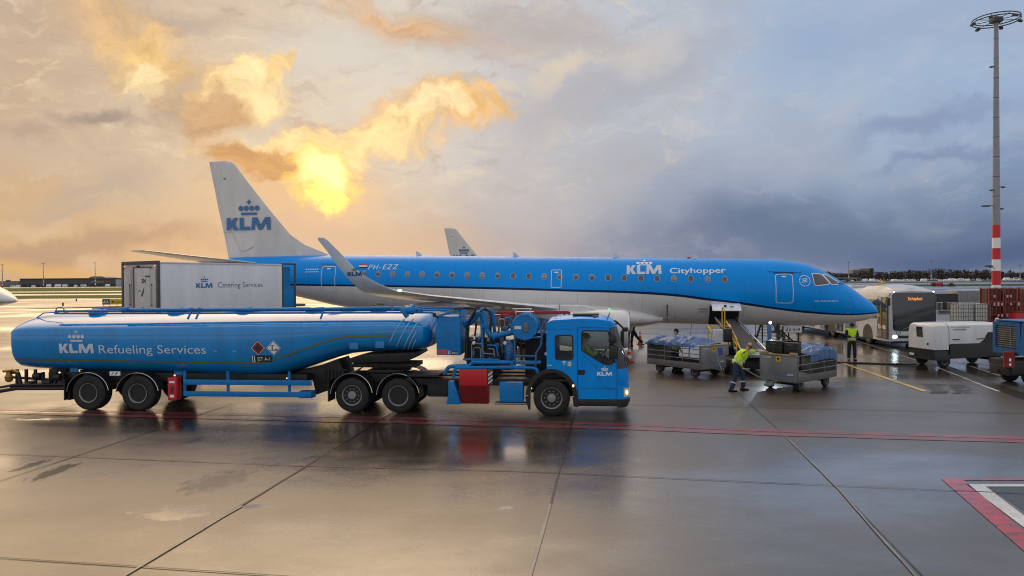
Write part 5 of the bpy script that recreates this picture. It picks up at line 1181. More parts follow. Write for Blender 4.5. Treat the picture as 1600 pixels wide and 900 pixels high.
b = BM(); b.tube([(.0, 2.5, 2.9), (.25, 2.72, 2.8), (.28, 2.74, 2.5)], .02); b.box((.28, 2.74, 2.3), (.1, .16, .42), .04); b.tube([(.0, .05, 2.9), (.22, -.14, 2.8)], .02); b.box((.24, -.16, 2.5), (.1, .16, .42), .04); put('mirror', b, 'black', t)
b = BM(); b.tube([(.04, .7, 1.0), (.045, 1.25, 1.25), (.045, 1.3, 1.22)], .012); b.tube([(.04, 1.9, 1.0), (.045, 1.35, 1.28)], .012); put('wiper', b, 'galv', t)
b = BM(); b.box((-4.9, -.006, 2.05), (7.0, .03, 1.05), .01); b.box((-13.8, -.006, 2.05), (8.0, .03, 1.05), .01); put('side_glazing', b, 'glass', t)
for x in (-.85, -7.0, -12.0):
    b = BM(); b.box((x, -.012, 1.62), (1.25, .05, 2.25), .01); dr = put('door', b, 'glass', t)
    b = BM(); b.box((x, -.03, 1.62), (.05, .05, 2.2)); b.box((x, -.04, .50), (1.25, .06, .06)); b.box((x + .62, -.03, 1.62), (.05, .05, 2.2)); put('door_frame', b, 'trim', dr)
    b = BM(); b.tube([(x - .1, -.05, .9), (x - .1, -.05, 2.3)], .018); b.tube([(x + .1, -.05, .9), (x + .1, -.05, 1.6)], .018); put('handrail', b, 'yellow', dr)
strips(text_polys('t-e', -1.35, 1.0, width=1.0, height=.3, bold=.05), flat_y(-.04), 0, .01, 'lettering', 'silver', t)
strips(text_polys('20', -1.6, 2.66, width=.36, height=.18, bold=.02), flat_y(-.03), 0, .01, 'route_number', 'wtext', t)
strips([[[(-6.0, .4), (-4.0, .4), (-4.6, 1.5), (-6.0, 1.5)]], [[(-10.2, .4), (-9.6, .4), (-9.9, 1.5), (-10.4, 1.5)]]], flat_y(0), 0, .006, 'blue_livery_patch', mat('bus_blue', (.10, .16, .36), .4), t)
for x in (-2.75, -8.1, -14.5):
    for s, y in ((-1, .17), (1, 2.38)): wheel(t, x, y, .48, .48, .3, .52, side=s)
    b = BM(); b.prism([(x + .66 * math.cos(R(a)), .48 + .66 * math.sin(R(a))) for a in range(0, 181, 12)] + [(x - .66, .34), (x + .66, .34)], -.008, .06); put('wheel_arch', b, 'black', t)
b = BM(); b.box((-9, 1.27, .3), (17, 2.0, .2)); put('underframe', b, 'frame', t)

# ------------------------------------------------------------------ ground power unit trailer
t = thing('ground_power_unit', 'white and black ground power trailer beside the bus', 'power unit', (17.6, 30.66, 0), 9)
def gring(x, z0, z1, i=0.0): return [Vector((x, y, z)) for y, z in ((-.0 + i, z0), (-.0 + i, z1 - .35), (.07 + i, z1 - .09), (.22 + i, z1), (1.38 - i, z1), (1.53 - i, z1 - .09), (1.6 - i, z1 - .35), (1.6 - i, z0))]
b = BM(); b.loft([gring(-.05, .76, 1.74, .10), gring(.0, .74, 1.80, .03), gring(.12, .74, 1.83), gring(.665, .74, 1.84)]); put('end_hood', b, 'white', t, ang=40)
b = BM(); b.loft([gring(.62, .6, 1.83, .03), gring(.72, .6, 1.83, .03)]); put('hood_gap', b, 'black', t)
b = BM(); b.loft([gring(.70, .95, 1.84), gring(2.9, .95, 1.84)]); b.loft([gring(2.94, .8, 1.83), gring(3.5, .8, 1.81), gring(3.62, .8, 1.74, .08)]); put('canopy', b, 'white', t, ang=40)
b = BM(); b.loft([gring(.02, .30, .78, -.012), gring(.72, .30, .80, -.012)]); b.loft([gring(.72, .36, 1.30, -.012), gring(2.2, .40, 1.30, -.012), gring(2.9, .44, 1.30, -.012)]); b.loft([gring(2.9, .44, .85, -.005), gring(3.6, .46, .85, -.005)]); lower = put('lower_body', b, 'black', t, ang=40)
b = BM(); b.prism([(2.1, 1.0), (2.9, 1.0), (2.9, 1.45), (2.5, 1.45), (2.3, 1.12)], -.02, .02); put('black_flash', b, 'black', t)
b = BM(); b.box((.9, 0, 1.0), (.01, .02, .01)); b.prism([(-.055, 1.2), (-.055, 1.7)] and [(.62, 1.25), (.98, 1.25), (1.02, 1.68), (.66, 1.68)], -.062, -.03, axis='x'); put('control_window', b, 'glass', t)
strips([[circle(.32, .98, .06, 14)]], lambda u, v, l: (-.052 - l, u, v), 0, .012, 'round_badge', 'redd', t)
strips([[[(1.2, .42), (1.5, .42), (1.5, .52), (1.2, .52)]]], lambda u, v, l: (-.0 - l, u, v), 0, .02, 'number_plate', 'silver', t)
strips(text_polys('PTS HANDLING', .80, 1.66, width=.86, height=.055), flat_y(.06), 0, .055, 'lettering', 'dtext', t)
strips(text_polys('CONTENDER', .86, 1.56, width=.62, height=.055, bold=.02), flat_y(.03), 0, .035, 'lettering', 'dtext', t)
for x, m_ in ((.85, 'dtext'), (2.0, 'dtext')):
    b = BM(); b.box((x + .15, -.006, 1.17 if x < 1 else 1.18), (.34, .02, .035)); put('latch_recess', b, m_, t)
for x in (.55, 3.0):
    for s, y in ((-1, .16), (1, 1.44)): wheel(t, x, y, .26, .26, .18, .5, side=s, lugs=5)
    b = BM(); b.tube([(x, .2, .26), (x, 1.4, .26)], .04); b.box((x, .8, .38), (.3, .8, .12)); put('axle', b, 'frame', t)
b = BM(); b.tube([(3.6, .8, .4), (4.4, .8, .3)], .035); put('tow_bar', b, 'frame', t)
t2 = t

# ------------------------------------------------------------------ blue baggage tug at the edge of the picture
t = thing('tow_tractor', 'blue airport tug with a cab, cut by the picture edge next to the power trailer', 'tug', (17.5, 25.4, 0), 4)
so = [(.0, 1.08), (.02, 1.3), (.10, 2.12), (.2, 2.2), (2.6, 2.2), (2.7, 2.1), (2.7, .95), (.6, .90)]
wn = [(.22, 1.32), (.26, 2.04), (.78, 2.04), (.78, 1.26)]; wn2 = rrect(.98, 1.2, 1.9, 2.04, .06)
for y0 in (0, 1.5):
    b = BM(); b.prism(so, y0, y0 + .05, holes=[wn, wn2]); cs = put('cab_side', b, 'blued', t)
    b = BM(); b.prism(inset(wn, -.004), y0 + .02, y0 + .026); b.prism(inset(wn2, -.004), y0 + .02, y0 + .026); put('side_window', b, 'clear', t, ang=0)
    b = BM(); b.prism(inset(wn, -.03), y0 - .008, y0 + .03, holes=[inset(wn, .012)]); put('window_seal', b, 'black', cs)
t.scale = (1, .8, 1)
b = BM(); b.prism([(.0, 1.06), (1.55, 1.06), (1.55, 2.18), (0, 2.18)], -.02, .03, axis='x', holes=[rrect(.14, 1.26, 1.38, 2.06, .06)]); fpn = put('front_panel', b, 'blued', t)
b = BM()
for k in range(10): b.box((.02, .76, 1.32 + k * .075), (.016, 1.2, .022))
b.box((.02, .5, 1.66), (.02, .03, .78)); put('window_grille', b, 'galv', fpn)
b = BM(); b.prism(rrect(.14, 1.26, 1.38, 2.06, .06), .04, .045, axis='x'); put('front_window', b, 'glass', fpn)
b = BM(); b.box((1.4, .78, 2.22), (2.6, 1.62, .07), .03); b.box((2.68, .78, 1.5), (.05, 1.5, 1.2)); put('roof', b, 'blued', t)
b = BM(); b.box((.7, .4, 2.29), (.2, .12, .06), .02); b.box((1.5, .3, 2.30), (.14, .1, .08), .02); put('roof_lamp', b, 'lampwarm', t)
b = BM(); b.box((1.5, .78, .62), (3.4, 1.4, .5), .04); b.box((.1, .78, .5), (.7, 1.2, .35), .04); b.box((1.6, .75, 1.3), (.5, 1.0, .6), .06); b.tube([(-.3, .8, .45), (-.05, .8, .45)], .05); put('chassis', b, 'frame', t)
b = BM(); b.box((.30, -.03, 1.42), (.02, .04, .10), .005); b.box((.06, .1, 1.22), (.1, .04, .09), .01); put('side_sticker', b, 'wtext', t)
b = BM(); b.tube([(0, -.01, 1.06), (2.6, -.01, .92)], .014, 6); put('trim_line', b, 'galv', t)
for x in (.55, 2.3):
    for s, y in ((-1, .15), (1, 1.42)): wheel(t, x, y, .33, .33, .24, .5, side=s, lugs=5, name='wheel')
b = BM(); b.lathe([(.17, .62), (.19, .64), (.19, 1.12), (.2, 1.16), (.12, 1.18), (.02, 1.2)], (-.20, .25, 0), seg=16); fb = put('red_canister', b, 'redd', t)
strips([[[(-.33, .85), (-.25, .85), (-.25, .95), (-.33, .95)]], [[(-.33, .70), (-.25, .70), (-.25, .78), (-.33, .78)]]], flat_y(.06), 0, .006, 'sticker', 'wtext', fb)

# ------------------------------------------------------------------ baggage carts
from mathutils import noise as MN
def tarp(name, x0, x1, y0, y1, zt, bulge, drop, seed, parent, fold=1.0, endrop=None):
    nx, ny = 44, 30; rings = []
    for i in range(nx + 1):
        u = i / nx; row = []
        for j in range(ny + 1):
            v = j / ny
            # unrolled width including the flaps over the sides
            w = (y1 - y0); s = -drop + v * (w + 2 * drop)
            y = y0 + min(max(s, 0), w); z = zt
            if s < 0: z = zt + s; y = y0 - .02
            elif s > w: z = zt - (s - w); y = y1 + .02
            x = x0 + (x1 - x0) * u
            n1 = MN.noise(Vector((x * 1.3 + seed, y * 1.1, seed))); n2 = MN.noise(Vector((x * 3.5, y * 1.2 + x * 2.2, seed + 5)))
            inside = max(0, 1 - abs(v - .5) * 2.0) ** .5 * min(1, u * 9, (1 - u) * 9)
            z += bulge * inside * (.75 + .5 * n1) + .085 * fold * (1 - abs(n2) * 3) * (.3 + inside)
            if s < 0 or s > w: y += (.05 * n2 + .03 * n1) * (1 if s > w else -1); z += .04 * n1
            if endrop and u > endrop[0]:
                z -= endrop[1] * ((u - endrop[0]) / (1 - endrop[0])) ** 2 * (1 if s < w * .4 else .2)
            row.append(Vector((x, y, z)))
        rings.append(row)
    b = BM(); b.loft(rings, cap=False, ringclosed=False); return put(name, b, 'tarp', parent, ang=80, recalc=True)
def make_cart(label):
    t = thing('baggage_cart', label, 'baggage cart', group='open baggage carts with blue covers')
    b = BM(); b.box((1.32, .69, .34), (2.66, 1.38, .07), .01)
    for x, y in ((.02, .02), (.02, 1.36), (2.62, .02), (2.62, 1.36)): b.box((x, y, .77), (.06, .06, .92), .008)
    put('deck_frame', b, 'galvd', t)
    b = BM(); b.box((.0, .69, .77), (.03, 1.34, .88), .008); fp = put('front_panel', b, 'galv', t)
    b = BM(); b.box((2.64, .69, .77), (.03, 1.34, .88), .008); put('rear_panel', b, 'galv', t)
    b = BM(); b.box((-.02, .69, 1.22), (.08, 1.40, .045), .012); put('panel_cap', b, mat('worn_yellow_edge', (.34, .26, .14), .5, dirt=.4) if 'wye' not in M else M['wye'], fp)
    ff = lambda u, v, l: (-.016 - l, 1.38 - u, v)
    strips([[rrect(.60, .98, .78, 1.16, .01)]], ff, 0, .004, 'yellow_label', 'yellow', fp)
    strips([[circle(.69, 1.07, .045, 12)]], ff, 0, .008, 'label_symbol', 'dtext', fp)
    strips([[[(.10, 1.12), (.42, 1.12), (.42, 1.14), (.10, 1.14)]], [[(.10, 1.08), (.42, 1.08), (.42, 1.09), (.10, 1.09)]]], ff, 0, .004, 'stencil_line', 'silver', fp)
    strips([[[(.52, .50), (1.22, .50), (1.22, .52), (.52, .52)]], [[(.52, .56), (1.0, .56), (1.0, .58), (.52, .58)]]], ff, 0, .004, 'blue_line', 'btext', fp)
    strips(text_polys('KLM', 1.02, .545, width=.2, height=.05, bold=.03), ff, 0, .004, 'lettering', 'wtext', fp)
    for y in (.0, 1.38):
        b = BM(); b.box((1.32, y, .45), (2.6, .03, .20), .006); put('side_board', b, 'galvd', t)
        for z in (.70, .90, 1.20):
            b = BM(); b.tube([(.03, y, z), (2.6, y, z)], .014, 8); put('side_rail', b, 'galv', t)
        for x in (.85, 1.75):
            b = BM(); b.tube([(x, y, .5), (x, y, 1.20)], .012, 6); put('side_post', b, 'galv', t)
    for x in (.38, 2.12):
        for s, y in ((-1, .16), (1, 1.22)): wheel(t, x, y, .20, .20, .12, .5, side=s, lugs=5)
        b = BM(); b.tube([(x, .2, .20), (x, 1.18, .20)], .03); b.box((x, .69, .27), (.2, .8, .06)); put('axle', b, 'frame', t)
    b = BM(); b.box((1.3, .69, .28), (2.4, .3, .06)); put('underframe', b, 'frame', t)
    return t
M['wye'] = mat('worn_yellow_edge', (.34, .26, .14), .5, dirt=.4)
c2 = make_cart('grey baggage cart with crumpled blue cover and black cases beside the bending worker')
c1 = copy_tree(c2); c1['label'] = 'grey baggage cart with a long folded blue cover behind the truck cab'
c2.location = (9.39, 24.2, 0); c2.rotation_euler = (0, 0, R(40)); c1.location = (8.35, 28.75, 0); c1.rotation_euler = (0, 0, R(123.5)); c1.scale = (1.08, 1.05, 1.0)
tarp('cover', .75, 2.68, .0, 1.38, 1.22, .16, .26, 3.0, c2, 1.4, (.72, .18))
tarp('cover', .25, 2.75, .0, 1.38, 1.22, .22, .10, 8.0, c1, 1.2)
b = BM(); b.tube([(-.0, .69, .32), (-.45, .69, .32), (-.62, .69, .32)], .035); b.box((-.62, .69, .27), (.30, .2, .09), .02); b.tube([(-.55, .69, .33), (-1.10, .78, .55), (-1.78, .80, .84)], [.028, .024, .02], 8); b.tube([(-1.74, .68, .86), (-1.78, .92, .86)], .018, 8); put('draw_bar', b, 'galv', c2)
b = BM(); b.tube([(0, .69, .32), (-.3, .69, .30), (-.38, .69, .30)], .03); b.tube([(-.36, .69, .30), (-.22, .69, .60), (-.16, .69, .92)], .024, 8); b.tube([(-.17, .58, .92), (-.17, .80, .92)], .016, 8); put('draw_bar', b, 'galv', c1)
strips([[rrect(.92, .82, 1.17, 1.10, .03)]], lambda u, v, l: (-.016 - l, 1.38 - u, v), 0, .006, 'blue_pouch', mat('pouch_blue', (.03, .09, .32), .5), c1)
for i, (x, y, sx, sy, sz) in enumerate(((.28, .95, .30, .62, .42), (.30, .35, .26, .5, .38))):
    k = thing('suitcase', ('black box suitcase standing on the cart next to the nose wheel', 'smaller black suitcase lying at the near corner of the cart')[i], 'suitcase', c2.matrix_world @ Vector((0, 0, 0)), 40)
    k.location = Matrix.Translation((9.39, 24.2, 0)) @ Matrix.Rotation(R(40), 4, 'Z') @ Vector((x, y, 1.24))
    b = BM(); b.box((0, 0, sz / 2), (sx, sy, sz), .04, seg=3); sh = put('shell', b, 'bag', k)
    b = BM(); b.tube([(-sx / 2 - .01, -.1, sz * .8), (-sx / 2 - .05, -.08, sz * .8), (-sx / 2 - .05, .08, sz * .8), (-sx / 2 - .01, .1, sz * .8)], .012, 6); put('handle', b, 'galvd', k)
    b = BM(); b.box((0, 0, sz / 2), (sx + .006, sy * .02, sz + .004)); b.box((0, 0, sz / 2), (sx + .006, sy + .006, .015)); put('zip', b, 'trim', k)
strap = thing('cable_loop', 'pale hose loop lying on top of the cart beside the black cases', 'hose', Matrix.Translation((9.39, 24.2, 0)) @ Matrix.Rotation(R(40), 4, 'Z') @ Vector((.45, .12, 1.27)), 0)
b = BM(); b.tube([(-.25, 0, .0), (-.05, .0, .06), (.15, 0, .14), (.30, 0, .24), (.36, .0, .12), (.28, 0, .02)], .018, 8, fil=.08); put('hose', b, 'silver', strap)
for k in range(2):
    bl = thing('wooden_chock', ('tan block on the left end of the cart front', 'tan block on the right corner of the cart front')[k], 'block', Matrix.Translation((9.39, 24.2, 0)) @ Matrix.Rotation(R(40), 4, 'Z') @ Vector((-.02, (1.2, .14)[k], 1.24)), 40)
    b = BM(); b.box((0, 0, .03), (.12, .26, .06), .02); b.box((0, 0, .062), (.08, .2, .02), .01); put('block', b, M['wye'], bl)

# ------------------------------------------------------------------ belt loader
t = thing('belt_loader', 'belt loader raised into the open hold with yellow handrails on its left', 'belt loader', (9.45, 28.4, 0), 84.5)
z_ = lambda x: .80 + x * (1.86 - .80) / 6.3
b = BM(); b.prism([(0, .66), (6.3, z_(6.3) - .16), (6.42, z_(6.3) - .05), (6.3, z_(6.3)), (0, .80), (-.1, .73)], -.44, .44, bev=.01); put('conveyor_bed', b, 'frame', t)
b = BM(); b.prism([(.0, .803), (6.3, z_(6.3) + .003), (6.3, z_(6.3) + .015), (0, .815)], -.40, .40); put('belt', b, mat('black_belt', (.02, .02, .02), .6, var=.3, scale=5), t)
b = BM(); b.tube([(-.1, -.47, .86), (6.3, -.47, z_(6.3) + .08)], .045, 8); b.box((3.1, -.46, z_(3.1)), (.1, .06, .1)); put('side_rail', b, 'chrome', t)
b = BM(); b.tube([(-.1, .47, .86), (6.3, .47, z_(6.3) + .08)], .04, 8); put('side_rail', b, 'galv', t)
b = BM(); b.tube([(-.05, -.5, .9), (-.2, -.5, .70)], .05, 8); put('rail_end', b, 'wtext', t)
b = BM(); b.box((2.6, .1, .42), (4.6, 1.7, .35), .04); b.box((3.6, .75, .75), (2.2, .8, .35), .03); b.tube([(1.6, 0, .5), (3.4, 0, 1.2)], .07); b.tube([(4.5, 0, .5), (5.2, 0, 1.5)], .06); put('chassis', b, 'frame', t)
for x in (.9, 4.2):
    for s, y in ((-1, -.72), (1, 1.0)): wheel(t, x, y, .30, .30, .2, .5, side=s, lugs=5)
b = BM(); b.box((2.4, .95, .85), (.5, .6, .5), .05); b.box((2.62, .95, 1.3), (.12, .55, .7), .05); put('driver_seat', b, 'white', t)
b = BM(); b.box((1.9, .75, 1.45), (.3, .35, .55), .05); b.tube([(1.7, .6, 1.75), (1.7, .95, 1.82), (1.9, .95, 1.72)], .02); put('control_box', b, 'black', t)
def rail(name, pts, r=.026, fil=.1): b = BM(); b.tube(pts, r, 8, fil=fil); return put(name, b, 'yellow', t)
rail('yellow_handrail', [(3.4, .58, .9), (3.4, .58, 2.35), (3.7, .58, 2.55), (4.0, .58, 2.45), (4.0, .58, 1.2)])
rail('yellow_handrail', [(3.0, .50, .8), (3.0, .50, 1.75), (3.0, 1.35, 1.75), (3.0, 1.35, .7)])
rail('yellow_handrail', [(1.2, .52, .7), (1.2, .52, 1.35), (3.4, .52, 1.95)])
rail('yellow_handrail', [(1.0, .55, .55), (1.05, .55, 1.1), (3.2, .55, 1.62)])
rail('yellow_handrail', [(.2, .5, .84), (2.8, .5, 1.85)])
rail('yellow_handrail', [(2.2, 1.35, .7), (2.2, 1.35, 1.6), (3.0, 1.35, 1.75)])
rail('yellow_post', [(1.7, .53, .9), (1.7, .53, 1.45)], .02, 0); rail('yellow_post', [(2.4, .53, .9), (2.4, .53, 1.65)], .02, 0)
# blue work-light post
t = thing('work_light_post', 'blue post with a bright white lamp between belt loader and nose wheel', 'lamp post', (10.45, 29.9, 0), 0)
b = BM(); b.box((0, 0, .95), (.14, .14, 1.9), .02); b.box((0, 0, .03), (.5, .4, .06), .02); b.tube([(0, 0, .2), (.3, .1, .05)], .03); put('post', b, 'blued', t)
b = BM(); b.box((0, -.075, 1.0), (.12, .01, .10)); put('white_tag', b, 'wtext', t)
b = BM(); b.box((0, -.04, 1.99), (.16, .12, .14), .03); put('lamp_head', b, 'trim', t)
b = BM(); b.sphere((0, -.11, 1.99), .055, (1, .4, 1)); put('lamp_lens', b, lamp_mat('floodlight_lens', (.75, .95, 1), 14), t)
ld = bpy.data.lights.new('work_light', 'SPOT'); ld.energy = 130; ld.color = (.8, .95, 1); ld.spot_size = R(110); ld.spot_blend = .6; ld.shadow_soft_size = .06
lo_ = bpy.data.objects.new('work_light', ld); COL.objects.link(lo_); lo_.parent = t; lo_.location = (0, -.2, 1.99); lo_.rotation_euler = (R(-58), 0, 0)
# passenger stairs beyond the fuselage
t = thing('passenger_stairs', 'dark steel passenger stairs seen from below beyond the front fuselage', 'stairs', (14.2, 38.4, 0), 80)
b = BM()
for y in (-.65, .65): b.prism([(0, 2.55), (0, 2.75), (.9, 2.75), (5.2, .35), (5.2, .15), (.85, 2.55)], y - .04, y + .04)
for (a_, c_) in (((0, -.7, 2.6), (0, -.7, .1)), ((0, .7, 2.6), (0, .7, .1)), ((.1, -.7, .3), (.1, .7, 1.5)), ((.1, .7, .3), (.1, -.7, 1.5)), ((2.6, -.7, 1.6), (2.6, -.7, .2)), ((2.6, .7, 1.6), (2.6, .7, .2)), ((0, -.7, .35), (5, -.7, .35)), ((0, .7, .35), (5, .7, .35)), ((0, -.7, 1.0), (0, .7, 1.0)), ((0, -.7, .5), (0, .7, .5))): b.tube([a_, c_], .04, 8)
put('stair_frame', b, 'frame', t)
for k in range(12):
    x = 1.0 + k * .36; b = BM(); b.box((x, 0, 2.62 - k * .2), (.28, 1.26, .04)); put('tread', b, 'galvd', t)
b = BM(); b.box((.45, 0, 2.7), (.9, 1.4, .06)); put('platform', b, 'galvd', t)
for y in (-.68, .68):
    b = BM(); b.tube([(0, y, 2.75), (0, y, 3.75), (.9, y, 3.75), (5.2, y, 1.35), (5.2, y, .4)], .03, 8, fil=.15); put('stair_handrail', b, 'galv', t)
for x in (.2, 4.6):
    for y in (-.8, .8): wheel(t, x, y, .25, .25, .15, .5, side=(-1 if y < 0 else 1), lugs=5)

# ------------------------------------------------------------------ cones, hose, fences, racks, mast
def cone(label, loc):
    t = thing('traffic_cone', label, 'traffic cone', loc, group='striped traffic cones')
    b = BM(); b.box((0, 0, .02), (.40, .40, .04), .012); b_ = put('base', b, 'redd', t)
    rz = [(.15, .04), (.125, .19), (.10, .34), (.078, .48), (.05, .62), (.032, .74), (.02, .75)]
    for i in range(5):
        b = BM(); (r0, z0), (r1, z1) = rz[i], rz[i + 1]; b.lathe([(r0, z0), (r1, z1)], seg=20, cap=(i == 4)); put('band', b, 'orange' if i % 2 == 0 else 'reflect', t)
    b = BM(); b.lathe([(.032, .73), (.034, .76), (.02, .77)], seg=14); put('tip', b, 'orange', t)
    return t
cone('striped cone right beside the truck cab front', (5.33, 33.6, 0)); cone('striped cone beside the walking man under the wing', (7.45, 42.9, 0))
b = BM(); b.tube([(17.4, 31.6, .05), (16.6, 31.9, .03), (15.4, 32.4, .03), (14.2, 32.9, .03), (13.2, 34.0, .03), (12.9, 35.3, .05), (12.95, 35.8, .8), (12.95, 35.9, 1.6)], .035, 8, fil=.5)
tag(put('power_cable', b, 'black', None), 'black power cable lying from the white trailer to the jet', 'cable')
b = BM(); b.tube([(8.9, 36.5, 1.55), (8.6, 35.6, .9), (8.3, 34.6, .4), (8.1, 34.0, .03)], .012, 6); tag(put('ground_wire', b, 'galvd', None), 'thin earthing wire hanging from the jet belly', 'wire')
def barrier(label, x, y, a, w=2.4, grp='steel crowd barriers'):
    t = thing('crowd_barrier', label, 'barrier', (x, y, 0), a, grp)
    b = BM(); b.tube([(-w / 2, 0, .12), (-w / 2, 0, 1.1), (w / 2, 0, 1.1), (w / 2, 0, .12)], .022, 8, fil=.12); b.tube([(-w / 2, 0, .2), (w / 2, 0, .2)], .016, 6); put('frame', b, 'silver', t)
    b = BM()
    n = int(w / .13)
    for k in range(1, n): b.tube([(-w / 2 + k * w / n, 0, .2), (-w / 2 + k * w / n, 0, 1.1)], .009, 5)
    put('bars', b, 'silver', t)
    for s in (-1, 1):
        b = BM(); b.tube([(s * w * .42, -.28, .02), (s * w * .42, 0, .12), (s * w * .42, .28, .02)], .016, 6); put('foot', b, 'silver', t)
    return t
barrier('steel barrier in front of the stacked white crates', 37.6, 60, 3); barrier('steel barrier right of the white crates', 40.1, 60.1, 2); barrier('steel barrier in front of the red cages by the light mast', 43.6, 60, -2)
for i, lb in enumerate(('far steel barrier just right of the bus', 'far steel barrier left of the grey container', 'far steel barrier under the grey container')): barrier(lb, 47.2 + i * 2.6, 80, 1)
barrier('steel barrier standing askew beside the bus', 33.6, 60.5, -14)
# grey container, low black wall, white crates, red cages
t = thing('grey_container', 'small grey container beside the low black wall', 'container', (51.0, 84, 0), 0)
b = BM(); b.box((2.1, 1, 1.35), (4.4, 2, 1.9), .03); put('body', b, 'galv', t); b = BM(); b.box((2.1, 1, 2.32), (4.5, 2.1, .10), .03); put('lid', b, 'silver', t)
b = BM()
for k in range(22): b.box((.0 + k * .2, -.01, 1.3), (.05, .04, 1.7))
put('ribs', b, 'galv', t)
t = thing('low_wall', 'low black equipment wall behind the barriers right of the bus', 'wall', (44.5, 84, 0), 0)
b = BM(); b.box((1.5, .3, .95), (9.6, .5, 1.9), .03); put('panel', b, 'black', t); b = BM(); b.box((1.5, .3, 1.93), (9.7, .6, .08), .02); put('coping', b, 'trim', t)
for i in range(2):
    t = thing('crate_stack', ('stack of white caged crates, left of the two', 'stack of white caged crates next to the red cages')[i], 'crates', (34.2 + i * 1.26, 56, 0), 3, 'white caged crate stacks')
    b = BM(); b.box((0, 0, 1.0), (1.12, 1.0, 1.55), .05); put('tank', b, mat('white_plastic', (.55, .55, .52), .5, dirt=.2) if 'wp' not in M else M['wp'], t); M['wp'] = bpy.data.materials['white_plastic']
    b = BM()
    for k in range(7): b.box((-.57 + k * .19, -.53, 1.0), (.025, .03, 1.6))
    for k in range(6): b.box((0, -.535, .25 + k * .3), (1.18, .03, .025))
    for k in range(6): b.box((-.575, -.45 + k * .18, 1.0), (.03, .025, 1.6)); b.box((-.58, 0, .25 + k * .3), (.03, 1.04, .025))
    put('cage', b, 'galv', t); b = BM(); b.box((0, 0, .1), (1.2, 1.1, .16)); put('pallet', b, 'black', t)
M['cage'] = mat('rusty_red_frame', (.26, .035, .03), .5, dirt=.5, scale=3); M['caged'] = mat('dark_rusty_red', (.09, .02, .018), .6, dirt=.4, scale=3)
for i, x in enumerate((36.0, 37.25, 38.9, 40.15)):
    t = thing('red_cage', ('red steel cage stack, leftmost at the foot of the mast', 'red steel cage stack, second from the left by the mast', 'red steel cage stack right of the dark gap', 'red steel cage stack at the picture edge')[i], 'cage', (x + .5, 56, 0), 0, 'tall red cages by the mast')
    b = BM()
    for sx in (-.55, .55):
        for sy in (-.5, .5): b.box((sx, sy, 1.5), (.07, .07, 3.0))
    for z in (.1, .95, 1.0, 1.85, 1.95, 2.95): b.box((0, -.5, z), (1.15, .05, .05)); b.box((0, .5, z), (1.15, .05, .05))
    for sx in (-.3, 0, .3): b.box((sx, -.51, 1.5), (.03, .03, 2.9))
    put('frame', b, 'cage', t); b = BM(); b.box((0, .1, 1.5), (1.05, .7, 2.8)); put('load', b, 'caged', t)
    rr = random.Random(i)
    b = BM()
    for z in (.9, 1.75, 2.35):
        for sx in (-.42, -.15, .15, .42):
            if rr.random() < .75: b.box((sx, -.55, z), (.13, .03, .3 * rr.uniform(.5, 1)))
    put('latches', b, mat('pale_latch', (.55, .38, .36), .5) if i == 0 else bpy.data.materials['pale_latch'], t)
t = thing('red_bin', 'red bin in front of the red cages beside the barrier', 'bin', (37.6, 54.5, 0)); b = BM(); b.prism([(-.5, .1), (.5, .1), (.55, 1.15), (-.55, 1.15)], -.4, .4, bev=.03); put('body', b, 'red', t); b = BM(); b.box((0, 0, 1.18), (1.15, .9, .06), .02); put('lid', b, 'redd', t)
t = thing('bollard', 'dark bollard with a pale cap behind the power trailer', 'bollard', (30.0, 45.5, 0)); b = BM(); b.lathe([(.19, 0), (.19, 1.05), (.15, 1.1)], seg=14); put('post', b, 'galvd', t); b = BM(); b.sphere((0, 0, 1.15), .12); put('cap', b, 'silver', t)
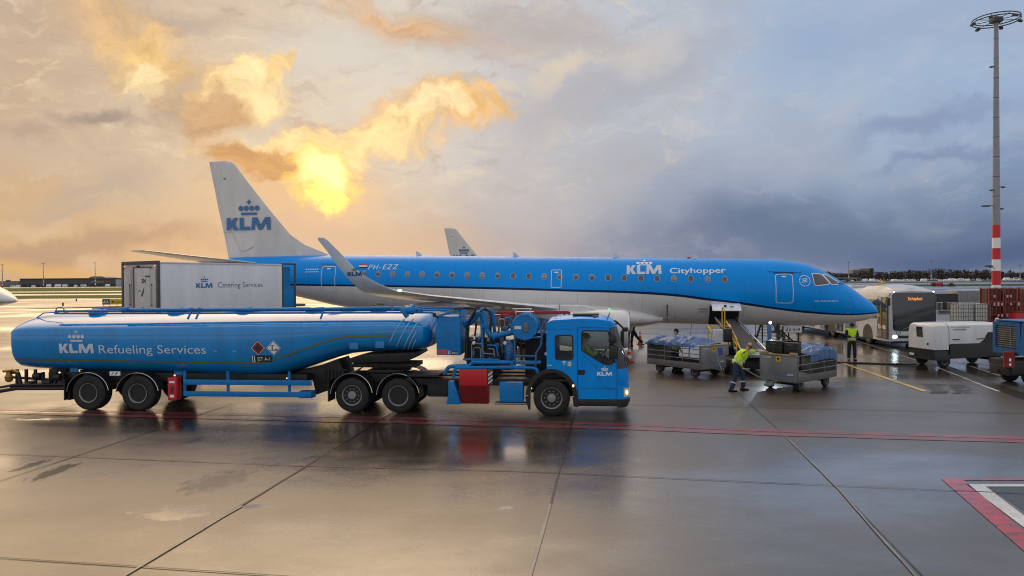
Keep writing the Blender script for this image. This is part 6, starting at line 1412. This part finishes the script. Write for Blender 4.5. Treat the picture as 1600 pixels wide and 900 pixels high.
# tall floodlight mast
def mast(label, x, y, h, r0, big=True, grp=None):
    t = thing('light_mast', label, 'light mast', (x, y, 0), group=grp); n = 10 if big else 6
    rad = lambda z: r0 * (1 - .55 * z / h)
    if big:
        bands = [(0, 3.0, 0), (3.0, 4.45, 1), (4.45, 5.6, 0), (5.6, 6.75, 1), (6.75, 7.8, 0), (7.8, 9.1, 1), (9.1, h, 2)]
    else: bands = [(0, h * .08, 1), (h * .08, h * .15, 0), (h * .15, h * .22, 1), (h * .22, h * .28, 0), (h * .28, h, 2)]
    for z0, z1, k in bands:
        b = BM(); b.lathe([(rad(z0), z0), (rad(z1), z1)], seg=20 if big else 8); put('mast_section', b, ('wtext', 'red', 'mastgrey')[k], t)
    if big:
        b = BM()
        for z in range(12, int(h), 2): b.lathe([(rad(z) + .012, z), (rad(z) + .012, z + .05)], seg=20)
        put('joint_rings', b, 'trim', t)
        R_ = 2.1
        for rr_, zz in ((R_, h - .35), (R_ * .97, h - .6)):
            b = BM(); b.tube([(R_ * math.cos(a), R_ * math.sin(a), zz) for a in [2 * math.pi * k / 40 for k in range(40)]], .055, 6, closed=True); put('ring', b, 'steeld', t)
        b = BM()
        for k in range(8):
            a = 2 * math.pi * k / 8; b.tube([(.2 * math.cos(a), .2 * math.sin(a), h - .5), (R_ * math.cos(a), R_ * math.sin(a), h - .45)], .035, 6)
        put('spokes', b, 'steeld', t)
        b = BM(); b.box((0, 0, h - .5), (.9, .9, .5), .05); put('head', b, 'steeld', t)
        for k in range(6):
            a = R(30 + k * 60 + 15); b = BM(); b.box((R_ * math.cos(a), R_ * math.sin(a), h - .75), (.5, .35, .18), .04, rot=(0, 20, math.degrees(a))); put('floodlight', b, 'steeld', t)
        b = BM(); b.tube([(0, 0, h - .3), (0, 0, h + .3)], .04); b.sphere((0, 0, h + .35), .12); put('top_lamp', b, 'wtext', t)
        for z, d, s in ((25.2, -1, .5), (13.0, 1, .5), (12.7, -1, .4), (11.1, -1, 1.3), (10.8, 1, .3), (5.0, -1, .9), (4.9, -1, .4)):
            b = BM(); b.tube([(0, 0, z), (d * (rad(z) + s * .6), -.1, z)], .03, 6); b.box((d * (rad(z) + s * .6), -.1, z - .06), (s * .6, .3, .14), .03); put('camera_arm', b, 'steeld', t)
    else:
        b = BM(); b.lathe([(1.6, h - .5), (1.9, h - .3), (1.6, h)], seg=12); put('lamp_ring', b, 'steeld', t)
    return t
M['mastgrey'] = mat('mast_grey', (.26, .28, .31), .5, dirt=.3); M['steeld'] = mat('dark_steel', (.05, .055, .06), .5)
mast('tall grey floodlight mast with ring head and red white foot', 49.35, 75, 30.4, .43)

# ------------------------------------------------------------------ people
def skin(chains, sub=1, feats=()):
    """one continuous surface grown round chains of (point, radius); equal points are shared"""
    idx, V, Rr, E_ = {}, [], [], []
    for ch in chains:
        prev = None
        for p, r in ch:
            k = tuple(round(c, 4) for c in p)
            if k not in idx: idx[k] = len(V); V.append(p); Rr.append(r)
            i = idx[k]
            if prev is not None and prev != i: E_.append((prev, i))
            prev = i
    me = bpy.data.meshes.new('s'); me.from_pydata([tuple(v) for v in V], E_, []); o = bpy.data.objects.new('s', me); COL.objects.link(o)
    o.modifiers.new('k', 'SKIN')
    lay = me.skin_vertices[0].data
    for i, r in enumerate(Rr): lay[i].radius = (r, r) if not isinstance(r, tuple) else r
    lay[0].use_root = True
    s = o.modifiers.new('u', 'SUBSURF'); s.levels = sub; s.render_levels = sub
    out = bpy.data.meshes.new_from_object(o.evaluated_get(bpy.context.evaluated_depsgraph_get()))
    bpy.data.objects.remove(o); b = BM(); b.b.from_mesh(out); bpy.data.meshes.remove(out); return b
def person(label, loc, rz, J, jacket='hivis', trousers='navy', head='bald', vest_bands=True, group=None, boots=True, face=0.0, facepitch=0.0, jr=1.0):
    """J: joint positions (x forward, y left, z up)"""
    V_ = {k: Vector(v) for k, v in J.items()}
    root = thing('person', label, 'person', loc, rz, group)
    pel, chest, neck, hd = V_['pelvis'], V_['chest'], V_['neck'], V_['head']
    up = (hd - neck).normalized(); mid = pel.lerp(chest, .5)
    body = [[(pel, .11), (mid, .11), (chest, .12), (neck, .06), (neck.lerp(hd, .45), .055), (hd - up * .03, .085), (hd + up * .06, .08)]]
    hands = []
    for s in ('l', 'r'):
        sh, el_, wr, ha = V_['sh_' + s], V_['el_' + s], V_['wr_' + s], V_['ha_' + s]
        body.append([(chest, .12), (sh, .05), (sh.lerp(el_, .5), .046), (el_, .042), (el_.lerp(wr, .5), .037), (wr, .028), (wr.lerp(ha, .6), .034)])
        body.append([(pel, .11), (V_['hip_' + s], .085), (V_['hip_' + s].lerp(V_['kn_' + s], .5), .08), (V_['kn_' + s], .06), (V_['kn_' + s].lerp(V_['an_' + s], .35), .058), (V_['an_' + s], .036), (V_['toe_' + s], .035)])
        d = (ha - wr).normalized(); sd_ = d.cross(Vector((0, 0, 1))); sd_ = sd_.normalized() if sd_.length > .1 else Vector((0, 1, 0)); dn = d.cross(sd_).normalized() * (-1)
        if dn.z > 0: dn = -dn
        palm = wr.lerp(ha, .6)
        for k, (off, ln) in enumerate(((-.030, .066), (-.010, .078), (.010, .074), (.030, .058))):
            p0 = palm + sd_ * off; hands.append([(p0, .012), (p0 + d * ln * .45 + dn * .008, .0095), (p0 + d * ln * .75 + dn * .03, .0085), (p0 + d * ln * .8 + dn * .055, .007)])
        q = palm - d * .03 - sd_ * .03; hands.append([(q, .013), (q - sd_ * .03 + d * .02 + dn * .01, .011), (q - sd_ * .035 + d * .05 + dn * .03, .009)])
    B_ = skin(body, 1)
    for h in hands: B_.merge(skin([h], 1))
    # head shape with face
    f = Vector((math.cos(R(face)), math.sin(R(face)), math.tan(R(facepitch)))).normalized(); f = (f - up * f.dot(up)).normalized(); sd_ = up.cross(f).normalized()
    hm = Matrix((f, sd_, up)).transposed().to_4x4(); hm.translation = hd
    H_ = BM(); H_.sphere((0, 0, .02), .108, (.93, .76, 1.08), 18); H_.sphere((.03, 0, -.055), .07, (.95, .82, .95), 12)
    H_.tube([(.095, 0, .03), (.122, 0, -.015), (.10, 0, -.022)], [.008, .017, .012], 8); H_.sphere((.088, 0, -.062), .02, (.7, 1.3, .45), 8)
    for s in (-1, 1): H_.sphere((0, s * .083, 0), .026, (.7, .35, 1.1), 8); H_.sphere((.088, s * .033, .028), .014, (.7, 1.1, .6), 8); H_.tube([(.092, s * .015, .048), (.088, s * .05, .048)], .006, 6)
    B_.merge(H_, hm)
    bo = put('person_body', B_, 'skin', root, ang=60)
    if head == 'hair':
        h = BM(); h.sphere((-.018, 0, .045), .115, (.93, .80, 1.0), 18); put('hair', h, 'hair', root).matrix_local = hm
    elif head == 'cap':
        h = BM(); h.sphere((0, 0, .055), .115, (.98, .84, .75), 16); h.box((.12, 0, .045), (.10, .14, .012), .004); put('cap', h, 'darkcloth', root).matrix_local = hm
    else:
        h = BM(); h.tube([(-.03, .084, .0), (-.085, .05, .0), (-.102, 0, .0), (-.085, -.05, .0), (-.03, -.084, .0)], .022, 8); put('hair', h, 'hairgrey', root).matrix_local = hm
    if head in ('cap', 'bald'):
        h = BM()
        for s in (-1, 1): h.sphere((0, s * .092, .0), .035, (.8, .45, 1.1), 10)
        h.tube([(0, .095, .02), (0, .07, .105), (0, 0, .14), (0, -.07, .105), (0, -.095, .02)], .009, 6); put('ear_defenders', h, 'darkcloth', root).matrix_local = hm
    # jacket or vest
    hem = pel + (pel - mid) * .35
    jk = [[(hem, .178 * jr), (pel, .175 * jr), (mid, .172 * jr), (chest, .19 * jr), (neck - (neck - chest) * .25, .11), (neck, .085)]]
    sl = jacket in ('hivis',)
    for s in ('l', 'r'):
        sh, el_, wr = V_['sh_' + s], V_['el_' + s], V_['wr_' + s]
        if sl: jk.append([(chest, .19 * jr), (sh, .115), (sh.lerp(el_, .5), .088), (el_, .076), (el_.lerp(wr, .55), .068), (wr - (wr - el_) * .1, .058)])
        else: jk.append([(chest, .19 * jr), (sh, .09), (sh.lerp(el_, .18), .085)])
    K = skin(jk, 2)
    for v in K.b.verts:   # cloth folds
        n = MN.noise(v.co * 9) * .014 + MN.noise(v.co * 22) * .006; v.co += v.normal * n if v.normal.length else Vector()
    put('jacket' if sl else 'safety_vest', K, 'hivis', root, ang=80)
    if not sl:            # dark sleeves below the vest
        for s in ('l', 'r'):
            sh, el_, wr = V_['sh_' + s], V_['el_' + s], V_['wr_' + s]
            put('sleeve', skin([[(sh, .075), (sh.lerp(el_, .5), .07), (el_, .064), (el_.lerp(wr, .55), .056), (wr, .048)]], 1), 'darkcloth', root, ang=80)
        put('collar', skin([[(chest + (neck - chest) * .4, .13), (neck, .082), (neck + up * .04, .072)]], 1), 'darkcloth', root, ang=80)
    if vest_bands:        # reflective bands following the trunk and sleeves
        ax = (chest - pel).normalized(); u1 = ax.orthogonal().normalized(); u2 = ax.cross(u1)
        for k, tt in enumerate((.15, .55)):
            c = pel.lerp(chest, tt); b = BM(); rings = []
            for dz in (-.025, .025):
                rings.append([c + ax * dz + (u1 * math.cos(a) + u2 * math.sin(a)) * (.186 * jr) for a in [2 * math.pi * j / 24 for j in range(24)]])
            b.loft(rings, cap=False); put('reflective_band', b, 'reflect', root, ang=60)
        for s in ('l', 'r') if sl else ():
            a_, c_ = V_['el_' + s], V_['wr_' + s]; b = BM(); p = a_.lerp(c_, .35); d = (c_ - a_).normalized(); b.tube([p - d * .025, p + d * .025], .074, 16, cap=False); put('reflective_band', b, 'reflect', root, ang=60)
    tr = [[(pel + (mid - pel) * .4, .15), (pel, .15)]]
    for s in ('l', 'r'):
        h_, k_, a_ = V_['hip_' + s], V_['kn_' + s], V_['an_' + s]
        tr.append([(pel, .15), (h_, .118), (h_.lerp(k_, .5), .10), (k_, .084), (k_.lerp(a_, .4), .082), (k_.lerp(a_, .86), .078), (k_.lerp(a_, 1.03), .07)])
    K = skin(tr, 2)
    for v in K.b.verts: v.co += v.normal * (MN.noise(v.co * 10) * .012)
    put('trousers', K, trousers, root, ang=80)
    for s in ('l', 'r'):
        k_, a_ = V_['kn_' + s], V_['an_' + s]
        if trousers == 'navy':
            p = k_.lerp(a_, .45); d = (a_ - k_).normalized(); b = BM(); b.tube([p - d * .018, p + d * .018], .084, 16, cap=False); put('reflective_band', b, 'reflect', root, ang=60)
        toe = V_['toe_' + s]; fd = (toe - a_); fd.z = 0; fd = fd.normalized() if fd.length > .01 else Vector((1, 0, 0)); sd2 = Vector((-fd.y, fd.x, 0))
        b = BM(); z0 = min(a_.z, toe.z + .04) - .085
        rings = []
        for t_, w, h, in ((-.10, .03, .05), (-.085, .045, .10), (-.03, .05, .12), (.04, .048, .085), (.11, .052, .07), (.165, .042, .055), (.185, .02, .035)):
            c = Vector((a_.x, a_.y, 0)) + fd * t_ ; zt = z0 + (toe.z - .035 - z0) * max(0, t_ / .185) * 0
            rings.append([c + sd2 * w * math.cos(q) + Vector((0, 0, max(0.0, zt) + h * .5 + h * .5 * math.sin(q))) for q in [2 * math.pi * j / 12 for j in range(12)]])
        b.loft(rings); bt = put('boot', b, 'boot', root, ang=60)
        if z0 > .01: bt.location.z = z0
    return root
M['hairgrey'] = mat('short_hair', (.10, .075, .06), .7)
def stand(dx=0, **kw):
    J = dict(pelvis=(0, 0, .95), chest=(.0, 0, 1.28), neck=(0, 0, 1.47), head=(.03, 0, 1.63), sh_l=(0, .19, 1.40), sh_r=(0, -.19, 1.40), el_l=(-.03, .25, 1.12), el_r=(-.03, -.25, 1.12), wr_l=(.12, .22, .90), wr_r=(.12, -.22, .90), ha_l=(.20, .21, .84), ha_r=(.20, -.21, .84),
             hip_l=(0, .10, .90), hip_r=(0, -.10, .90), kn_l=(.02, .12, .50), kn_r=(.02, -.12, .50), an_l=(0, .13, .09), an_r=(0, -.13, .09), toe_l=(.14, .15, .04), toe_r=(.14, -.15, .04)); J.update(kw); return J
# worker hauling the draw bar (x runs to the right of the picture)
wk = person('bald worker in yellow hi-vis jacket and blue trousers leaning towards the right-hand cart', (7.58, 24.72, 0), 0,
       stand(pelvis=(-.05, 0, .86), chest=(.14, 0, 1.14), neck=(.27, 0, 1.29), head=(.37, .01, 1.42), sh_l=(.23, .19, 1.24), sh_r=(.12, -.19, 1.23), el_l=(.40, .20, 1.22), el_r=(-.06, -.27, 1.00), wr_l=(.62, .12, 1.26), wr_r=(.05, -.20, .82), ha_l=(.71, .10, 1.27), ha_r=(.11, -.17, .77),
             hip_l=(.0, .10, .82), hip_r=(-.08, -.10, .82), kn_l=(.19, .12, .47), kn_r=(-.13, -.12, .45), an_l=(.20, .13, .09), an_r=(-.25, -.14, .09), toe_l=(.34, .12, .04), toe_r=(-.10, -.18, .04)), face=20, facepitch=-35)
wk.scale = (1.05, 1.05, 1.05)
person('man in dark cap and yellow vest standing before the bus, looking at his hands', (15.58, 33.76, 0), -100,
       stand(head=(.06, 0, 1.60), el_l=(.04, .26, 1.12), el_r=(.04, -.26, 1.12), wr_l=(.26, .08, 1.12), wr_r=(.26, -.08, 1.10), ha_l=(.33, .02, 1.13), ha_r=(.33, -.03, 1.12)), jacket='vest', trousers='darkcloth', head='cap', facepitch=-30)
person('man in dark clothes and yellow vest striding behind the engine', (6.88, 41.72, 0), 180,
       stand(pelvis=(.06, 0, .93), chest=(.12, 0, 1.26), neck=(.14, 0, 1.45), head=(.18, 0, 1.60), kn_l=(.12, .1, .50), an_l=(.14, .1, .09), toe_l=(.28, .1, .04), kn_r=(-.20, -.1, .52), an_r=(-.52, -.1, .20), toe_r=(-.44, -.1, .06), sh_l=(.12, .19, 1.38), sh_r=(.12, -.19, 1.38)), jacket='vest', trousers='darkcloth', head='hair')
person('man in yellow jacket half hidden behind the cart with the folded cover', (6.65, 30.0, 0), 10, stand(), jacket='hivis', trousers='navy', head='cap', face=20)
# driver
dm = Matrix.Translation(TRK['loc']) @ Matrix.Rotation(R(TRK['rz']), 4, 'Z')
person('driver in yellow jacket and cap sitting in the cab of the blue truck', dm @ Vector((.90, .6, 1.02)), TRK['rz'],
       dict(pelvis=(.0, 0, .46), chest=(-.02, 0, .78), neck=(.0, 0, .97), head=(.04, 0, 1.12), sh_l=(0, .19, .90), sh_r=(0, -.19, .90), el_l=(.2, .24, .66), el_r=(.2, -.24, .66), wr_l=(.42, .14, .72), wr_r=(.42, -.14, .72), ha_l=(.48, .10, .75), ha_r=(.48, -.10, .75),
            hip_l=(.02, .1, .42), hip_r=(.02, -.1, .42), kn_l=(.42, .14, .40), kn_r=(.42, -.14, .40), an_l=(.55, .14, .09), an_r=(.55, -.14, .09), toe_l=(.68, .14, .05), toe_r=(.68, -.14, .05)), jacket='hivis', trousers='navy', head='cap')

# ------------------------------------------------------------------ distance
def at(px, d):  # bearing measured from the apron camera spot, as a real place at distance d
    return ((px - 800) / 1150.0 * d, d)
# long dark terminal building
x0, _ = at(31, 950); x1, _ = at(183, 950)
t = thing('cargo_terminal', 'long dark grey cargo terminal on the horizon at the left', 'building', (x0, 950, 0))
L_ = x1 - x0
b = BM(); b.box((L_ / 2, 30, 5.3), (L_, 60, 10.6), .2); w_ = put('wall', b, mat('far_grey_cladding', (.085, .08, .075), .7, var=.2, scale=.05), t)
b = BM(); b.box((L_ / 2, -.6, 10.7), (L_ + 1, 1.4, .6)); b.box((L_ / 2, 30, 11.0), (L_, 60, .4)); put('roof', b, mat('far_roof', (.12, .115, .11), .6), t)
b = BM(); b.prism([(L_ * .66, 10.8), (L_ * .67, 12.2), (L_ * .70, 13.4), (L_ * .80, 13.4), (L_ * .83, 12.2), (L_ * .84, 10.8)], 10, 40); put('roof_housing', b, mat('far_vault', (.16, .16, .16), .5), t)
for k in range(14):
    b = BM(); b.box((5 + k * (L_ - 10) / 13, -.3, 1.9), (4.5, .5, 3.8)); put('dock_door', b, mat('far_dock', (.03, .03, .035), .6) if k == 0 else bpy.data.materials['far_dock'], t)
strips(text_polys('transport', L_ * .735, 5.2, width=17, height=3.0, bold=.03), flat_y(0), 0, .5, 'lettering', 'galv', t)
strips([[circle(L_ * .90, 6.5, 1.2)]], flat_y(0), 0, .5, 'round_logo', 'red', t)
t = thing('hangar', 'lower grey building left of the long cargo terminal', 'building', (at(2, 980)[0], 980, 0)); b = BM(); b.box((11, 20, 3.8), (25, 40, 7.6), .2); b.box((6, 5, 8.6), (2.4, 6, 2.4)); put('wall', b, bpy.data.materials['far_vault'], t); b = BM(); b.box((11, 20, 7.8), (26, 41, .4)); put('roof', b, bpy.data.materials['far_roof'], t)
t = thing('pale_shed', 'pale grey shed at the right end of the cargo terminal', 'building', (at(181, 930)[0], 930, 0)); b = BM(); b.box((9, 10, 4.8), (18, 20, 9.6), .2); put('wall', b, mat('far_pale', (.35, .37, .40), .6), t); b = BM(); b.box((9, 10, 9.7), (19, 21, .3)); put('roof', b, bpy.data.materials['far_roof'], t)
for i, (px, h) in enumerate(((4, 27.5), (68, 28.5), (149, 29))):
    x, y = at(px, 880); mast(('thin far mast at the left picture edge', 'thin far mast before the middle of the cargo terminal', 'thin far mast before the terminal roof housing')[i], x, y, h, .55, False, 'far light masts')
for i, (px, h) in enumerate(((1326, 24), (1455, 25), (1594, 19))):
    x, y = at(px, 900); mast(('thin far mast right of the jet nose before the pale hospital block', 'thin far mast behind the bus before the trees', 'thin far mast right of the tall near mast')[i], x, y, h, .55, False, 'far light masts')
# hospital-like block above the trees
x0, _ = at(1333, 1300)
t = thing('apartment_block', 'pale flat-roofed block rising above the far trees right of the jet nose', 'building', (x0, 1300, 0))
for nm, xx, w, h in (('wing', 0, 14, 19.5), ('main_wing', 13, 22, 21.5), ('tower', 30, 7, 22.5)):
    b = BM(); b.box((xx + w / 2, 10, h / 2), (w, 20, h), .1); q = put(nm, b, mat('far_facade', (.24, .225, .22), .7) if nm == 'wing' else bpy.data.materials['far_facade'], t)
    for k in range(3):
        b = BM(); b.box((xx + w / 2, -.1, h - 2.2 - k * 3.2), (w * .92, .4, 1.3)); put('window_band', b, bpy.data.materials['far_dock'], q)
# far treeline
def treeline(label, x0, x1, y, h, seed, m):
    rr = random.Random(seed); b = bmesh.new()
    n = int((x1 - x0) / 3.4)
    for i in range(n):
        cx = x0 + (x1 - x0) * i / n + rr.uniform(-3, 3); cy = y + rr.uniform(0, 30); hh = h * (.92 + .14 * math.sin(cx * .021) + .08 * math.sin(cx * .07)) * rr.uniform(.8, 1.1); w = rr.uniform(3.0, 8.0)
        b_ = bmesh.ops.create_cone(b, segments=5, radius1=.4, radius2=.15, depth=hh * .6, matrix=Matrix.Translation((cx, cy, hh * .3)), cap_ends=False)
        for k in range(100):
            a = rr.uniform(0, 6.28); q = rr.random() ** .5; z = rr.uniform(.18, 1.0); r_ = w * math.sqrt(max(.04, 1 - (z * 1.6 - .8) ** 2)) * q
            p = Vector((cx + r_ * math.cos(a), cy + r_ * math.sin(a), z * hh)); s_ = rr.uniform(.9, 2.1)
            v = [p + Vector((rr.uniform(-s_, s_), rr.uniform(-s_, s_), rr.uniform(-s_, s_))) for _ in range(3)]
            b.faces.new([b.verts.new(x) for x in v])
    o = put('treeline', b, m, None, ang=0); o['kind'] = 'stuff'; o['label'] = label; o['category'] = 'trees'; return o
M['leaf'] = mat('winter_twigs', (.060, .046, .038), .9, var=.5, scale=.08)
treeline('long far row of bare brown trees on the right horizon', at(1262, 1150)[0], at(1640, 1150)[0], 1120, 15.5, 4, 'leaf')
treeline('second denser row of bare brown trees closing the right horizon', at(1262, 1200)[0], at(1640, 1200)[0], 1165, 13.5, 14, 'leaf')
treeline('long far row of bare trees behind the left grass', at(-60, 1150)[0], at(40, 1150)[0], 1060, 7, 9, 'leaf')
# parked vans and caravans before the trees
v0 = thing('parked_van', 'x', 'van', group='white vans parked along the far road')
b = BM(); b.prism([(-2.6, .4), (2.5, .4), (2.6, 1.0), (2.2, 1.35), (1.5, 2.4), (-2.6, 2.5)], -.95, .95, bev=.08); put('body', b, 'wtext', v0)
b = BM(); b.prism([(1.35, 1.4), (2.1, 1.4), (1.5, 2.2), (1.0, 2.2)], -.97, -.96); b.prism([(-2, 1.5), (.7, 1.5), (.7, 2.1), (-2, 2.1)], -.97, -.96); put('window', b, 'glass', v0)
for x in (-1.7, 1.6):
    b = BM(); b.lathe([(.35, -.1), (.35, .1)], (x, -.9, .35), axis='y', seg=12); put('wheel', b, 'rubber', v0)
spots = [(1344, 840), (1351, 842), (1362, 838), (1370, 845), (1376, 841), (1396, 850), (1405, 846), (1413, 850), (1421, 848), (1428, 846), (1443, 850), (1470, 845), (1477, 850), (1486, 848), (1494, 846), (1503, 850), (1511, 846), (1530, 850), (1572, 846), (1581, 850), (1589, 848),
         (20, 900), (28, 898), (52, 900), (76, 905), (90, 900), (101, 902), (118, 900), (131, 904), (168, 900)]
rr = random.Random(5)
for i, (px, d) in enumerate(spots):
    o = v0 if i == 0 else copy_tree(v0)
    x, y = at(px, d); o.location = (x, y, 0); k = rr.uniform(.85, 1.35); o.scale = (k, k, k * rr.uniform(.9, 1.2)); o.rotation_euler.z = R(rr.uniform(-25, 25) + (180 if rr.random() < .5 else 0))
    ordw = ['', 'second ', 'third ', 'fourth ', 'fifth ', 'sixth ', 'seventh ', 'eighth ', 'ninth ', 'tenth ', 'eleventh ', 'twelfth ', 'thirteenth ', 'fourteenth ', 'fifteenth ', 'sixteenth ', 'seventeenth ', 'eighteenth ', 'nineteenth ', 'twentieth ', 'twenty-first ']
    k_ = i if px > 800 else i - 21
    o['label'] = ('leftmost ' if k_ == 0 else ordw[k_]) + 'small white van' + ('' if k_ == 0 else ' from the left') + (' before the right-hand trees' if px > 800 else ' before the far cargo terminal')
    o['group'] = 'white vans before the right-hand trees' if px > 800 else 'white vans before the cargo terminal'
# far jet behind the nose
far = copy_tree(jet); far['label'] = 'tiny far jet whose fin stands above the trees right of the near nose'; far['category'] = 'airliner'
x, y = at(1296, 760); far.location = (x + 34, y, 0); far.rotation_euler = (0, 0, R(4)); far.scale = (1, 1, 1)
for c in far.children:
    if c.name.startswith(('tail_fin', 'fuselage')):
        c.data = c.data.copy(); c.data.materials.clear(); c.data.materials.append(mat('far_dark_livery', (.03, .035, .06), .5))
# yellow truck and a red tanker on the taxiway
t = thing('airfield_truck', 'small yellow airfield truck on the taxiway behind the bus roof', 'truck', (*at(1376, 330), 0)); b = BM(); b.box((0, 0, 1.0), (4.2, 2, .8), .1); b.box((1.2, 0, 1.8), (1.4, 1.8, 1.0), .15); b.tube([(-1, 0, 1.4), (0, 0, 3.4), (.3, 0, 3.6)], .12); put('body', b, 'yellow', t)
for x in (-1.3, 1.3):
    b = BM(); b.lathe([(.45, -.1), (.45, .1)], (x, -.95, .45), axis='y', seg=12); put('wheel', b, 'rubber', t)
t = thing('airfield_tanker', 'low red and black tanker truck far behind the bus', 'truck', (*at(1467, 330), 0)); b = BM(); b.box((-.4, 0, 1.1), (3.6, 2, 1.1), .2); put('tank', b, 'red', t); b = BM(); b.box((-2.6, 0, 1.0), (1.0, 2, 1.3), .15); b.box((0, 0, .5), (5, 1.6, .3)); put('cab', b, 'black', t)
for x in (-2.3, 1.0):
    b = BM(); b.lathe([(.45, -.1), (.45, .1)], (x, -.95, .45), axis='y', seg=12); put('wheel', b, 'rubber', t)
t = thing('airfield_car', 'small dark car right of the far red tanker', 'car', (*at(1486, 325), 0)); b = BM(); b.prism([(-1.5, .3), (1.5, .3), (1.5, .8), (.8, .9), (.4, 1.5), (-1.0, 1.5), (-1.5, .9)], -.8, .8, bev=.08); put('body', b, 'black', t)
for x in (-1, 1):
    b = BM(); b.lathe([(.3, -.1), (.3, .1)], (x, -.78, .3), axis='y', seg=12); put('wheel', b, 'rubber', t)
# taxiway sign
x, y = at(160, 122); t = thing('taxiway_sign', 'black and yellow taxiway sign reading A1A left of the catering truck', 'sign', (x, y, 0))
b = BM(); b.box((.6, 0, .75), (1.22, .16, .92), .01); sg = put('black_panel', b, 'dtext', t); b = BM(); b.box((2.5, 0, .75), (2.56, .16, .92), .01); sy = put('yellow_panel', b, mat('sign_yellow', (.62, .42, .01), .5), t)
b = BM()
for q in (.2, 1.2, 2.4, 3.5): b.box((q, 0, .15), (.06, .06, .3))
put('leg', b, 'galvd', t)
strips(text_polys('A1A', .14, .50, width=.92, height=.5, bold=.03), flat_y(-.08), 0, .01, 'lettering', 'wtext', sg)
strips([[[(1.45, .75), (1.8, .98), (1.8, .83), (2.05, .83), (2.05, .67), (1.8, .67), (1.8, .52)]]] + text_polys('A16', 2.3, .52, width=1.0, height=.45), flat_y(-.08), 0, .01, 'arrow_and_lettering', 'dtext', sy)
for i, (px, d) in enumerate(((119, 160), (98, 128))):
    x, y = at(px, d); t = thing('edge_light', ('tiny dark edge light standing on the far left apron', 'tiny edge light at the tip of the small grass wedge')[i], 'light', (x, y, 0)); b = BM(); b.lathe([(.15, 0), (.12, .3), (.16, .34), (.12, .5), (.02, .55)], seg=10); put('post', b, 'dtext', t)
# wing tip of a jet parked beyond the left edge
t = thing('parked_wing', 'white wing tip of a jet reaching in at the left picture edge', 'wing', (at(26, 58)[0], 58, 0))
b = BM(); rr_ = []
for x, h, c in ((0, .02, 2.48), (-.06, .10, 2.47), (-.25, .22, 2.50), (-.6, .38, 2.57), (-1.0, .56, 2.64), (-1.5, .76, 2.72), (-2.4, 1.0, 2.85), (-4.0, 1.3, 3.0)):
    rr_.append([Vector((x, 2.4 * h * math.cos(q), c + h * math.copysign(abs(math.sin(q)) ** (1.3 if math.sin(q) > 0 else .6), math.sin(q)) * (1 if math.sin(q) > 0 else .9))) for q in [2 * math.pi * j / 28 for j in range(28)]])
b.loft(rr_)
put('wing_tip', b, mat('white_wing', (.66, .66, .66), .25, coat=.5), t, ang=50)
b = BM(); b.sphere((.0, -.05, 2.46), .05); put('tip_light', b, 'lampr', t)
